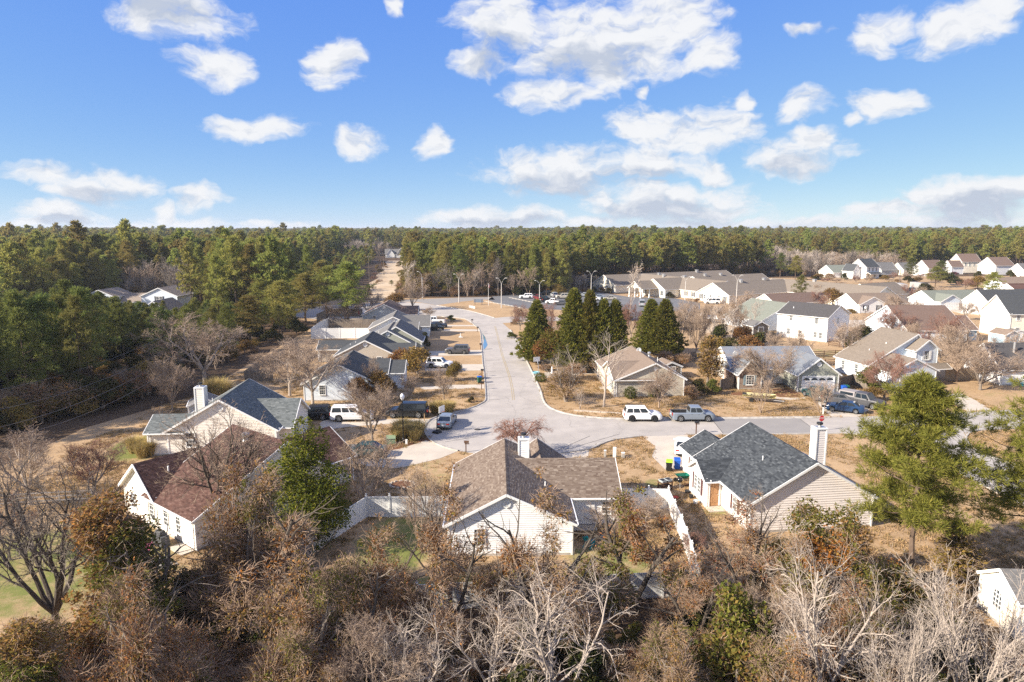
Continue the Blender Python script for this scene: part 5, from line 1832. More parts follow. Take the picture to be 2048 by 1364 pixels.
# utility cabinets
p = G(782, 887); t = thing('utility_cabinet', 'squat green transformer box left of the black lamp post', 'utility box', p, R(10))
gm = mat('cabinet_green', (0.20, 0.27, 0.17), 0.6)
b = MB(); b.hull8([(-.5, -.35, 0), (.5, -.35, 0), (.5, .4, 0), (-.5, .4, 0)], [(-.5, -.3, .65), (.5, -.3, .65), (.5, .4, .8), (-.5, .4, .8)], gm); b.build('cabinet', t)
b = MB(); b.hull8([(-.53, -.36, .65), (.53, -.36, .65), (.53, .43, .8), (-.53, .43, .8)], [(-.53, -.3, .72), (.53, -.3, .72), (.53, .43, .87), (-.53, .43, .87)], gm); b.build('lid', t)
for u, v, w, hh, lab in ((801, 881, .26, .75, 'slim pale pedestal right of the green transformer box'), (813, 889, .22, .5, 'short white pedestal beside the black lamp post'), (1229, 915, .3, 1.05, 'tall pale utility pedestal on the dry lawn, middle of three'),
                       (1210, 914, .22, .7, 'short tan utility pedestal on the dry lawn, leftmost of three'), (1246, 916, .3, .55, 'squat grey utility pedestal on the dry lawn, rightmost of three')):
    p = G(u, v); b = MB(); b.hull8([(-w / 2, -w / 2, 0), (w / 2, -w / 2, 0), (w / 2, w / 2, 0), (-w / 2, w / 2, 0)], [(-w / 2, -w / 2, hh), (w / 2, -w / 2, hh), (w / 2, w / 2, hh), (-w / 2, w / 2, hh)], TRIM if 'white' in lab or 'tall' in lab else KERB)
    b.box((0, 0, hh + .03), (w * 1.1, w * 1.1, .06), TRIM)
    o = b.build('utility_pedestal'); o.location = p; tag(o, lab, 'utility box')

# ------------------------------------------------------------------ fences
def vinyl_fence(pts, label, m=VINYL, h=1.8, step=2.4, group=None, caps=True, slat=0.3, name='vinyl_fence'):
    """Privacy fence: posts with pyramid caps, and in every bay a row of upright boards between two rails."""
    P = [Vector((p[0], p[1], 0)) for p in pts]
    t = thing(name, label, 'fence', P[0], 0, group)
    pm = MB(); pm.box((0, 0, (h + .12) / 2), (.13, .13, h + .12), m); post_me = pm.mesh('post')
    cm = MB(); cm.hull8([(-.09, -.09, 0), (.09, -.09, 0), (.09, .09, 0), (-.09, .09, 0)], [(-.085, -.085, .05), (.085, -.085, .05), (.085, .085, .05), (-.085, .085, .05)], m)
    cm.lathe([(.05, .05), (.03, .09), (.065, .15), (.05, .21), (0, .24)], 8, m); cap_me = cm.mesh('post_cap')
    cache = {}
    def post(q):
        o = obj('post', post_me, t, loc=q - P[0])
        if caps:
            obj('post_cap', cap_me, o, loc=(0, 0, h + .12))
    post(P[0])
    for a, b in zip(P[:-1], P[1:]):
        n = max(1, round((b - a).length / step))
        ang = math.atan2(b.y - a.y, b.x - a.x)
        w = (b - a).length / n
        key = round(w, 2)
        if key not in cache:
            r = MB()
            r.box((w / 2, 0, 0), (w - .12, .06, .15), m)
            s_ = MB(); k = max(3, int((w - .14) / slat)); bw = (w - .14) / k
            s_.box((0, 0, h / 2 + .04), (bw - .012, .035, h - .3), m)
            cache[key] = (r.mesh('rail'), s_.mesh('slat'), k, bw)
        rm, sm, k, bw = cache[key]
        for i in range(n):
            q = a.lerp(b, i / n)
            obj('rail', rm, t, loc=q - P[0] + Vector((0, 0, h - .04)), rz=ang)
            o = obj('rail', rm, t, loc=q - P[0] + Vector((0, 0, .12)), rz=ang)
            for j in range(k):
                obj('slat', sm, o, loc=(.07 + (j + .5) * bw, 0, -.12))
            post(a.lerp(b, (i + 1) / n))
vinyl_fence([(-4.6, 54.4), (-8.3, 54.2), (-12.2, 54.2), (-13.3, 51.5), (-14.3, 49.1), (-15.2, 46.6), (-17.4, 43.0)], 'white vinyl fence from the red brown house round the side garden to the white bungalow')
vinyl_fence([(-19.3, 39.2), (-16.6, 39.9), (-14.2, 39.8)], 'white vinyl fence standing among the brown thicket, bottom left')
vinyl_fence([(-6.0, 39.9), (-2.0, 40.3), (3.0, 40.9), (7.5, 41.3), (12.3, 41.8)], 'white vinyl back fence behind the white bungalow, partly overgrown')
vinyl_fence([(12.3, 41.8), (12.8, 45.5), (13.2, 50), (13.5, 55.9), (11.8, 56.0), (9.2, 56.0)], 'bright white vinyl fence running up the right side garden of the white bungalow')

def wood_fence(pts, label, h=1.75, m=WOODG, step=2.4, pick=0.15, rails_only=False, name='wooden_fence', group=None, gap=0.02):
    P = [Vector((p[0], p[1], 0)) for p in pts]
    t = thing(name, label, 'fence', P[0], 0, group)
    pm = MB(); pm.box((0, 0, h / 2), (.1, .1, h), m); post_me = pm.mesh('post')
    cache = {}
    obj('post', post_me, t)
    for a, b in zip(P[:-1], P[1:]):
        n = max(1, round((b - a).length / step))
        ang = math.atan2(b.y - a.y, b.x - a.x)
        w = (b - a).length / n
        key = round(w, 2)
        if key not in cache:
            if rails_only:
                r = MB(); r.box((w / 2, -.06, 0), (w, .03, .12), m)
                cache[key] = (r.mesh('rail'), None)
            else:
                r = MB()
                r.box((w / 2, .03, 0), (w, .05, .09), m)
                s_ = MB(); k = int(w / pick)
                for j in range(k):
                    hh = h - .05 + .06 * ((j * 7) % 5 - 2) / 4
                    s_.box(((j + .5) * w / k, -.03 - .004 * (j % 2), hh / 2 + .04), (w / k - gap, .02, hh), m)
                cache[key] = (r.mesh('rail'), s_.mesh('picket'))
        rm, sm = cache[key]
        for i in range(n):
            q = a.lerp(b, i / n) - P[0]
            if rails_only:
                for z in np.linspace(.35, h - .12, rails_only):
                    obj('rail', rm, t, loc=q + Vector((0, 0, z)), rz=ang)
            else:
                obj('rail', rm, t, loc=q + Vector((0, 0, h - .3)), rz=ang)
                o = obj('rail', rm, t, loc=q + Vector((0, 0, .3)), rz=ang)
                obj('picket', sm, o, 'stuff', loc=(0, 0, -.3))
            obj('post', post_me, t, loc=a.lerp(b, (i + 1) / n) - P[0])
def GP(*l):
    return [tuple(G(u, v))[:2] for u, v in l]
wood_fence(GP((490, 763), (520, 762), (546, 762)), 'weathered picket fence before the big bare trees, left of the row houses', group=None)
wood_fence(GP((490, 763), (524, 735), (560, 718), (600, 700)), 'long weathered fence running back along the dark wood')
vinyl_fence(GP((623, 678), (680, 677), (740, 677), (772, 676)), 'white board fence closing the yard of the row houses, facing us', caps=False, h=2.3, step=3.2, name='board_fence')
vinyl_fence(GP((623, 678), (640, 664), (658, 655)), 'white board fence running back at the left of the row yard', caps=False, h=2.3, step=3.2, name='board_fence')
wood_fence(GP((658, 656), (700, 656), (752, 656)), 'grey weathered fence across the row yard behind the white one', h=2.2)
wood_fence(GP((634, 645), (655, 634), (700, 633), (725, 634)), 'dark weathered fence round the farthest row yard', h=2.2)
wood_fence(GP((1657, 692), (1700, 697), (1740, 703), (1790, 705)), 'brown post and rail fence right of the tall white house', rails_only=4, h=1.5, m=WOODB)
wood_fence(GP((1625, 718), (1670, 716), (1700, 715), (1745, 717)), 'brown rail fence across the field behind the metal roof', rails_only=4, h=1.5, m=WOODB)
wood_fence(GP((1625, 733), (1675, 731), (1700, 731)), 'low dark rail fence behind the metal roof house', rails_only=3, h=1.2, m=WOODB)
wood_fence(GP((1500, 668), (1530, 672), (1563, 676)), 'weathered rail fence left of the tall white house', rails_only=4, h=1.4)
wood_fence(GP((1682, 778), (1704, 770), (1745, 783)), 'weathered picket fence right of the double garage', h=1.8)
wood_fence(GP((1890, 762), (1925, 760), (1952, 758)), 'tan picket fence between the taupe roofed house and its right neighbour', h=2.0, m=mat('new_fence_wood', (0.38, 0.30, 0.21), .85))
wood_fence(GP((1440, 782), (1466, 776), (1468, 770)), 'short weathered fence between the tan house and the brick gable', h=1.8)
wood_fence(GP((1350, 735), (1385, 722), (1440, 728), (1466, 742)), 'weathered fence round the back yard of the tan corner house', h=1.8)
wood_fence(GP((0, 1015), (60, 1010), (120, 1007), (185, 1003)), 'wire fence rails along the back of the left green yard', rails_only=3, h=1.2, m=METAL, step=3, name='wire_fence')
# low boundary of whitewashed stones on the corner lawn: each stone laid by itself
STONE = mat('pale_edging_stone', (0.50, 0.44, 0.37), .9, col2=(0.38, 0.32, 0.26), nscale=4)
t = thing('stone_edging', 'low pale stone edging across the corner lawn left of the white four wheel drive', 'edging', G(1150, 822))
sm = MB(); sm.hull8([(-.17, -.11, 0), (.17, -.1, 0), (.16, .11, 0), (-.16, .1, 0)], [(-.13, -.08, .16), (.14, -.07, .14), (.12, .08, .17), (-.12, .07, .15)], STONE)
sme = sm.mesh('stone')
for i in range(24):
    q = G(1150 + i * 3.9, 822 + i * .25) - G(1150, 822)
    obj('stone', sme, t, loc=q, rz=rnd.uniform(-.3, .3))
t = thing('stone_ring', 'ring of pale stones round a mulch spot on the shaded lawn', 'edging', G(804, 970))
for i in range(14):
    a = 2 * math.pi * i / 14
    obj('stone', sme, t, loc=(1.15 * math.cos(a), .95 * math.sin(a), 0), rz=a + 1.57)
b = MB(); b.lathe([(1.1, .03), (.6, .1), (0, .12)], 14, MULCH); b.build('mulch', t)

# ------------------------------------------------------------------ yard things
TEALC = mat('teal_painted_wood', (0.0, 0.26, 0.34), 0.5)
def adirondack(x, y, rz, label, m=TEALC):
    t = thing('garden_chair', label, 'chair', (x, y, 0.01), rz, None)
    for i in range(5):
        b = MB(); xo = -.24 + i * .12
        b.hull8([(xo - .05, .18, .34), (xo + .05, .18, .34), (xo + .05, .21, .34), (xo - .05, .21, .34)], [(xo * 1.25 - .055, .52, 1.05 - abs(i - 2) * .06), (xo * 1.25 + .055, .52, 1.05 - abs(i - 2) * .06), (xo * 1.25 + .055, .55, 1.05 - abs(i - 2) * .06), (xo * 1.25 - .055, .55, 1.05 - abs(i - 2) * .06)], m)
        b.build('back_slat', t)
    b = MB()
    for i in range(5):
        b.box((0, -.33 + i * .12, .40 - i * .02), (.56, .105, .025), m)
    b.build('seat', t)
    for sg in (-1, 1):
        b = MB(); b.box((sg * .34, -.05, .58), (.14, .72, .025), m); b.build('armrest', t)
        b = MB(); b.box((sg * .32, -.34, .29), (.04, .09, .58), m); b.build('leg', t)
        b = MB(); b.beam((sg * .29, -.36, .36), (sg * .29, .55, .06), .035, .12, m); b.build('leg', t)
adirondack(5.9, 48.9, R(150), 'turquoise slatted garden chair against the white bungalow wall')
adirondack(7.3, 49.6, R(200), 'turquoise slatted garden chair farther from the wall, beside the first')
adirondack(78.4, 102.2, R(200), 'teal porch chair before the right edge house, left one')
adirondack(80.6, 102.2, R(180), 'teal porch chair before the right edge house, right one')
# kettle grill, bench trailer, wheelbarrow, pots by the slate-roofed house
p = G(1359, 976)
t = thing('kettle_grill', 'round black kettle grill on legs before the white wall', 'grill', p)
b = MB(); b.lathe([(.0, .55), (.16, .58), (.27, .72), (.29, .8), (.27, .92), (.16, 1.03), (0, 1.06)], 16, P_BLACK); b.build('bowl', t, smooth=True)
for a in (0.4, 2.5, 4.6):
    b = MB(); b.tube([(.18 * math.cos(a), .18 * math.sin(a), .6), (.33 * math.cos(a), .33 * math.sin(a), 0)], .016, 6, METAL); b.build('leg', t)
b = MB(); b.box((0, 0, 1.1), (.16, .03, .05), WOODB); b.build('handle', t)
p = G(1330, 978)
t = thing('potting_bench', 'wooden bench topped with grey trays in front of the lime lidded bin', 'bench', p, R(25))
b = MB(); b.box((0, 0, .72), (1.3, .8, .06), WOODB); b.build('top', t)
for sx in (-.55, .55):
    for sy in (-.32, .32):
        b = MB(); b.box((sx, sy, .36), (.09, .09, .68), WOODB); b.build('leg', t)
b = MB(); b.box((0, 0, .35), (1.2, .7, .05), WOODB); b.build('shelf', t)
for i, (dx, lab) in enumerate(((-.3, 'grey plastic tray on the left half of the potting bench'), (.32, 'grey plastic tray on the right half of the potting bench'))):
    b = MB(); b.hull8([(-.22, -.28, 0), (.22, -.28, 0), (.22, .28, 0), (-.22, .28, 0)], [(-.27, -.33, .2), (.27, -.33, .2), (.27, .33, .2), (-.27, .33, .2)], mat('tray_grey', (0.40, 0.44, 0.45), .5))
    b.box((0, 0, .19), (.46, .56, .03), TRIMB)
    o = b.build('tray'); o.location, o.rotation_euler = (p.x + dx * math.cos(R(25)), p.y + dx * math.sin(R(25)), .75), (0, 0, R(25)); tag(o, lab, 'tray')
p = G(1366, 962)
t = thing('wheelbarrow', 'dark green wheelbarrow beside the kettle grill', 'wheelbarrow', p, R(100))
gw = mat('barrow_green', (0.01, 0.13, 0.09), .5)
b = MB()
lo, hi = [(-.25, -.3, .32), (.25, -.3, .32), (.22, .45, .36), (-.22, .45, .36)], [(-.42, -.55, .68), (.42, -.55, .68), (.4, .75, .66), (-.4, .75, .66)]
for i in range(4):
    j = (i + 1) % 4
    b.poly([lo[i], lo[j], hi[j], hi[i]], gw)
b.poly(lo, gw); b.build('tray', t)
for sg in (-1, 1):
    b = MB(); b.tube([(sg * .1, .75, .25), (sg * .25, -.3, .32), (sg * .3, -1.1, .55)], .022, 6, WOODB); b.build('handle', t)
    b = MB(); b.tube([(sg * .25, -.3, .32), (sg * .27, -.42, 0)], .02, 6, METAL); b.build('leg', t)
b = MB(); b.lathe([(0, -.04), (.2, -.05), (.2, .05), (0, .04)], 12, TYRE, (0, .78, .2), 'x'); b.build('wheel', t)
for u, v, r_, hh, c, lab in ((1375, 985, .28, .2, TRIMB, 'wide black plant bowl by the wall below the double window'), (1382, 996, .2, .3, TRIMB, 'black plant pot nearest the corner of the entry gable'), (1391, 1008, .22, .34, TRIM, 'white bucket planter beside the front step'),
                            (1351, 996, .3, .12, mat('rim_red', (0.45, 0.06, 0.03), .6), 'red rimmed round tub on the shaded lawn'), (1373, 972, .26, .2, WOODB, 'low brown pot beside the green wheelbarrow')):
    p = G(u, v); b = MB(); b.lathe([(0, .02), (r_ * .75, 0), (r_, hh), (r_ * .92, hh), (r_ * .85, hh * .75), (0, hh * .72)], 14, c)
    o = b.build('plant_pot'); o.location = p; tag(o, lab, 'plant pot')
# covered grill and pink cushion bench by the cream house
p = G(322, 1090)
t = thing('covered_grill', 'charcoal covered barbecue on the small patio of the cream house', 'grill', p, R(-35))
cv = mat('grill_cover', (0.06, 0.062, 0.065), .8, col2=(.09, .09, .09), nscale=5)
b = MB(); b.hull8([(-.75, -.35, .05), (.75, -.35, .05), (.75, .35, .05), (-.75, .35, .05)], [(-.72, -.32, .85), (.72, -.32, .85), (.72, .32, .85), (-.72, .32, .85)], cv); b.build('cover', t)
b = MB(); b.hull8([(-.4, -.3, .85), (.4, -.3, .85), (.4, .3, .85), (-.4, .3, .85)], [(-.36, -.15, 1.2), (.36, -.15, 1.2), (.36, .22, 1.2), (-.36, .22, 1.2)], cv); b.build('hood', t)
p = G(302, 1095)
t = thing('plastic_slide', 'faded pink toy slide beside the covered barbecue', 'slide', p, R(10))
pk = mat('toy_pink', (0.55, 0.12, 0.22), .5)
b = MB(); b.hull8([(-.2, -.2, .5), (.2, -.2, .5), (.2, -.15, .55), (-.2, -.15, .55)], [(-.2, -1.1, .08), (.2, -1.1, .08), (.2, -1.1, .13), (-.2, -1.1, .13)], pk); b.build('chute', t)
for sx in (-.2, .2):
    b = MB(); b.tube([(sx, -.2, .55), (sx, .25, 0)], .03, 6, pk); b.build('leg', t)
sheet('patio', [(-25.6, 47.3), (-24.2, 46.2), (-25.4, 44.7), (-27.3, 46.4)], KERB, 0.02, px=False)
# white lawn statue, red garden umbrella, ladder, planter statue
p = G(921, 676); t = thing('lawn_cross', 'small white wooden wishing post on the dry front lawn of the row', 'ornament', p)
b = MB(); b.box((0, 0, .55), (.14, .14, 1.1), TRIM); b.build('post', t)
b = MB(); b.box((.05, 0, .2), (.9, .3, .12), TRIM); b.box((0, 0, .4), (.5, .2, .1), TRIM); b.build('base', t)
p = G(718, 636); t = thing('garden_umbrella', 'closed dark red garden umbrella beside the farthest row house', 'umbrella', p)
b = MB(); b.tube([(0, 0, 0), (0, 0, 2.7)], .03, 6, METAL); b.build('pole', t)
b = MB(); b.lathe([(.08, .9), (.22, 1.1), (.16, 1.9), (.05, 2.6), (0, 2.65)], 10, mat('umbrella_red', (0.20, 0.015, 0.02), .8)); b.build('canopy', t)
for u, v, lab, hh in ((1128, 688, 'slim white garden statue between the lone cypress and the group', 1.9), (1104, 747, 'small white garden statue at the left end of the side drive', 1.2)):
    p = G(u, v); b = MB(); b.lathe([(.28, 0), (.26, .2), (.15, .3), (.18, hh * .5), (.10, hh * .72), (.11, hh * .85), (.09, hh * .96), (0, hh)], 10, TRIM)
    o = b.build('garden_statue', smooth=True); o.location = p; tag(o, lab, 'statue')
# small road sign on the right verge, blue bin bag pile with orange fabric
p = G(1069, 712); t = thing('yard_sign', 'white panel sign on two legs in the leafy verge right of the street', 'sign', p)
b = MB(); b.box((0, 0, 1.0), (.7, .04, .85), TRIM); b.build('panel', t)
for sx in (-.3, .3):
    b = MB(); b.box((sx, .03, .5), (.05, .05, 1.0), TRIM); b.build('leg', t)
p = G(1051, 703); t = thing('tarp_heap', 'orange and blue tarpaulin heap on the right verge', 'heap', p)
for i, (dx, dy, s_, m_) in enumerate(((0, 0, .8, mat('tarp_orange', (0.5, 0.17, 0.03), .7)), (.4, -.5, .5, mat('tarp_blue', (0.03, 0.16, 0.24), .6)), (-.2, .6, .55, MATS['tarp_orange']))):
    b = MB(); b.lathe([(s_, 0), (s_ * .9, s_ * .4), (s_ * .5, s_ * .85), (.0, s_ * .95)], 9, m_); b.build('tarp', t, smooth=True).location = (dx, dy, 0)
p = G(1072, 747); b = MB(); b.lathe([(.55, 0), (.6, .12), (.62, .3), (.55, .3), (.5, .22), (0, .22)], 18, mat('pool_blue', (0.20, 0.42, 0.48), .4)); o = b.build('paddling_pool'); o.location = p; tag(o, 'pale blue round tub at the right kerb above the clipped bush', 'tub')
# puddle of water at the left kerb
sheet('puddle', [(962, 700), (965, 693), (968, 683), (966, 672), (964, 666), (970, 674), (973, 684), (975, 690), (972, 695), (967, 700)], mat('puddle_water', (0.10, 0.20, 0.30), 0.04, 0.9), 0.026)
# boats
def boat(u, v, rz, L, label, hull, cuddy):
    p = G(u, v)
    t = thing('boat_on_trailer', label, 'boat', p, rz)
    b = MB()
    st = [(-L / 2, .5, .95), (-L / 4, .55, 1.0), (0, .55, 1.05), (L / 4, .48, 1.12), (L * .42, .22, 1.2), (L / 2, .02, 1.25)]
    for (x0, w0, z0), (x1, w1, z1) in zip(st[:-1], st[1:]):
        k = L / 5.0
        for sg in (-1, 1):
            b.poly([(x0, 0, .55), (x1, 0, .55 + (.25 if x1 > L * .4 else 0)), (x1, sg * w1 * 2 * k, z1), (x0, sg * w0 * 2 * k, z0)], hull)
            b.poly([(x0, sg * w0 * 2 * k, z0), (x1, sg * w1 * 2 * k, z1), (x1, sg * w1 * 1.75 * k, z1), (x0, sg * w0 * 1.75 * k, z0)], hull)
        if not cuddy:
            b.poly([(x0, -w0 * 1.75 * k, .75), (x1, -w1 * 1.75 * k, .75), (x1, w1 * 1.75 * k, .75), (x0, w0 * 1.75 * k, .75)], hull)
    b.poly([(-L / 2, -1.0 * L / 5, .95), (-L / 2, 1.0 * L / 5, .95), (-L / 2, 0, .55)], hull)
    b.build('hull', t)
    if cuddy:
        c = MB(); k = L / 5
        c.hull8([(-L * .1, -.8 * k, 1.05), (L * .3, -.7 * k, 1.1), (L * .3, .7 * k, 1.1), (-L * .1, .8 * k, 1.05)], [(-L * .08, -.6 * k, 1.75), (L * .12, -.55 * k, 1.75), (L * .12, .55 * k, 1.75), (-L * .08, .6 * k, 1.75)], TRIM)
        c.poly([(-L / 2 + .1, -.9 * k, 1.0), (L * .4, -.4 * k, 1.18), (L * .4, .4 * k, 1.18), (-L / 2 + .1, .9 * k, 1.0)], TRIM)
        c.build('cabin', t)
        w = MB(); w.poly([(L * .31 - .02, -.6 * k, 1.2), (L * .31 - .02, .6 * k, 1.2), (L * .135, .5 * k, 1.7), (L * .135, -.5 * k, 1.7)], CARGL); w.build('window', t)
    else:
        for xx in (-.3 * L, .05 * L):
            s_ = MB(); s_.box((xx, 0, .9), (.35, 1.3 * L / 5, .06), hull); s_.build('seat', t)
        s_ = MB(); s_.box((-L / 2 + .2, 0, .85), (.5, .5, .4), TRIMB); s_.build('motor', t)
    f = MB()
    f.beam((-L * .45, 0, .42), (L * .75, 0, .42), .1, .1, METAL)
    f.beam((-L * .2, -.9, .38), (-L * .2, .9, .38), .1, .1, METAL)
    f.build('trailer', t)
    w = MB(); w.lathe([(0, -.08), (.28, -.09), (.3, -.05), (.3, .05), (.28, .09), (0, .08)], 14, TYRE, axis='y'); wm_ = w.mesh('wheel')
    for sg in (-1, 1):
        obj('wheel', wm_, t, loc=(-L * .2, sg * 1.0, .3))
boat(1518, 803, R(-28), 4.4, 'open yellow tan jon boat on a trailer under the leaning bare tree', mat('boat_tan', (0.52, 0.46, 0.24), .5), False)
boat(1428, 645, R(170), 7.0, 'white cabin boat on a trailer on the sandy yard, farther left', P_WHITE, True)
boat(1408, 639, R(172), 6.0, 'white cabin boat behind the nearer one on the sandy yard', P_WHITE, True)
# trailers far right
for u, v, L, rz, m_, lab in ((1800, 584, 7, 80, mat('trailer_grey', (0.36, 0.35, 0.34), .7), 'grey box trailer left of the teal truck, far right'), (1838, 582, 8, 95, MATS['trailer_grey'], 'grey box trailer right of the teal truck, far right')):
    p = G(u, v); t = thing('box_trailer', lab, 'trailer', p, R(rz))
    b = MB(); b.box((0, 0, 2.0), (L, 2.4, 2.5), m_)
    for i in range(int(L / .6)):
        for sg in (-1, 1):
            b.box((-L / 2 + .3 + i * .6, sg * 1.21, 2.0), (.06, .03, 2.4), m_)
    b.build('box', t)
    w = MB(); w.lathe([(0, -.1), (.42, -.12), (.45, -.06), (.45, .06), (.42, .12), (0, .1)], 14, TYRE, axis='y'); wm_ = w.mesh('wheel')
    for x in (-1.0, .1):
        for sg in (-1, 1):
            obj('wheel', wm_, t, loc=(x, sg * 1.0, .45))
# satellite dishes
for (x, y, z, rz, lab) in ((20.0, 106.0, 4.6, 0, 'small grey satellite dish above the ridge of the tan corner house'), (69.0, 158.0, 5.6, .4, 'pale satellite dish by the gable of the sage roof house')):
    t = thing('satellite_dish', lab, 'satellite dish', (x, y, z - .3), rz)
    b = MB(); b.tube([(0, 0, -.6), (0, 0, .7)], .03, 6, METAL); b.build('mast', t)
    b = MB()
    b.lathe([(0, 0), (.2, -.03), (.38, -.12), (.36, -.13), (.2, -.05), (0, -.02)], 14, GLOBE, (0, -.1, .75), 'y'); b.build('dish', t, smooth=True)
# power lines along the left wood
WIRE = mat('wire_black', (0.16, 0.16, 0.17), .5)
for k, (a, b_) in enumerate([(G(-60, 790, 6.0), G(420, 615, 9.5)), (G(-60, 830, 5.6), G(420, 640, 9.2)), (G(-60, 868, 5.2), G(420, 655, 8.8)), (G(-60, 890, 4.0), G(400, 690, 8.0))]):
    pts = [a.lerp(b_, i / 20) + Vector((0, 0, -2.2 * (1 - (2 * i / 20 - 1) ** 2))) for i in range(21)]
    m_ = MB(); m_.tube(pts, .018, 4, WIRE)
    o = m_.build('power_line'); tag(o, ['uppermost wire strung before the dark left pines', 'second wire from the top before the dark left pines', 'third wire from the top before the dark left pines', 'lowest wire strung before the dark left pines'][k], 'wire')

# ------------------------------------------------------------------ vegetation
BARKG = mat('grey_bark', (0.22, 0.185, 0.155), 0.95, col2=(0.15, 0.125, 0.10), nscale=6)
BARKP = mat('pale_bark', (0.44, 0.375, 0.315), 0.95, col2=(0.30, 0.25, 0.21), nscale=5)
BARKD = mat('dark_bark', (0.075, 0.06, 0.048), 0.95, col2=(0.12, 0.10, 0.08), nscale=5)
BARKT = mat('tan_twig_bark', (0.36, 0.275, 0.205), 0.95, col2=(0.26, 0.19, 0.14), nscale=5)
BARKV = mat('vine_stem_bark', (0.36, 0.255, 0.175), 0.95, col2=(0.22, 0.15, 0.105), nscale=5)
BARKR = mat('reddish_twig_bark', (0.26, 0.13, 0.095), 0.95, col2=(0.20, 0.12, 0.09), nscale=5)
BARKPINE = mat('pine_bark', (0.16, 0.115, 0.085), 0.95, col2=(0.10, 0.07, 0.052), nscale=4, stretch=(1, 1, 0.4))
NEED = mat('pine_needles', (0.15, 0.18, 0.048), island=[(0.30, 0.30, 0.075), (0.21, 0.24, 0.06), (0.37, 0.34, 0.09)], objvar=0.48, trans=0.48)
NEEDN = mat('near_pine_needles', (0.12, 0.135, 0.028), island=[(0.26, 0.25, 0.05), (0.18, 0.19, 0.04), (0.32, 0.28, 0.065)], trans=0.38)
NEEDD = mat('dark_pine_needles', (0.08, 0.108, 0.034), island=[(0.18, 0.20, 0.055), (0.12, 0.15, 0.042), (0.22, 0.225, 0.062)], objvar=0.45, trans=0.42)
CYP = mat('cypress_sprays', (0.075, 0.10, 0.022), island=[(0.18, 0.18, 0.034), (0.105, 0.13, 0.027), (0.245, 0.21, 0.042)], objvar=0.35, trans=0.35)
MAG = mat('glossy_evergreen_leaves', (0.045, 0.07, 0.014), island=[(0.16, 0.165, 0.024), (0.08, 0.105, 0.018), (0.24, 0.215, 0.035)], trans=0.3)
VINEB = mat('brown_vine_leaves', (0.24, 0.145, 0.065), island=[(0.33, 0.19, 0.08), (0.17, 0.155, 0.04), (0.40, 0.205, 0.075), (0.15, 0.15, 0.036), (0.46, 0.23, 0.065), (0.25, 0.155, 0.075)], objvar=0.25, trans=0.4)
VINEG = mat('olive_vine_leaves', (0.075, 0.095, 0.022), island=[(0.16, 0.17, 0.034), (0.21, 0.19, 0.045), (0.11, 0.135, 0.03), (0.25, 0.16, 0.05), (0.14, 0.155, 0.03)], objvar=0.25, trans=0.4)
VINEO = mat('rust_orange_leaves', (0.26, 0.10, 0.025), island=[(0.34, 0.14, 0.03), (0.18, 0.08, 0.028), (0.30, 0.19, 0.05)], trans=0.3)
BUSHO = mat('ochre_bush_leaves', (0.163, 0.106, 0.030), island=[(0.250, 0.156, 0.044), (0.125, 0.106, 0.030), (0.312, 0.188, 0.056)], objvar=0.3, trans=0.25)
BUSHD = mat('dark_bush_leaves', (0.033, 0.043, 0.016), island=[(0.069, 0.077, 0.025), (0.088, 0.069, 0.030), (0.050, 0.062, 0.020)], objvar=0.4, trans=0.2)
BUSHG = mat('clipped_bush_leaves', (0.07, 0.085, 0.022), island=[(0.11, 0.12, 0.03), (0.085, 0.095, 0.026)], objvar=0.2, trans=0.2)
PAMPAS = mat('dry_pampas_blades', (0.40, 0.29, 0.12), island=[(0.50, 0.38, 0.17), (0.32, 0.25, 0.10), (0.28, 0.26, 0.09)], trans=0.25)
REDTW = BARKR

def tubes(S, sides):
    """S: rows of (x0,y0,z0,x1,y1,z1,r0,r1) -> vertices, quads."""
    S = np.asarray(S, dtype=np.float64)
    n = len(S)
    p0, p1, r0, r1 = S[:, 0:3], S[:, 3:6], S[:, 6:7], S[:, 7:8]
    d = p1 - p0
    d /= np.maximum(np.linalg.norm(d, axis=1, keepdims=True), 1e-9)
    up = np.where(np.abs(d[:, 2:3]) < 0.9, np.array([[0, 0, 1.0]]), np.array([[1.0, 0, 0]]))
    sx = np.cross(d, up)
    sx /= np.linalg.norm(sx, axis=1, keepdims=True)
    sy = np.cross(sx, d)
    V = np.zeros((n, 2 * sides, 3))
    for j in range(sides):
        a = 2 * math.pi * j / sides
        o = sx * math.cos(a) + sy * math.sin(a)
        V[:, j] = p0 + o * r0
        V[:, sides + j] = p1 + o * r1
    F = []
    base = (np.arange(n) * 2 * sides)[:, None]
    for j in range(sides):
        k = (j + 1) % sides
        F.append(base + np.array([[j, k, sides + k, sides + j]]))
    return V.reshape(-1, 3), np.concatenate(F)

def branch_mesh(name, segs, m, m2=None):
    """segs: dict level -> rows; thick levels get more sides."""
    Vs, Fs, mis, off = [], [], [], 0
    for lv in sorted(segs):
        if not segs[lv]:
            continue
        V, F = tubes(segs[lv], 7 if lv == 0 else (5 if lv == 1 else 3))
        Vs.append(V)
        Fs.append(F + off)
        mis.append(0 if (lv <= 1 or m2 is None) else 1)
        off += len(V)
    return mesh_np(name, np.concatenate(Vs), Fs, [m] + ([m2] if m2 else []), mis)

def unit(v):
    return v / np.maximum(np.linalg.norm(v, axis=-1, keepdims=True), 1e-9)

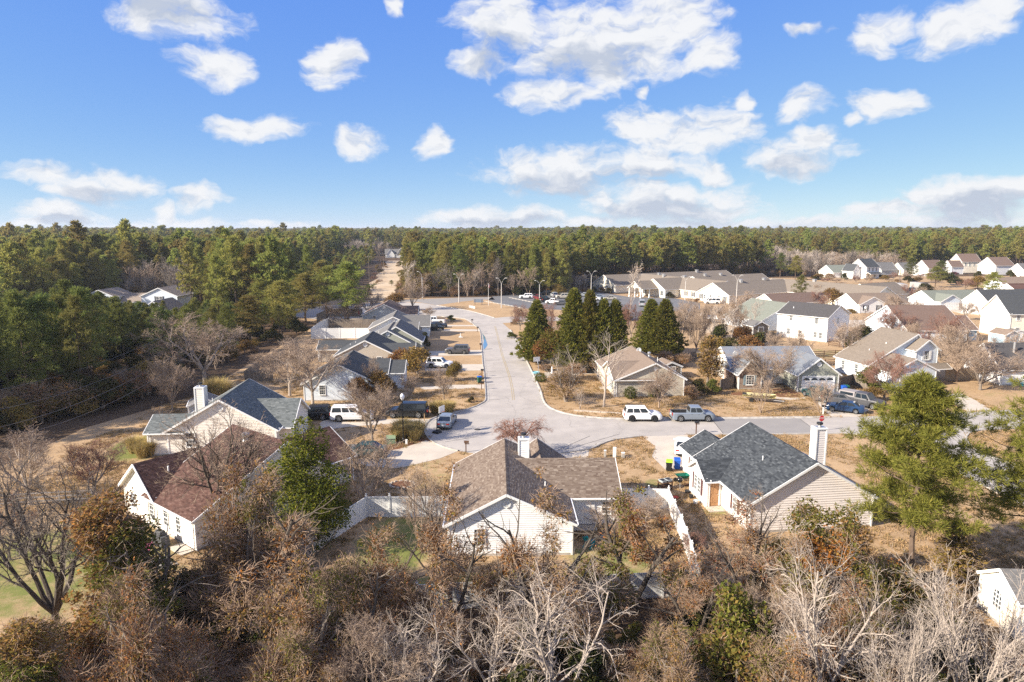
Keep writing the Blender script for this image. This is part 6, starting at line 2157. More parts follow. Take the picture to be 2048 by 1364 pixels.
def leaves(P, size, rng, flat=0.0, aspect=0.6):
    """Diamond leaves at points P, random orientation (flat: share lying level)."""
    n = len(P)
    a = unit(rng.normal(size=(n, 3)))
    nn = unit(rng.normal(size=(n, 3)) + np.array([0, 0, flat * 2.0]))
    b = unit(np.cross(nn, a))
    a = unit(np.cross(b, nn))
    s = size * rng.uniform(0.6, 1.35, size=(n, 1))
    V = np.stack([P - a * s, P + b * s * aspect, P + a * s, P - b * s * aspect], axis=1).reshape(-1, 3)
    F = (np.arange(n) * 4)[:, None] + np.array([[0, 1, 2, 3]])
    return V, F

def tufts(P, D, Rr, nb, bw, rng, spread=0.8):
    """Needle tufts: nb pointed blades from every point of P, leaning along D."""
    n = len(P)
    d = unit(D[:, None, :] + spread * rng.normal(size=(n, nb, 3)))
    L = Rr * rng.uniform(0.7, 1.2, size=(n, nb, 1)) * rng.uniform(0.8, 1.2, size=(n, 1, 1))
    sd = unit(np.cross(d, rng.normal(size=(n, nb, 3)))) * bw / 2
    b = np.repeat(P[:, None, :], nb, axis=1)
    mid = b + d * L * 0.55
    tip = b + d * L
    V = np.stack([b, mid - sd, tip, mid + sd], axis=2).reshape(-1, 3)
    F = (np.arange(n * nb) * 4)[:, None] + np.array([[0, 1, 2, 3]])
    return V, F

def grow(rng, p, d, L, r, lv, spec, segs, ends):
    """Recursive limb. spec[lv] = (segments, wander, up-pull, children, length ratio, angle, first child at)."""
    ns, wander, pull, nch, ratio, ang, first = spec[lv]
    last = lv == len(spec) - 1
    pts, dirs, rads = [p], [d], [r]
    step = L / ns
    for i in range(ns):
        d = (d + Vector((rng.gauss(0, wander), rng.gauss(0, wander), rng.gauss(0, wander) + pull))).normalized()
        q = p + d * step
        r1 = max(r * (1 - 0.62 * (i + 1) / ns), 0.006)
        segs.setdefault(lv, []).append((p.x, p.y, p.z, q.x, q.y, q.z, rads[-1], r1))
        p = q
        pts.append(p)
        dirs.append(d)
        rads.append(r1)
    ends.append((tuple(p), tuple(d), lv))
    if last:
        return
    for k in range(nch):
        t = first + (1 - first) * (k + rng.random()) / nch
        f = min(t, 0.999) * ns
        i = int(f)
        q = pts[i].lerp(pts[i + 1], f - i)
        dd = dirs[i + 1]
        ax = dd.orthogonal().normalized()
        ax.rotate(Matrix.Rotation(rng.uniform(0, 2 * math.pi), 3, dd))
        a = R(ang * rng.uniform(0.65, 1.35))
        nd = (dd * math.cos(a) + ax * math.sin(a)).normalized()
        grow(rng, q, nd, L * ratio * rng.uniform(0.7, 1.25) * (1.15 - 0.45 * t), max(rads[i] * 0.58, 0.007), lv + 1, spec, segs, ends)

def bare(seed, stems, H, lean, r, spec, stem_from=0.0):
    rng = random.Random(seed)
    segs, ends = {}, []
    a0 = rng.uniform(0, 6.28)
    for k in range(stems):
        a = a0 + 2 * math.pi * k / max(1, stems) + rng.uniform(-.35, .35)
        ln = lean * rng.uniform(0.6, 1.3)
        d = Vector((math.cos(a) * ln, math.sin(a) * ln, 1)).normalized()
        grow(rng, Vector((math.cos(a) * r * .5, math.sin(a) * r * .5, stem_from - 0.1)), d, H * rng.uniform(.85, 1.1), r * rng.uniform(.75, 1.1), 0, spec, segs, ends)
    if stem_from > 0.05:
        segs.setdefault(0, []).append((0, 0, -.1, 0, 0, stem_from * .5, r * 1.5, r * 1.25))
        segs[0].append((0, 0, stem_from * .5, 0, 0, stem_from + .1, r * 1.25, r * 1.15))
    return segs, ends

def tree_proto(name, trunk_me, crown_me=None, twig_me=None, extra=None):
    t = bpy.data.objects.new(name, None)
    COL.objects.link(t)
    obj('trunk', trunk_me, t)
    if twig_me:
        obj('twigs', twig_me, t)
    if crown_me:
        obj('crown', crown_me, t)
    if extra:
        obj(extra[0], extra[1], t)
    return t
USED = {}
def place(proto, x, y, label, cat='tree', group=None, h=1.0, w=None, rz=None, z=0.0):
    """First use moves the prototype itself; later uses copy it with its parts."""
    w = h if w is None else w
    rz = rnd.uniform(0, 6.28) if rz is None else rz
    if proto.name not in USED:
        USED[proto.name] = 1
        PART_CACHE[proto.name] = [(c, list(c.children)) for c in proto.children]
        proto.location, proto.rotation_euler, proto.scale = (x, y, z), (0, 0, rz), (w, w, h)
        tag(proto, label, cat, group)
        return proto
    r = dup(proto, (x, y, z), rz, label, group, (w, w, h))
    r['category'] = cat
    if not group and 'group' in r:
        del r['group']
    return r

def split_trunk(segs, m, m2=None):
    a = {k: v for k, v in segs.items() if k <= 1}
    b = {k: v for k, v in segs.items() if k > 1}
    return branch_mesh('trunk', a, m), (branch_mesh('twigs', b, m2 or m) if b else None)

# --- bare broadleaf prototypes (unit: metres at scale 1)
#            ns  wander pull  n  ratio ang first
ROUND = [(4, .10, .06, 7, .62, 34, .22), (4, .14, .05, 7, .55, 36, .15), (3, .16, .05, 6, .55, 38, .1), (2, .2, .03, 4, .6, 40, .2), (2, .22, .02, 0, 0, 0, 0)]
def round_bare(name, seed, m, m2, H=3.6, stems=5, lean=.55, spec=ROUND, sf=1.0, r=.09):
    s, e = bare(seed, stems, H, lean, r, spec, sf)
    a, b = split_trunk(s, m, m2)
    return tree_proto(name, a, None, b), e
B_ROUND1, _ = round_bare('bare_tree', 11, BARKG, BARKT)
B_ROUND2, _ = round_bare('bare_tree', 12, BARKT, BARKT, stems=6, lean=.7)
B_ROUND3, _ = round_bare('bare_tree', 13, BARKP, BARKT, stems=4, lean=.45, sf=1.6)
B_RED, _ = round_bare('bare_tree', 14, BARKG, BARKR, stems=5, lean=.75, H=3.2)
TALL = [(7, .05, .05, 13, .42, 42, .22), (4, .12, .12, 6, .5, 38, .2), (3, .15, .06, 4, .55, 38, .2), (2, .2, .03, 0, 0, 0, 0)]
B_TALL1, _ = round_bare('bare_tree', 21, BARKP, BARKP, H=8, stems=1, lean=.05, spec=TALL, sf=.05, r=.14)
B_TALL2, _ = round_bare('bare_tree', 22, BARKP, BARKG, H=6.5, stems=2, lean=.16, spec=TALL, sf=.05, r=.12)
SPREAD = [(6, .13, .02, 9, .55, 40, .18), (5, .16, .05, 8, .52, 40, .12), (4, .2, .05, 6, .55, 42, .1), (3, .22, .02, 3, .6, 40, .2), (2, .25, .0, 0, 0, 0, 0)]
FAN = [(7, .09, .03, 9, .5, 30, .22), (5, .12, .06, 6, .5, 32, .15), (3, .16, .05, 4, .5, 36, .15), (2, .2, 0, 0, 0, 0, 0)]
B_FAN, _ = round_bare('bare_tree', 31, BARKP, BARKP, H=6.2, stems=9, lean=.62, spec=FAN, sf=.05, r=.10)
ARCH = [(8, .17, -.015, 9, .5, 46, .2), (6, .17, -.03, 7, .52, 44, .12), (4, .22, -.02, 5, .5, 44, .1), (3, .25, -.03, 0, 0, 0, 0)]
B_ARCH, _ = round_bare('bare_tree', 32, BARKP, BARKP, H=6.4, stems=4, lean=.6, spec=ARCH, sf=.5, r=.15)
DARK = [(7, .10, .05, 9, .48, 36, .3), (5, .15, .06, 6, .5, 40, .2), (4, .18, .05, 5, .55, 42, .15), (3, .2, .03, 3, .55, 40, .2), (2, .25, .0, 0, 0, 0, 0)]
B_DARK, _ = round_bare('bare_tree', 41, BARKD, BARKG, H=7.4, stems=6, lean=.55, spec=DARK, sf=1.1, r=.16)
B_CLUMP, _ = round_bare('bare_tree', 42, BARKD, BARKT, H=6.2, stems=5, lean=.42, spec=DARK, sf=.1, r=.13)
VASE = [(5, .07, .07, 7, .42, 26, .4), (4, .12, .07, 6, .5, 30, .2), (3, .16, .05, 5, .6, 34, .1), (2, .2, .03, 0, 0, 0, 0)]
B_VASE, _ = round_bare('bare_tree', 51, BARKT, BARKT, H=3.4, stems=9, lean=.42, spec=VASE, sf=.02, r=.05)
WEEP = [(4, .12, .02, 8, .6, 50, .25), (4, .2, -.12, 8, .6, 45, .1), (4, .2, -.22, 6, .6, 40, .1), (3, .2, -.25, 0, 0, 0, 0)]
B_WEEP, _ = round_bare('bare_tree', 52, BARKR, BARKR, H=2.6, stems=5, lean=.9, spec=WEEP, sf=1.5, r=.08)
FARB = [(5, .06, .06, 9, .45, 36, .3), (3, .12, .08, 5, .5, 36, .2), (2, .16, .05, 0, 0, 0, 0)]
def thicken(segs, k):
    return {l: [s[:6] + (max(s[6] * k, .035), max(s[7] * k, .03)) for s in v] for l, v in segs.items()}
B_FAR = []
for i, (mm, st) in enumerate(((BARKP, 1), (BARKG, 2), (BARKT, 3))):
    s, e = bare(60 + i, st, 10.5, .12 * st, .14, [(5, .06, .06, 10, .42, 36, .3), (3, .12, .08, 7, .5, 38, .15), (2, .16, .05, 3, .6, 36, .2), (2, .2, .03, 0, 0, 0, 0)], .05)
    a, b = split_trunk(thicken(s, 1.2), mm, mm)
    B_FAR.append(tree_proto('bare_tree', a, None, b))

# --- pines
def pine(seed, H, cs, W, nl, per, Rr, nb, bw, m, bark=BARKPINE, r=.22, sides2=True, top=.3, spread=.8, clump=3):
    rng = random.Random(seed)
    nr = np.random.default_rng(seed)
    segs = {0: [], 1: []}
    n = 9
    pts = []
    x = y = 0.0
    for i in range(n + 1):
        pts.append(Vector((x, y, H * .97 * i / n - .05)))
        x += rng.gauss(0, .06) * H / 12
        y += rng.gauss(0, .06) * H / 12
    for i in range(n):
        a, b = pts[i], pts[i + 1]
        segs[0].append((*a, *b, r * (1 - .85 * i / n), r * (1 - .85 * (i + 1) / n)))
    P, D = [], []
    for k in range(nl):
        t = (k + rng.random()) / nl
        z = H * (cs + (1 - cs) * t * .97)
        f = z / (H * .97) * n
        i = min(int(f), n - 1)
        o = pts[i].lerp(pts[i + 1], f - i)
        prof = (math.sin(math.pi * min(1, .22 + .78 * t)) ** .7) * (1 - top * t)
        L = W / 2 * max(.22, prof) * rng.uniform(.55, 1.2)
        az = k * 2.399 + rng.uniform(-.5, .5)
        el = -.15 + .75 * t + rng.uniform(-.15, .25)
        d = Vector((math.cos(az) * math.cos(el), math.sin(az) * math.cos(el), math.sin(el)))
        e = o + d * L * .55
        d2 = (d + Vector((0, 0, .3))).normalized()
        e2 = e + d2 * L * .45
        segs[1].append((*o, *e, r * .28 * (1.1 - t), r * .18 * (1.1 - t)))
        segs[1].append((*e, *e2, r * .18 * (1.1 - t), .015))
        for j in range(clump):
            ft = .45 + .6 * (j + rng.random()) / clump
            c = o.lerp(e, min(1, ft / .55)) if ft < .55 else e.lerp(e2, min(1.1, (ft - .55) / .45))
            c = c + Vector((rng.gauss(0, .16), rng.gauss(0, .16), rng.gauss(.05, .08))) * L
            for q in range(per):
                u = Vector((rng.gauss(0, 1), rng.gauss(0, 1), rng.gauss(0, .6)))
                u = u.normalized() * (rng.random() ** .4) * W * .085 * (1.1 - .3 * t)
                u.z *= .6
                P.append(tuple(c + u))
                D.append(tuple((u.normalized() * .8 + d * .4 + Vector((0, 0, .55))).normalized()))
    for q in range(per * 2):
        P.append((pts[-1].x + rng.gauss(0, .3), pts[-1].y + rng.gauss(0, .3), H * .96 + rng.gauss(0, .3)))
        D.append((rng.gauss(0, .3), rng.gauss(0, .3), 1))
    V, F = tufts(np.array(P), np.array(D), Rr, nb, bw, nr, spread)
    crown = mesh_np('crown', V, [F], [m])
    return branch_mesh('trunk', segs, bark), crown
def pine_proto(*a, **k):
    return tree_proto('pine_tree', *pine(*a, **k))
P_NEAR = [pine_proto(101, 14.2, .30, 8.6, 54, 22, .46, 14, .038, NEEDN, clump=4), pine_proto(102, 15.5, .28, 9.5, 58, 22, .46, 14, .038, NEEDN, clump=4)]
P_MID = [pine_proto(110 + i, 16 + i % 3, (.30, .38, .26, .42)[i], (8.0, 7.4, 8.6, 7.0)[i], 40, 6, .75, 8, .10, NEEDD, clump=3) for i in range(4)]
P_MIDG = [pine_proto(120 + i, 16 + i, (.36, .42, .32)[i], (7.6, 8.2, 7.0)[i], 40, 6, .75, 8, .11, NEED, clump=3) for i in range(3)]
P_EDGE = [pine_proto(140 + i, 16 + i, (.12, .2, .16)[i], (7.0, 7.6, 6.4)[i], 44, 6, .8, 7, .13, NEED, clump=3) for i in range(3)]
P_FAR = [pine_proto(130 + i, 17.5 + (i % 3), (.46, .53, .40, .5)[i], (8.4, 7.6, 9.0, 8.0)[i], 26, 6, 1.0, 6, .36, NEED, clump=2, r=.2) for i in range(4)]

# --- conical cypress
def cypress(seed, H, W, n):
    rng = np.random.default_rng(seed)
    t = rng.random(n) ** 1.35
    z = H * (.06 + .94 * t)
    ph = rng.uniform(0, 2 * math.pi, n)
    lump = 1 + .24 * np.sin(5 * ph + z * 1.7 + seed) + .18 * np.sin(8 * ph - z * 2.9)
    rad = W / 2 * (1 - t) ** .72 * lump * rng.uniform(.72, 1.03, n) * np.clip(z / (H * .10), .55, 1)
    P = np.stack([rad * np.cos(ph), rad * np.sin(ph), z], axis=1)
    D = np.stack([np.cos(ph) * .8, np.sin(ph) * .8, np.full(n, .75)], axis=1)
    V, F = tufts(P, D, .62, 7, .15, rng, .5)
    q = rng.random(n // 5)
    P2 = np.stack([.45 * W / 2 * (1 - q) ** .8 * np.cos(q * 99), .45 * W / 2 * (1 - q) ** .8 * np.sin(q * 99), H * (.08 + .85 * q)], axis=1)
    V2, F2 = tufts(P2, np.tile([0, 0, 1.0], (len(q), 1)), 1.1, 7, .32, rng, 1.2)
    crown = mesh_np('crown', np.concatenate([V, V2]), [F, F2 + len(V)], [CYP])
    s = {0: [(0, 0, -.1, 0, 0, H * .5, .22, .12), (0, 0, H * .5, 0, 0, H * .92, .12, .03)]}
    return tree_proto('cypress_tree', branch_mesh('trunk', s, BARKPINE), crown)
CY = [cypress(201, 11.2, 6.2, 1500), cypress(202, 13.5, 6.6, 1900), cypress(203, 13.0, 5.6, 1700)]

# --- leafy masses
def leafy(seed, name, blobs, n, size, m, twigs=None, bark=BARKG, trunk=None, m2=None, share2=.15, shell=.55, twig_n=0, flat=.2, part='crown'):
    """Leaves spread through ellipsoid clumps (x,y,z,rx,ry,rz); fine twigs poke out of them."""
    rng = np.random.default_rng(seed)
    w = np.array([b[3] * b[4] * b[5] for b in blobs]) ** .75
    idx = rng.choice(len(blobs), size=n, p=w / w.sum())
    B = np.array(blobs)[idx]
    u = unit(rng.normal(size=(n, 3)))
    rr = shell + (1.06 - shell) * rng.random((n, 1)) ** .7
    lump = 1 + .18 * np.sin(u[:, 0:1] * 9 + B[:, 0:1] * 5) * np.sin(u[:, 1:2] * 8 + B[:, 2:3] * 3) + .12 * np.sin(u[:, 2:3] * 13 + seed)
    P = B[:, :3] + u * rr * lump * B[:, 3:6]
    P[:, 2] = np.maximum(P[:, 2], .05)
    k = int(n * share2) if m2 else 0
    V, F = leaves(P, size, rng, flat)
    mats, parts, mis = [m], [F[k:]], [0]
    if k:
        # second colour in patches: those leaves whose clump direction falls in some lobes
        sel = (np.sin(P[:, 0] * 1.1 + seed) + np.sin(P[:, 1] * 1.3) + np.sin(P[:, 2] * 1.2 + 2)) > np.quantile(np.sin(P[:, 0] * 1.1 + seed) + np.sin(P[:, 1] * 1.3) + np.sin(P[:, 2] * 1.2 + 2), 1 - share2)
        mats, parts, mis = [m, m2], [F[~sel], F[sel]], [0, 1]
    crown = mesh_np(part, V, parts, mats, mis)
    segs = trunk or {0: [(0, 0, -.1, 0, 0, blobs[0][2], .12, .05)]}
    tw = None
    if twig_n:
        ii = rng.choice(len(blobs), size=twig_n, p=w / w.sum())
        T = np.array(blobs)[ii]
        uu = unit(rng.normal(size=(twig_n, 3)) + np.array([0, 0, .35]))
        p0 = T[:, :3] + uu * T[:, 3:6] * rng.uniform(.3, .8, (twig_n, 1))
        bend = unit(uu + .5 * rng.normal(size=(twig_n, 3)))
        Lh = rng.uniform(.25, .6, (twig_n, 1)) * T[:, 3:6].mean(axis=1, keepdims=True)
        p1 = p0 + bend * Lh
        p2 = p1 + unit(bend + .5 * rng.normal(size=(twig_n, 3))) * Lh * .8
        r = np.full((twig_n, 1), .011)
        rows_ = np.concatenate([np.concatenate([p0, p1, r, r * .8], 1), np.concatenate([p1, p2, r * .8, r * .4], 1)])
        Vt, Ft = tubes(rows_, 3)
        tw = mesh_np('twigs', Vt, [Ft], [twigs or BARKV])
    return tree_proto(name, branch_mesh('trunk', segs, bark), crown, tw)

def blob_column(seed, H, W, n, lo=.1):
    rng = random.Random(seed)
    out = []
    for i in range(n):
        t = (i + .5) / n
        z = H * (lo + (1 - lo) * t)
        w = W * (1 - .55 * abs(t - .35) ** 1.2) * rng.uniform(.7, 1.1) * (1.0 if t < .8 else .7)
        out.append((rng.gauss(0, .2) * W * .4, rng.gauss(0, .2) * W * .4, z - H * .04, w * .42, w * .42, H / n * rng.uniform(.75, 1.15)))
    return out
def blob_dome(seed, H, W, n, zlo=.35):
    rng = random.Random(seed)
    out = []
    for i in range(n):
        a = rng.uniform(0, 6.28)
        q = rng.random() ** .6
        z = H * (zlo + (1 - zlo) * (1 - q * q) * rng.uniform(.55, .92))
        s = rng.uniform(.16, .27)
        out.append((math.cos(a) * q * W * .38, math.sin(a) * q * W * .38, z, s * W, s * W, s * H * .8))
    return out
def blob_ragged(seed, H, W, n, zlo=.12):
    rng = random.Random(seed)
    out = []
    for i in range(n):
        a = rng.uniform(0, 6.28)
        q = rng.random() ** .55
        z = H * (zlo + (.98 - zlo) * (1 - q ** 1.6) * rng.uniform(.15, 1.0) ** .7)
        s = rng.uniform(.05, .15) * (1.25 - .5 * z / H)
        out.append((math.cos(a) * q * W * .46, math.sin(a) * q * W * .46, z, s * W, s * W, s * W * rng.uniform(.6, 1.5)))
    return out
def vine_trunk(seed, H, m):
    s, e = bare(seed, 2, H * .62, .22, .15, [(6, .1, .05, 6, .5, 40, .3), (4, .15, .05, 4, .5, 40, .2), (3, .2, .02, 0, 0, 0, 0)], .3)
    return s
V_COL = leafy(301, 'vine_covered_tree', blob_column(1, 8.4, 3.8, 13) + blob_ragged(21, 9.2, 4.6, 16), 22000, .075, VINEB, bark=BARKG, trunk=vine_trunk(1, 9, BARKG), m2=VINEG, share2=.38, twig_n=3000)
V_DOME = leafy(302, 'vine_covered_tree', blob_ragged(2, 7.0, 6.6, 42), 13000, .065, VINEB, bark=BARKG, trunk=vine_trunk(2, 7, BARKG), m2=VINEG, share2=.28, twig_n=5200, shell=.25)
V_OPEN = leafy(303, 'vine_covered_tree', blob_ragged(3, 9.0, 5.0, 34, .15), 4200, .06, VINEB, bark=BARKD, trunk=vine_trunk(3, 9, BARKD), m2=VINEO, share2=.14, twig_n=3800, shell=.05)
V_GREEN = leafy(304, 'vine_covered_tree', blob_ragged(4, 7.4, 6.8, 30, .3), 19000, .075, VINEG, bark=BARKG, trunk=vine_trunk(4, 7, BARKG), m2=VINEO, share2=.10, twig_n=1500, shell=.45)
V_OLIVE = leafy(305, 'vine_covered_tree', blob_ragged(5, 7.6, 5.0, 24, .2), 8000, .07, VINEG, bark=BARKD, trunk=vine_trunk(5, 7.6, BARKD), m2=VINEB, share2=.4, twig_n=2600, shell=.2)
MAGT = leafy(306, 'magnolia_tree', [(0, 0, 9.0, .7, .7, 1.1), (.9, .1, 8.0, .8, .8, 1.2), (-.9, .2, 7.9, .75, .8, 1.3), (0, -.5, 7.2, 1.0, 1.0, 1.2)] + blob_column(6, 8.2, 5.6, 12) + [(math.cos(a) * 1.9, math.sin(a) * 1.9, 2.2 + 1.1 * (i % 4), 1.0, 1.0, 1.1) for i, a in enumerate(np.linspace(0, 5.8, 9))], 26000, .085, MAG, shell=.72, flat=.5)
SHRUB_DARK = leafy(307, 'evergreen_shrub', blob_dome(7, 3.0, 3.2, 9, .25), 3200, .11, BUSHD, shell=.6)
SHRUB_BRUSH = leafy(308, 'brown_shrub', blob_dome(8, 2.2, 2.6, 8, .2), 1500, .07, VINEB, twig_n=900, shell=.2)
SHRUB_OCHRE = leafy(309, 'ochre_shrub', blob_dome(9, 3.2, 3.4, 10, .25), 4200, .085, BUSHO, twig_n=250, shell=.6)
SHRUB_CLIP = leafy(310, 'clipped_bush', [(0, 0, .62, .72, .72, .62)], 2600, .05, BUSHG, shell=.9)
SHRUB_GREEN = leafy(311, 'green_shrub', blob_dome(10, 2.6, 3.0, 8, .25), 3600, .09, BUSHG, shell=.65)
SHRUB_OLIVE = leafy(312, 'olive_shrub', blob_dome(11, 3.0, 3.2, 9, .2), 4500, .075, VINEG, twig_n=200, shell=.55)
SAPLING_RUST = leafy(313, 'rust_leaved_tree', blob_column(12, 5.5, 2.4, 9, .25), 2800, .09, BUSHO, twig_n=900, shell=.2, bark=BARKG)
TREE_OCHRE = leafy(314, 'ochre_tree', blob_dome(13, 6.0, 4.6, 12, .3), 5200, .12, BUSHO, shell=.6, m2=VINEG, share2=.35)
TREE_RUSTLEAF = leafy(315, 'oak_sapling', blob_dome(14, 3.4, 4.2, 9, .3), 1500, .08, BUSHO, twig_n=700, shell=.1, bark=BARKG, trunk=vine_trunk(9, 4.5, BARKG))
def grass_clump(seed, name, H, n, m):
    rng = np.random.default_rng(seed)
    a = rng.uniform(0, 6.28, n)
    b = np.stack([np.cos(a), np.sin(a), np.zeros(n)], 1)
    P0 = b * rng.uniform(.0, .35, (n, 1)) * H
    lean = rng.uniform(.1, .75, (n, 1))
    P1 = P0 + b * lean * H * .45 + np.array([0, 0, 1.0]) * H * rng.uniform(.5, .8, (n, 1))
    P2 = P1 + b * lean * H * .5 + np.array([0, 0, 1.0]) * H * rng.uniform(-.05, .35, (n, 1))
    s = np.stack([-b[:, 1], b[:, 0], np.zeros(n)], 1) * .014
    V = np.stack([P0 - s, P0 + s, P1 + s, P1 - s, P2], 1).reshape(-1, 3)
    k = (np.arange(n) * 5)[:, None]
    me = mesh_np('blades', V, [k + np.array([[0, 1, 2, 3]]), k + np.array([[3, 2, 4]])], [m])
    return obj(name, me)
GRASS = grass_clump(401, 'ornamental_grass', 1.6, 1400, PAMPAS)

# ------------------------------------------------------------------ planting: everything one can point at
def at(proto, u, vb, vt, label, cat='tree', group=None, H=None, wpx=None, W=None, rz=None):
    """Stand a tree at photo foot (u, vb), reaching up to vt; H, W: the prototype's height and width."""
    p, h = HT(u, vb, vt)
    k = h / H
    w = k
    if wpx and W:
        zc = p.y * math.cos(PITCH) + CAM_H * math.sin(PITCH)
        w = wpx * zc / FPX / W
    return place(proto, p.x, p.y, label, cat, group, h=k, w=w, rz=rz)
HW = {}
def dims(proto):
    if proto.name not in HW:
        V = []
        for c in proto.children:
            a = np.empty(len(c.data.vertices) * 3, dtype=np.float32)
            c.data.vertices.foreach_get('co', a)
            V.append(a.reshape(-1, 3))
        V = np.concatenate(V)
        rr = np.sqrt(V[:, 0] ** 2 + V[:, 1] ** 2)
        HW[proto.name] = (float(np.quantile(V[:, 2], .999)), 2 * float(np.quantile(rr, .985)))
    return HW[proto.name]
for pr in [B_ROUND1, B_ROUND2, B_ROUND3, B_RED, B_TALL1, B_TALL2, B_FAN, B_ARCH, B_DARK, B_CLUMP, B_VASE, B_WEEP, V_COL, V_DOME, V_OPEN, V_GREEN, V_OLIVE, MAGT, SHRUB_DARK, SHRUB_BRUSH, SHRUB_OCHRE,
           SHRUB_CLIP, SHRUB_GREEN, SHRUB_OLIVE, SAPLING_RUST, TREE_OCHRE, TREE_RUSTLEAF] + CY + P_NEAR + P_MID + P_MIDG + P_EDGE + P_FAR + B_FAR:
    dims(pr)
def T(proto, u, vb, vt, wpx, label, cat='tree', group=None, rz=None):
    H, W = HW[proto.name] if proto.name in HW else dims(proto)
    return at(proto, u, vb, vt, label, cat, group, H, wpx, W, rz)

# foreground thicket
T(B_DARK, 113, 1255, 868, 330, 'dark many stemmed bare tree on the green yard, bottom left', rz=1.0)
T(B_ROUND3, 60, 1010, 862, 190, 'bare tree with reddish tips behind the dark many stemmed one')
T(B_RED, 190, 985, 880, 170, 'low bare red twigged tree at the far edge of the left yard')
T(B_RED, 20, 1120, 985, 150, 'bare red twigged bush cut by the left edge')
T(V_COL, 262, 1310, 985, 235, 'tall vine smothered tree with rusty leaves before the cream gable wall')
T(V_DOME, 300, 1420, 1120, 300, 'broad vine smothered bush below the tall rusty one, bottom left')
T(V_OPEN, 545, 1250, 920, 330, 'thinly leaved vine tree before the red brown roof')
T(B_CLUMP, 455, 1062, 800, 270, 'bare tree with a cluster of dark trunks against the red brown roof', rz=.4)
T(MAGT, 618, 1100, 838, 172, 'dense glossy evergreen right of the red brown roof')
T(V_DOME, 735, 1330, 1060, 230, 'brown vine dome in front of the left white fence')
T(V_DOME, 590, 1420, 1215, 240, 'brown vine thicket at the bottom, left of the middle')
T(SHRUB_DARK, 378, 1245, 1140, 110, 'dark green shrub at the left end of the thicket fence', 'shrub')
T(V_OPEN, 905, 1285, 930, 240, 'slender vine hung tree at the left corner of the white gable')
T(V_OPEN, 1078, 1300, 940, 270, 'vine hung tree with rusty leaves before the right half of the white gable')
T(V_OLIVE, 1270, 1215, 975, 250, 'olive leaved vine tree before the beige roof wing')
T(B_ARCH, 1120, 1420, 1130, 330, 'pale bare tree with arching boughs at the bottom middle')
T(B_ARCH, 985, 1400, 1190, 240, 'smaller pale bare tree left of the arching one, bottom middle')
T(B_ARCH, 850, 1420, 1215, 230, 'pale bare tree with crooked boughs below the white back fence')
T(B_TALL2, 1508, 1172, 975, 130, 'slim white stemmed bare tree before the pale right gable')
T(V_GREEN, 1650, 1260, 1000, 300, 'olive green vine mass with an orange patch before the pale right gable')
T(V_OPEN, 1490, 1240, 980, 230, 'thin brown leaved tree between the slate roof and the white fence')
T(P_NEAR[0], 1818, 1158, 745, 255, 'tall yellow green pine standing right of the slate roof', 'pine', rz=2.0)
T(P_NEAR[1], 2068, 1150, 745, 300, 'big pine cut by the right edge', 'pine', rz=.6)
T(B_ARCH, 1640, 1430, 1050, 270, 'pale bare tree with a long bough reaching left, lower right')
T(B_FAN, 1935, 1440, 1125, 400, 'whitish many stemmed bare tree fanning up at the bottom right')
T(B_FAN, 1790, 1470, 1200, 250, 'smaller whitish bare tree left of the fanning one, bottom right')
T(SHRUB_OLIVE, 1455, 1330, 1165, 190, 'dense dark olive shrub at the bottom, right of the middle', 'shrub')
T(SHRUB_OLIVE, 1470, 1430, 1270, 210, 'dark olive shrub lowest at the bottom edge, right of the middle', 'shrub')
T(SHRUB_OLIVE, 1790, 1270, 1130, 150, 'olive shrub at the foot of the tall right pine', 'shrub')
T(SAPLING_RUST, 1905, 1170, 1035, 110, 'brown leaved sapling between the two near pines')
T(SAPLING_RUST, 1700, 1150, 1040, 100, 'rusty sapling between the vine mass and the tall pine')
T(V_DOME, 1340, 1430, 1235, 230, 'rust brown vine thicket below the corner of the white back fence')
T(B_ROUND2, 760, 1420, 1230, 220, 'tan bare bush at the bottom, left of the middle')
T(B_ROUND2, 1560, 1330, 1150, 200, 'tan bare bush before the olive vine mass')
T(V_DOME, 1560, 1460, 1260, 260, 'brown vine bush at the bottom edge below the olive vine mass')
T(V_COL, 60, 1480, 1250, 200, 'shadowed vine bush in the bottom left corner')
T(B_RED, 1385, 1125, 1065, 80, 'low red twigged bush on the dry lawn by the corner of the bright fence', 'shrub')
T(B_ROUND3, 1290, 1060, 985, 120, 'pale bare bush beside the top corner of the bright fence', 'shrub')
T(B_VASE, 1210, 1075, 1010, 90, 'grey bare bush under the eave of the beige wing', 'shrub')
T(B_VASE, 845, 1105, 935, 95, 'thin brown leaved sapling over the corner of the side fence')
for i, (pr, u, vb, vt, w, lab) in enumerate([(V_DOME, 640, 1380, 1110, 280, 'brown vine thicket rising before the left vinyl fence'), (V_OPEN, 770, 1260, 1030, 200, 'thin vine tree over the shaded side garden'),
        (V_OPEN, 1390, 1300, 1090, 190, 'brown leaved vine tree at the corner of the back fence'), (V_DOME, 1700, 1400, 1170, 260, 'brown vine thicket below the tall right pine'),
        (V_OPEN, 1590, 1280, 1060, 210, 'thin vine tree before the left part of the pale gable'), (V_DOME, 1880, 1330, 1180, 200, 'brown vine bush at the left of the cream shed')]):
    T(pr, u, vb, vt, w, lab)
T(V_DOME, 508, 1235, 925, 235, 'tall tan and orange leaved vine tree before the right end of the red brown house')
T(V_DOME, 90, 1420, 1235, 260, 'brown vine bush in the shade of the bottom left corner')
T(SHRUB_DARK, 170, 1330, 1250, 120, 'dark shrub at the foot of the dark many stemmed tree', 'shrub')
T(V_DOME, 1600, 1250, 1090, 200, 'brown vine thicket in front of the pale gable wall')
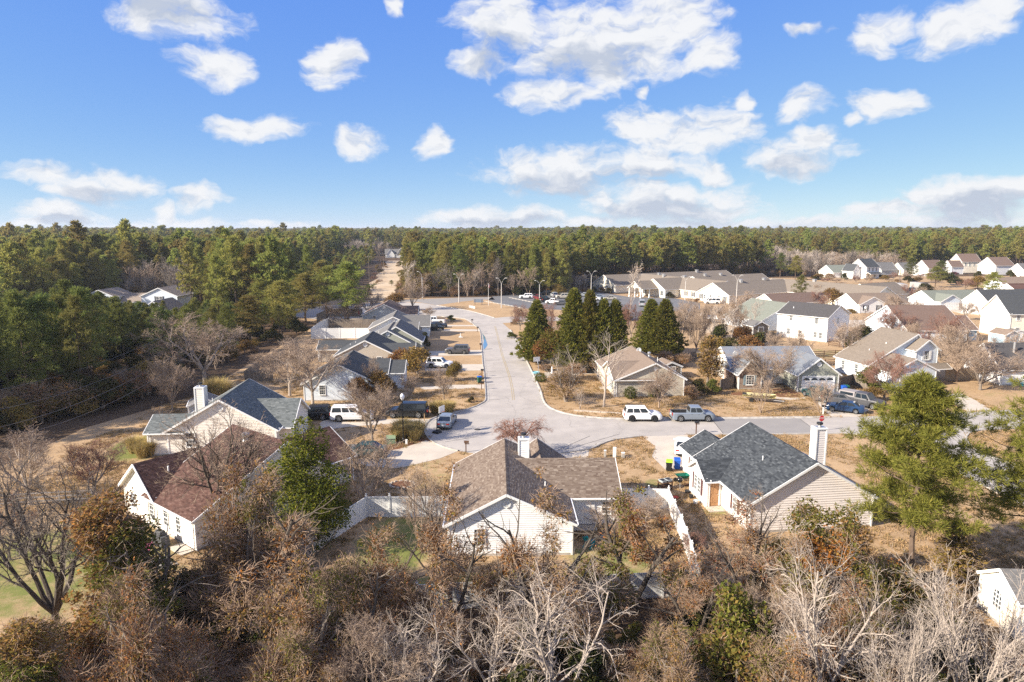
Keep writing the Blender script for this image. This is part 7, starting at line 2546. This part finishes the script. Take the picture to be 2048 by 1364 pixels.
# middle ground
T(B_VASE, 735, 1012, 868, 150, 'vase shaped bare shrub tree before the red brown garage')
T(B_ROUND1, 745, 885, 762, 130, 'round crowned bare tree on the lawn before the long white car')
T(B_ROUND1, 888, 797, 748, 52, 'small neat bare tree on the lawn left of the street')
T(B_WEEP, 1038, 912, 832, 125, 'weeping reddish bare tree behind the beige ridge')
T(B_ROUND3, 580, 793, 672, 165, 'large pale bare tree left of the shadowed white gable')
T(B_ROUND3, 626, 812, 676, 165, 'large pale bare tree right beside it, before the shadowed white gable')
T(B_ROUND3, 410, 775, 622, 215, 'big pale bare tree against the dark pines, upper left')
T(B_ROUND2, 345, 822, 705, 110, 'narrow brown bare tree on the left lawn by the wood')
T(B_TALL1, 1207, 814, 652, 110, 'tall pale bare tree left of the tan corner house')
T(B_TALL2, 1130, 800, 690, 95, 'slim bare tree on the corner lawn nearest the street')
T(TREE_RUSTLEAF, 1132, 803, 735, 95, 'low spread of russet leaves under the slim bare trees')
T(B_TALL2, 1160, 818, 775, 40, 'thin bare sapling at the pale stone edging')
T(B_ROUND2, 1318, 816, 728, 105, 'forked bare tree before the tan gable wall')
T(B_ROUND1, 1535, 788, 686, 150, 'broad bare tree leaning before the brick gable')
T(B_VASE, 1521, 826, 752, 50, 'thin bare tree at the bow of the tan boat')
T(B_VASE, 1640, 827, 762, 62, 'pale vase shaped bare tree at the corner of the blue saloon drive')
T(SAPLING_RUST, 1415, 772, 668, 70, 'tall ochre leaved tree between the tan and metal roofs')
T(B_RED, 1768, 797, 700, 135, 'reddish bare tree before the taupe roof')
T(SHRUB_GREEN, 1738, 783, 733, 65, 'small green magnolia left of the reddish bare tree', 'shrub')
T(B_ROUND1, 1960, 780, 688, 160, 'round bare tree on the dry lawn before the white right house')
T(B_ROUND2, 1912, 764, 636, 130, 'big twiggy bare tree behind the taupe upper bay')
T(B_ROUND3, 1588, 735, 655, 60, 'thin pale bare tree against the tall white house, left')
T(B_ROUND3, 1690, 738, 626, 85, 'pale bare tree before the shaded wall of the tall white house')
T(SHRUB_DARK, 1722, 700, 650, 60, 'dark evergreen at the right corner of the tall white house', 'shrub')
T(B_RED, 1790, 680, 612, 100, 'reddish bare tree before the broad brown roof, left')
T(B_RED, 1890, 700, 622, 90, 'reddish bare tree before the broad brown roof, right')
T(B_ROUND2, 1795, 642, 585, 70, 'pinkish bare tree right of the shaded front gable')
T(CY[0], 1073, 724, 600, 84, 'lone dark green conical cypress at the street side', 'cypress')
T(CY[1], 1147, 738, 577, 98, 'tallest conical cypress of the left group', 'cypress')
T(CY[2], 1178, 741, 580, 76, 'ochre tipped conical cypress beside the tallest', 'cypress')
T(CY[0], 1205, 742, 598, 80, 'conical cypress third from the left in the left group', 'cypress')
T(CY[2], 1228, 742, 600, 76, 'rightmost conical cypress of the left group', 'cypress')
T(CY[1], 1300, 708, 598, 80, 'left conical cypress of the right pair', 'cypress')
T(CY[0], 1328, 712, 598, 84, 'right conical cypress of the right pair', 'cypress')
T(TREE_OCHRE, 1102, 735, 656, 72, 'ochre topped small tree beside the lone cypress')
T(B_RED, 1102, 690, 600, 75, 'pinkish bare tree between the lone cypress and the group')
T(B_RED, 1040, 660, 606, 56, 'small pinkish bare tree on the corner of the entrance road')
T(B_FAR[0], 1258, 650, 520, 70, 'tall thin pale bare tree before the first cream gable')
T(B_RED, 1262, 680, 600, 70, 'pinkish bare tree between the two cypress groups')
for i, (u, vb, vt, w) in enumerate([(1362, 700, 598, 60), (1392, 712, 600, 60), (1418, 700, 606, 60), (1445, 690, 596, 65), (1472, 680, 592, 65), (1500, 668, 600, 60), (1380, 680, 590, 55), (1408, 676, 600, 50), (1460, 700, 612, 60), (1485, 640, 580, 55)]):
    T((B_ROUND3, B_ROUND2, B_FAR[0])[i % 3], u, vb, vt, w, 'grey bare tree in the thicket between the right cypresses and the sage roof', group='grey bare trees of the thicket')
for i, (u, vb, vt, w) in enumerate([(1428, 720, 672, 60), (1462, 722, 676, 66), (1500, 716, 668, 62), (1440, 690, 648, 55), (1480, 690, 650, 60), (1515, 706, 664, 50)]):
    T(SHRUB_DARK if i % 2 else SHRUB_OCHRE, u, vb, vt, w, 'brown green bush in the hedge behind the metal roof', 'shrub', 'bushes of the hedge behind the metal roof')
for i, (u, vb, vt, w) in enumerate([(1120, 770, 742, 60), (1150, 760, 725, 70), (1185, 745, 715, 70), (1075, 720, 700, 40), (1090, 742, 728, 40), (1215, 735, 705, 60), (1330, 735, 700, 60), (1365, 735, 705, 55)]):
    T(SHRUB_BRUSH, u, vb, vt, w, 'brown brush along the foot of the cypresses', 'shrub', 'brown brush below the cypresses')
T(SHRUB_CLIP, 1081, 763, 746, 27, 'round clipped bush at the right kerb below the blue tub', 'shrub')
T(SHRUB_CLIP, 1261, 797, 772, 28, 'clipped round bush at the tan gable wall, left', 'shrub')
T(SHRUB_CLIP, 1309, 795, 772, 28, 'clipped round bush at the tan gable wall, under the window', 'shrub')
T(SHRUB_BRUSH, 1378, 796, 768, 40, 'pale twiggy bush at the right corner of the tan house', 'shrub')
T(SHRUB_GREEN, 1424, 788, 758, 36, 'bright green round shrub right of the tan house', 'shrub')
T(SHRUB_DARK, 1398, 788, 758, 44, 'dark hedge shrub left of the bright green one', 'shrub')
T(SHRUB_GREEN, 1022, 677, 664, 26, 'low spreading juniper at the right kerb', 'shrub')
T(SHRUB_BRUSH, 1034, 648, 636, 28, 'brown clipped bush on the entrance corner', 'shrub')
T(SHRUB_OCHRE, 835, 748, 694, 84, 'large brown evergreen bush behind the second driveway', 'shrub')
T(SHRUB_OCHRE, 800, 742, 696, 60, 'brown evergreen bush left of the larger one behind the second driveway', 'shrub')
T(SHRUB_OCHRE, 910, 762, 722, 38, 'round brown green bush on the lawn between two driveways', 'shrub')
T(SHRUB_OCHRE, 762, 800, 738, 64, 'ochre bush before the charcoal roof house', 'shrub')
T(SHRUB_OCHRE, 720, 806, 752, 56, 'smaller ochre bush left of the first, before the pale gable', 'shrub')
T(B_ROUND3, 748, 798, 712, 50, 'pale bare tree rising from the ochre bushes')
T(B_VASE, 820, 790, 745, 50, 'tan bare shrub at the garage corner of the nearest row house', 'shrub')
T(B_VASE, 876, 762, 735, 44, 'pinkish twiggy shrub before the white car', 'shrub')
T(SHRUB_DARK, 850, 696, 664, 26, 'narrow dark evergreen at the sage house corner', 'shrub')
T(B_ROUND2, 856, 636, 612, 36, 'small bare tree before the farthest row house')
T(SHRUB_GREEN, 902, 643, 630, 20, 'little palm like shrub on the far front lawn', 'shrub')
T(SHRUB_DARK, 943, 805, 793, 16, 'small dark shrub on the lawn corner', 'shrub')
T(SHRUB_OCHRE, 1745, 803, 775, 60, 'rust and green bush bed below the reddish bare tree', 'shrub')
T(SHRUB_OCHRE, 1700, 626, 617, 24, 'yellow ochre low hedge before the shaded front gable', 'shrub')
T(SHRUB_OCHRE, 1545, 588, 574, 60, 'ochre bush under the dark slope of the care home', 'shrub')
T(B_ROUND1, 825, 620, 556, 64, 'spreading bare tree beside the sandy track, right')
T(SHRUB_OCHRE, 790, 622, 585, 50, 'brown bush left of the spreading bare tree by the track', 'shrub')
T(B_ROUND2, 735, 632, 570, 70, 'bare tree behind the farthest row house')
T(B_ROUND2, 690, 650, 590, 90, 'dark bare tree behind the shaded row yard')
T(P_MIDG[2], 783, 572, 560, 12, 'tiny young pine in the middle of the sandy track', 'pine')
for i, (u, v) in enumerate([(884, 828), (872, 826), (896, 826)]):
    p = G(u, v)
    o = GRASS if i == 0 else GRASS.copy()
    if i:
        COL.objects.link(o)
    o.location, o.rotation_euler, o.scale = p, (0, 0, i * 1.3), (1.1, 1.1, 1.0)
    tag(o, 'tan ornamental grass clump on the lawn behind the silver saloon', 'grass', 'grass clumps behind the silver saloon')
for i, (u, v) in enumerate([(800, 880), (815, 876), (828, 880), (806, 868), (834, 872)]):
    p = G(u, v)
    o = GRASS.copy()
    COL.objects.link(o)
    o.location, o.rotation_euler, o.scale = p, (0, 0, i * 1.3 + .4), (1.15, 1.15, 1.15)
    tag(o, 'tan ornamental grass clump round the black lamp post', 'grass', 'grass clumps round the lamp post')
for i, (u, v, s) in enumerate([(430, 798, 1.7), (442, 802, 1.6), (300, 910, 1.0), (285, 915, .9), (270, 905, 1.0)]):
    p = G(u, v)
    o = GRASS.copy()
    COL.objects.link(o)
    o.location, o.rotation_euler, o.scale = p, (0, 0, i), (s, s, s * 1.15)
    if i < 2:
        tag(o, 'tall plumed dry grass beside the cream chimney', 'grass', 'dry grass beside the chimney')
    else:
        tag(o, 'dry tan grass at the left corner of the cream gable wall', 'grass', 'dry grass at the cream wall')
# evergreens left of the row houses, by the track
for i, (u, vb, vt, w) in enumerate([(697, 652, 522, 95), (655, 640, 530, 80), (612, 655, 545, 90), (565, 672, 560, 90), (530, 650, 556, 85), (500, 690, 590, 90), (590, 640, 540, 80), (640, 612, 520, 70)]):
    T(P_MIDG[i % 3], u, vb, vt, w, 'green pine at the yard edge left of the row houses', 'pine', 'pines left of the row houses')
# single pines among the right hand houses
for u, vb, vt, w, lab in ((1600, 610, 549, 34, 'dark pine rising before the right end of the care home'), (1880, 562, 521, 34, 'pine in front of the far right hamlet, left'), (1870, 575, 533, 40, 'broad pine below the far right hamlet'), (1982, 600, 543, 42, 'yellow green pine above the long sage roof'),
                         (1820, 566, 515, 32, 'pine beside the far grey trailers'), (1590, 560, 510, 30, 'pine at the wood edge behind the care home'), (1560, 556, 505, 30, 'second pine at the wood edge behind the care home')):
    T(P_MIDG[0] if u % 4 else P_MID[1], u, vb, vt, w, lab, 'pine')
for i, (u, vb, vt, w) in enumerate([(1720, 600, 570, 50), (1750, 596, 560, 50), (1780, 592, 562, 44), (1690, 606, 576, 50), (1640, 620, 580, 60), (1665, 612, 575, 50), (1900, 570, 545, 40), (1930, 580, 556, 40), (1955, 578, 552, 40), (1850, 588, 566, 40), (1740, 620, 588, 40)]):
    T((SHRUB_DARK, B_RED, SHRUB_OCHRE)[i % 3], u, vb, vt, w, 'bush or bare tree in the scrub between the care home and the far hamlet', 'shrub', 'scrub before the far hamlet')

# trees and bushes between the right hand houses
for i in range(34):
    u = 1625 + 13 * i + rnd.uniform(-6, 6)
    v = rnd.choice((556, 560, 566))
    T((SHRUB_DARK, SHRUB_OCHRE, B_RED, SHRUB_BRUSH, B_ROUND2)[i % 5], u, v, v - rnd.uniform(8, 17), rnd.uniform(16, 30), 'bush or small bare tree in front of the far right hamlet', 'shrub', 'bushes before the far right hamlet')
for i, (u, vb, vt, w) in enumerate([(1640, 604, 566, 40), (1670, 600, 562, 44), (1700, 596, 566, 40), (1735, 604, 572, 44), (1765, 606, 575, 40), (1815, 604, 566, 40), (1840, 600, 572, 36), (1880, 604, 570, 40), (1830, 640, 600, 44), (1860, 650, 606, 50), (1930, 640, 600, 44), (1965, 640, 606, 40), (1815, 690, 640, 60), (1850, 712, 660, 70), (1880, 720, 668, 60), (1905, 742, 676, 70),
                                    (1640, 660, 622, 40), (1530, 640, 600, 50), (1545, 700, 664, 40), (1610, 714, 676, 40), (1745, 660, 622, 50), (1770, 650, 616, 44), (2000, 712, 670, 60), (2035, 700, 660, 50)]):
    T((B_ROUND2, B_RED, B_ROUND1, B_FAR[2])[i % 4], u, vb, vt, w, 'bare garden tree among the right hand houses', 'tree', 'bare garden trees among the right hand houses')
for i, (u, vb, vt, w) in enumerate([(1188, 584, 573, 18), (1203, 585, 574, 16), (1218, 586, 575, 18), (1340, 596, 584, 20), (1395, 606, 596, 16), (1480, 600, 586, 24), (1510, 598, 584, 22), (1535, 594, 582, 20), (1165, 588, 578, 16), (1250, 640, 618, 40), (1330, 646, 616, 50), (1350, 660, 622, 50)]):
    T(SHRUB_OCHRE if i % 3 else SHRUB_DARK, u, vb, vt, w, 'rounded bush along the walls of the care home', 'shrub', 'bushes along the care home')

for i in range(26):
    f = i / 25
    u, v = 0 + 330 * f + rnd.uniform(-14, 14), 868 - 88 * f + rnd.uniform(-9, 3)
    T((SHRUB_DARK, SHRUB_BRUSH, SHRUB_OCHRE, SHRUB_DARK, B_ROUND2)[i % 5], u, v, v - rnd.uniform(40, 85), rnd.uniform(60, 110), 'brown or dark shrub in the scrub skirting the left wood', 'shrub', 'scrub skirting the left wood')
for i in range(30):
    f = rnd.random()
    v = 600 - 74 * f
    k = 1 - .62 * f
    c = 783 + 4 * f
    u = c + (-1 if i % 2 else 1) * (rnd.uniform(34, 70) if i % 2 else rnd.uniform(20, 30)) * k
    T((SHRUB_OCHRE, SHRUB_BRUSH, B_RED)[i % 3], u, v, v - rnd.uniform(8, 20) * k, rnd.uniform(16, 34) * k, 'low bush at the ragged edge of the sandy track', 'shrub', 'bushes along the sandy track')

# ------------------------------------------------------------------ the woods
def inside(poly, x, y):
    c = False
    n = len(poly)
    for i in range(n):
        x0, y0 = poly[i]
        x1, y1 = poly[(i + 1) % n]
        if (y0 > y) != (y1 > y) and x < (x1 - x0) * (y - y0) / (y1 - y0) + x0:
            c = not c
    return c
CLEAR = [
    [(-74, 0), (-70, 60), (-63, 77), (-56, 88), (-54, 104), (-50, 125), (-49, 150), (-50, 172), (-60, 186), (-70, 205), (-40, 236), (20, 246), (22, 276), (60, 302), (118, 340), (190, 345), (340, 352), (340, 0)],
    [tuple(G(u, v))[:2] for u, v in [(540, 650), (640, 612), (690, 590), (706, 566), (728, 546), (748, 528), (758, 519), (813, 519), (812, 545), (811, 572), (808, 597), (900, 604), (900, 660)]],
    [(-128, 172), (-86, 172), (-80, 212), (-128, 212)],
    [tuple(G(u, v))[:2] for u, v in [(1612, 575), (1640, 549), (1720, 548), (1800, 546), (1900, 541), (2060, 543), (2300, 545), (2300, 700), (1612, 700)]],
    [(-62, 100), (-46, 76), (-40, 100), (-50, 112)],
    [(-112, 500), (-88, 500), (-78, 590), (-118, 590)],
]
def clear(x, y):
    return any(inside(p, x, y) for p in CLEAR)
vr = np.random.default_rng(5)
NZ = vr.random((64, 64))
def vnoise(x, y, s):
    x, y = x / s, y / s
    xi, yi = math.floor(x), math.floor(y)
    fx, fy = x - xi, y - yi
    g = lambda a, b: NZ[a % 64, b % 64]
    return (g(xi, yi) * (1 - fx) + g(xi + 1, yi) * fx) * (1 - fy) + (g(xi, yi + 1) * (1 - fx) + g(xi + 1, yi + 1) * fx) * fy
cand = []
def zone(y0, y1, sp):
    y = y0
    while y < y1:
        xm = .80 * y + 20
        x = -xm
        while x < xm:
            px, py = x + rnd.uniform(-.45, .45) * sp, y + rnd.uniform(-.45, .45) * sp
            x += sp
            if py > 58 and not clear(px, py):
                cand.append((px, py, sp))
        y += sp
zone(60, 400, 5.0)
zone(400, 800, 6.5)
zone(800, 1600, 9.5)
zone(1600, 3600, 17)
TK = [G(775, 602), G(785, 565), G(790, 530)]
def TRK(y):
    return float(np.interp(y, [p.y for p in TK], [p.x for p in TK]))
ind_p, ind_b, left_p = [], [], []
for x, y, sp in cand:
    nb = vnoise(x + 300, y, 60) * .6 + vnoise(x, y + 700, 23) * .4
    right = 50 < x < 250 and 255 < y < 470
    left = y < 178 and x < -40
    bareish = nb > (.46 if right else (.80 if left else .56))
    if not left and -75 < x + .03 * (y - 230) < -30 and 200 < y < 520 and rnd.random() < .45:
        continue
    h = rnd.uniform(.72, 1.16) * (0.80 + .36 * vnoise(x, y, 120)) * (1.18 if rnd.random() < .04 else 1)
    if 225 < y < 540 and 0 < TRK(y) - x < 42:
        h *= .52
    if x > 60 and y > 500:
        h *= 1.05
    if left:
        if rnd.random() < .25:
            continue
        h = max(4.5, 24 - (.090 if x < -.6 * y else .1075) * y) * rnd.uniform(.84, 1.03) / 16.8
        # how far behind the edge of the wood, seen from the houses
        left_p.append((-x - 50 + max(0, (90 - y) * -.2), x, y, h))
        continue
    d = math.hypot(x, y)
    (ind_b if bareish else ind_p).append((d, x, y, h, left, sp))
ind_p.sort()
ind_b.sort()
left_p.sort()
NL, NP, NB = 110, 175, 110
for i, (d, x, y, h) in enumerate(left_p[:NL]):
    place(P_MID[i % 4], x, y, 'dark pine at the edge of the dense wood filling the left side', 'pine', 'pines of the left wood', h=h, w=h * rnd.uniform(.85, 1.1))
def region(x, y):
    if x < -85 and y < 330:
        return 'sunlit pine behind the pale two winged house on the left', 'pines behind the two winged house'
    if x < -.16 * y - 10:
        return 'sunlit pine left of the sandy track', 'pines left of the sandy track'
    if x < 45:
        return 'sunlit pine behind the car park, right of the sandy track', 'pines behind the car park'
    return 'sunlit pine in the woods behind the care home', 'pines behind the care home'
for i, (d, x, y, h, left, sp) in enumerate(ind_p[:NP]):
    edge = -50 < x < 60 and y < 285
    pr = P_EDGE[i % 3] if (edge and i % 4) or i % 3 else (P_MIDG[i % 3] if i % 2 else P_FAR[i % 4])
    lab, grp = region(x, y)
    place(pr, x, y, lab, 'pine', grp, h=h, w=h * rnd.uniform(.8, 1.05))
for i, (d, x, y, h, left, sp) in enumerate(ind_b[:NB]):
    place(B_FAR[i % 3], x, y, 'grey bare tree standing among the pines of the woods', 'tree', 'bare trees among the pines', h=h * .92, w=h * .85)
# bare saplings and scrub in front of the wood behind the car park
for i in range(46):
    u = rnd.uniform(830, 1200)
    p = G(u, 592 - 4 * rnd.random() - (0 if u < 1000 else 8))
    k = rnd.uniform(.28, .55)
    place(B_FAR[i % 3], p.x, p.y + rnd.uniform(0, 6), 'bare sapling at the wood edge behind the car park', 'tree', 'bare saplings behind the car park', h=k, w=k * 1.3)

for k, pr in enumerate(P_FAR + P_EDGE + P_MIDG + P_MID + B_FAR):
    if pr.name not in USED:
        d, x, y, h, left, sp = ind_p.pop(NP)
        lab, grp = region(x, y)
        place(pr, x, y, lab, 'pine', grp, h=h)

def scatter(name, pts, protos, label, hidden_first=None):
    """One mass of many plants: points carrying turn, scale and kind, with copies of the plants' parts set on them by geometry nodes."""
    n = len(pts)
    A = np.array(pts, dtype=np.float32)          # x y z rot sx sz kind
    me = bpy.data.meshes.new(name)
    me.vertices.add(n)
    me.vertices.foreach_set('co', A[:, :3].ravel())
    rot = np.zeros((n, 3), dtype=np.float32)
    rot[:, 2] = A[:, 3]
    scl = np.stack([A[:, 4], A[:, 4], A[:, 5]], 1).astype(np.float32)
    a = me.attributes.new('turn', 'FLOAT_VECTOR', 'POINT'); a.data.foreach_set('vector', rot.ravel())
    a = me.attributes.new('size', 'FLOAT_VECTOR', 'POINT'); a.data.foreach_set('vector', scl.ravel())
    a = me.attributes.new('sort', 'INT', 'POINT'); a.data.foreach_set('value', A[:, 6].astype(np.int32))
    o = obj(name, me, None, 'stuff')
    o['label'] = label
    ng = bpy.data.node_groups.new(name, 'GeometryNodeTree')
    ng.interface.new_socket('Geometry', in_out='INPUT', socket_type='NodeSocketGeometry')
    ng.interface.new_socket('Geometry', in_out='OUTPUT', socket_type='NodeSocketGeometry')
    N, L = ng.nodes.new, ng.links.new
    gi, go = N('NodeGroupInput'), N('NodeGroupOutput')
    jn = N('GeometryNodeJoinGeometry')
    def attr(nm, dt):
        x = N('GeometryNodeInputNamedAttribute')
        x.data_type = dt
        x.inputs['Name'].default_value = nm
        return x.outputs['Attribute']
    at_, as_, ak = attr('turn', 'FLOAT_VECTOR'), attr('size', 'FLOAT_VECTOR'), attr('sort', 'INT')
    for k, obs in enumerate(protos):
        cp = N('FunctionNodeCompare')
        cp.data_type = 'INT'
        cp.operation = 'EQUAL'
        L(ak, cp.inputs[2])
        cp.inputs[3].default_value = k
        for ob in obs:
            oi = N('GeometryNodeObjectInfo')
            oi.inputs['Object'].default_value = ob
            oi.inputs['As Instance'].default_value = True
            ip = N('GeometryNodeInstanceOnPoints')
            L(gi.outputs[0], ip.inputs['Points'])
            L(cp.outputs[0], ip.inputs['Selection'])
            L(oi.outputs['Geometry'], ip.inputs['Instance'])
            L(at_, ip.inputs['Rotation'])
            L(as_, ip.inputs['Scale'])
            L(ip.outputs[0], jn.inputs[0])
    L(jn.outputs[0], go.inputs[0])
    md = o.modifiers.new('scatter', 'NODES')
    md.node_group = ng
    return o
def parts(p, names=None):
    return [c for c in p.children if names is None or c.name.split('.')[0] in names]
near_rest = [q for q in ind_p[NP:] if q[0] < 700]
left_rest = left_p[NL:]
far_rest = [q for q in ind_p[NP:] if q[0] >= 700]
bare_rest = [q for q in ind_b[NB:]]
pts = [(x, y, 0, rnd.uniform(0, 6.28), h * rnd.uniform(.8, 1.05) * (1 if sp < 9 else 1.12), h, rnd.randrange(4)) for d, x, y, h, l, sp in near_rest]
scatter('pine_woods', pts, [parts(p) for p in P_FAR], 'pine woods running back behind the houses on both sides of the sandy track')
pts = [(x, y, 0, rnd.uniform(0, 6.28), h * (1.25 if sp < 15 else 2.0), h * rnd.uniform(.92, 1.08), rnd.randrange(4)) for d, x, y, h, l, sp in far_rest]
scatter('left_wood', [(x, y, 0, rnd.uniform(0, 6.28), h, h, rnd.randrange(4)) for d, x, y, h in left_rest], [parts(p) for p in P_MID], 'inner trees of the dense pine wood on the left')
scatter('distant_woods', pts, [parts(p, ('crown',)) for p in P_FAR], 'distant pine woods reaching to the horizon')
pts = [(x, y, 0, rnd.uniform(0, 6.28), h * (.85 if sp < 9 else 1.5), h * .9, rnd.randrange(3)) for d, x, y, h, l, sp in bare_rest]
scatter('bare_woods', pts, [parts(p) for p in B_FAR], 'grey leafless woods in patches between the pines')

# undergrowth: along the wood edges and through the thicket at the bottom
pts = []
for x, y, sp in cand:
    if y < 360 and sp < 6 and (y < 150 or rnd.random() < .8):
        for _ in range(2 if y < 140 else 1):
            s = rnd.uniform(.55, 1.25) if y < 180 else rnd.uniform(.8, 2.0)
            pts.append((x + rnd.uniform(-2.5, 2.5), y + rnd.uniform(-2.5, 2.5), -.1, rnd.uniform(0, 6.28), s * 1.25, s, rnd.choice((0, 0, 1, 1, 2) if y < 180 else (0, 1, 1, 2, 2))))
pts = [q for q in pts if not clear(q[0], q[1])]
scatter('wood_undergrowth', pts, [parts(SHRUB_DARK), parts(SHRUB_BRUSH), parts(SHRUB_OCHRE)], 'dark undergrowth along the foot of the woods')
pts = []
while len(pts) < 560:
    x, y = rnd.uniform(-34, 38), rnd.uniform(24, 43)
    if y > 38.2 + .045 * x + (2.2 if x > 14 else 0) or (-7 < x < 13 and y > 36.6 + .06 * x) or (x < -19 and y > 34 + (x + 34) * .1) or (26 < x < 37 and y > 33.5):
        continue
    s = rnd.uniform(.35, 1.0)
    pts.append((x, y, -.15, rnd.uniform(0, 6.28), s * 1.05, s, rnd.choice((0, 0, 0, 0, 1, 2))))
scatter('thicket_undergrowth', pts, [parts(SHRUB_BRUSH), parts(SHRUB_DARK), parts(SHRUB_OLIVE)], 'tangled brown undergrowth of the thicket along the bottom')

# tufts of dry grass over the nearer lawns
def in_poly(poly, X, Y):
    c = np.zeros(len(X), dtype=bool)
    n = len(poly)
    for i in range(n):
        x0, y0 = poly[i]
        x1, y1 = poly[(i + 1) % n]
        if y0 == y1:
            continue
        hit = ((y0 > Y) != (y1 > Y)) & (X < (x1 - x0) * (Y - y0) / (y1 - y0) + x0)
        c ^= hit
    return c
gr = np.random.default_rng(77)
NG = 60000
X, Y = gr.uniform(-48, 66, NG), 41 + (112 - 41) * gr.random(NG) ** 1.3
ok = np.abs(X) < .8 * Y + 3
for poly in [MAIN] + DRIVES:
    ok &= ~in_poly([tuple(G(*q))[:2] for q in poly], X, Y)
LAWNP = [(-47, 41.5), (-20, 40.5), (-14, 39.4), (13.6, 42.2), (19, 46), (26, 40), (40, 36), (90, 40), (140, 112), (-46, 112), (-46, 96), (-52, 80)]
ok &= in_poly(LAWNP, X, Y)
# grass stands in patches
pat = np.sin(X * .31 + np.sin(Y * .23) * 2) + np.sin(Y * .37 + np.sin(X * .19) * 2.3) + .9 * np.sin(X * 1.3 + Y * .9)
ok &= gr.random(NG) < np.clip(.45 + .3 * pat, .06, 1)
for gx, gy, rx, ry in ((-34, 48, 9, 7.5), (-9, 49, 3.6, 6.5), (-2, 43.2, 9, 2), (7, 46.5, 4, 3.2), (-41, 73, 4, 5)):
    ok &= ((X - gx) / rx) ** 2 + ((Y - gy) / ry) ** 2 > 1
X, Y = X[ok], Y[ok]
TUFTG = [mat('dry_grass_blades', (0.42, 0.28, 0.15), island=[(0.50, 0.35, 0.20), (0.33, 0.22, 0.115), (0.38, 0.28, 0.12)], trans=0.3), mat('dull_grass_blades', (0.27, 0.19, 0.10), island=[(0.34, 0.24, 0.12), (0.22, 0.18, 0.075)], trans=0.3)]
tob = []
for k in range(2):
    n = 16
    P = np.concatenate([gr.normal(0, .17, (n, 2)), np.zeros((n, 1))], 1)
    V, F = tufts(P, np.tile([0, 0, 1.0], (n, 1)), .15, 2, .05, gr, .8)
    o = obj('grass_tuft', mesh_np('grass_tuft', V, [F], [TUFTG[k]]), None, 'stuff')
    q = G(1180 + 30 * k, 815)
    o.location = (q.x, q.y, 0)
    tob.append([o])
scatter('lawn_grass', [(x, y, 0, a, s, s * .8, k) for x, y, a, s, k in zip(X, Y, gr.uniform(0, 6.28, len(X)), gr.uniform(.7, 1.6, len(X)), (gr.random(len(X)) < .35).astype(int))], tob, 'short dormant grass of the lawns')

# prototypes that were never placed must not stay at the origin
for pr in [B_ROUND1, B_ROUND2, B_ROUND3, B_RED, B_TALL1, B_TALL2, B_FAN, B_ARCH, B_DARK, B_CLUMP, B_VASE, B_WEEP, V_COL, V_DOME, V_OPEN, V_GREEN, V_OLIVE, MAGT, SHRUB_DARK, SHRUB_BRUSH, SHRUB_OCHRE,
           SHRUB_CLIP, SHRUB_GREEN, SHRUB_OLIVE, SAPLING_RUST, TREE_OCHRE, TREE_RUSTLEAF] + CY + P_NEAR + P_MID + P_MIDG + P_EDGE + P_FAR + B_FAR:
    if pr.name not in USED:
        print('unused', pr.name)

# ------------------------------------------------------------------ the air
hz = bpy.data.materials.new('thin_haze')
hz.use_nodes = True
nt = hz.node_tree
nt.nodes.remove(nt.nodes['Principled BSDF'])
pv = nt.nodes.new('ShaderNodeVolumePrincipled')
pv.inputs['Color'].default_value = (0.80, 0.88, 1.0, 1)
pv.inputs['Density'].default_value = 0.00013
pv.inputs['Anisotropy'].default_value = 0.2
nt.links.new(pv.outputs[0], nt.nodes['Material Output'].inputs['Volume'])
m_ = MB()
m_.box((0, 5850, 17.0), (18400, 12700, 36.0), hz)
m_.build('haze', kind='stuff')
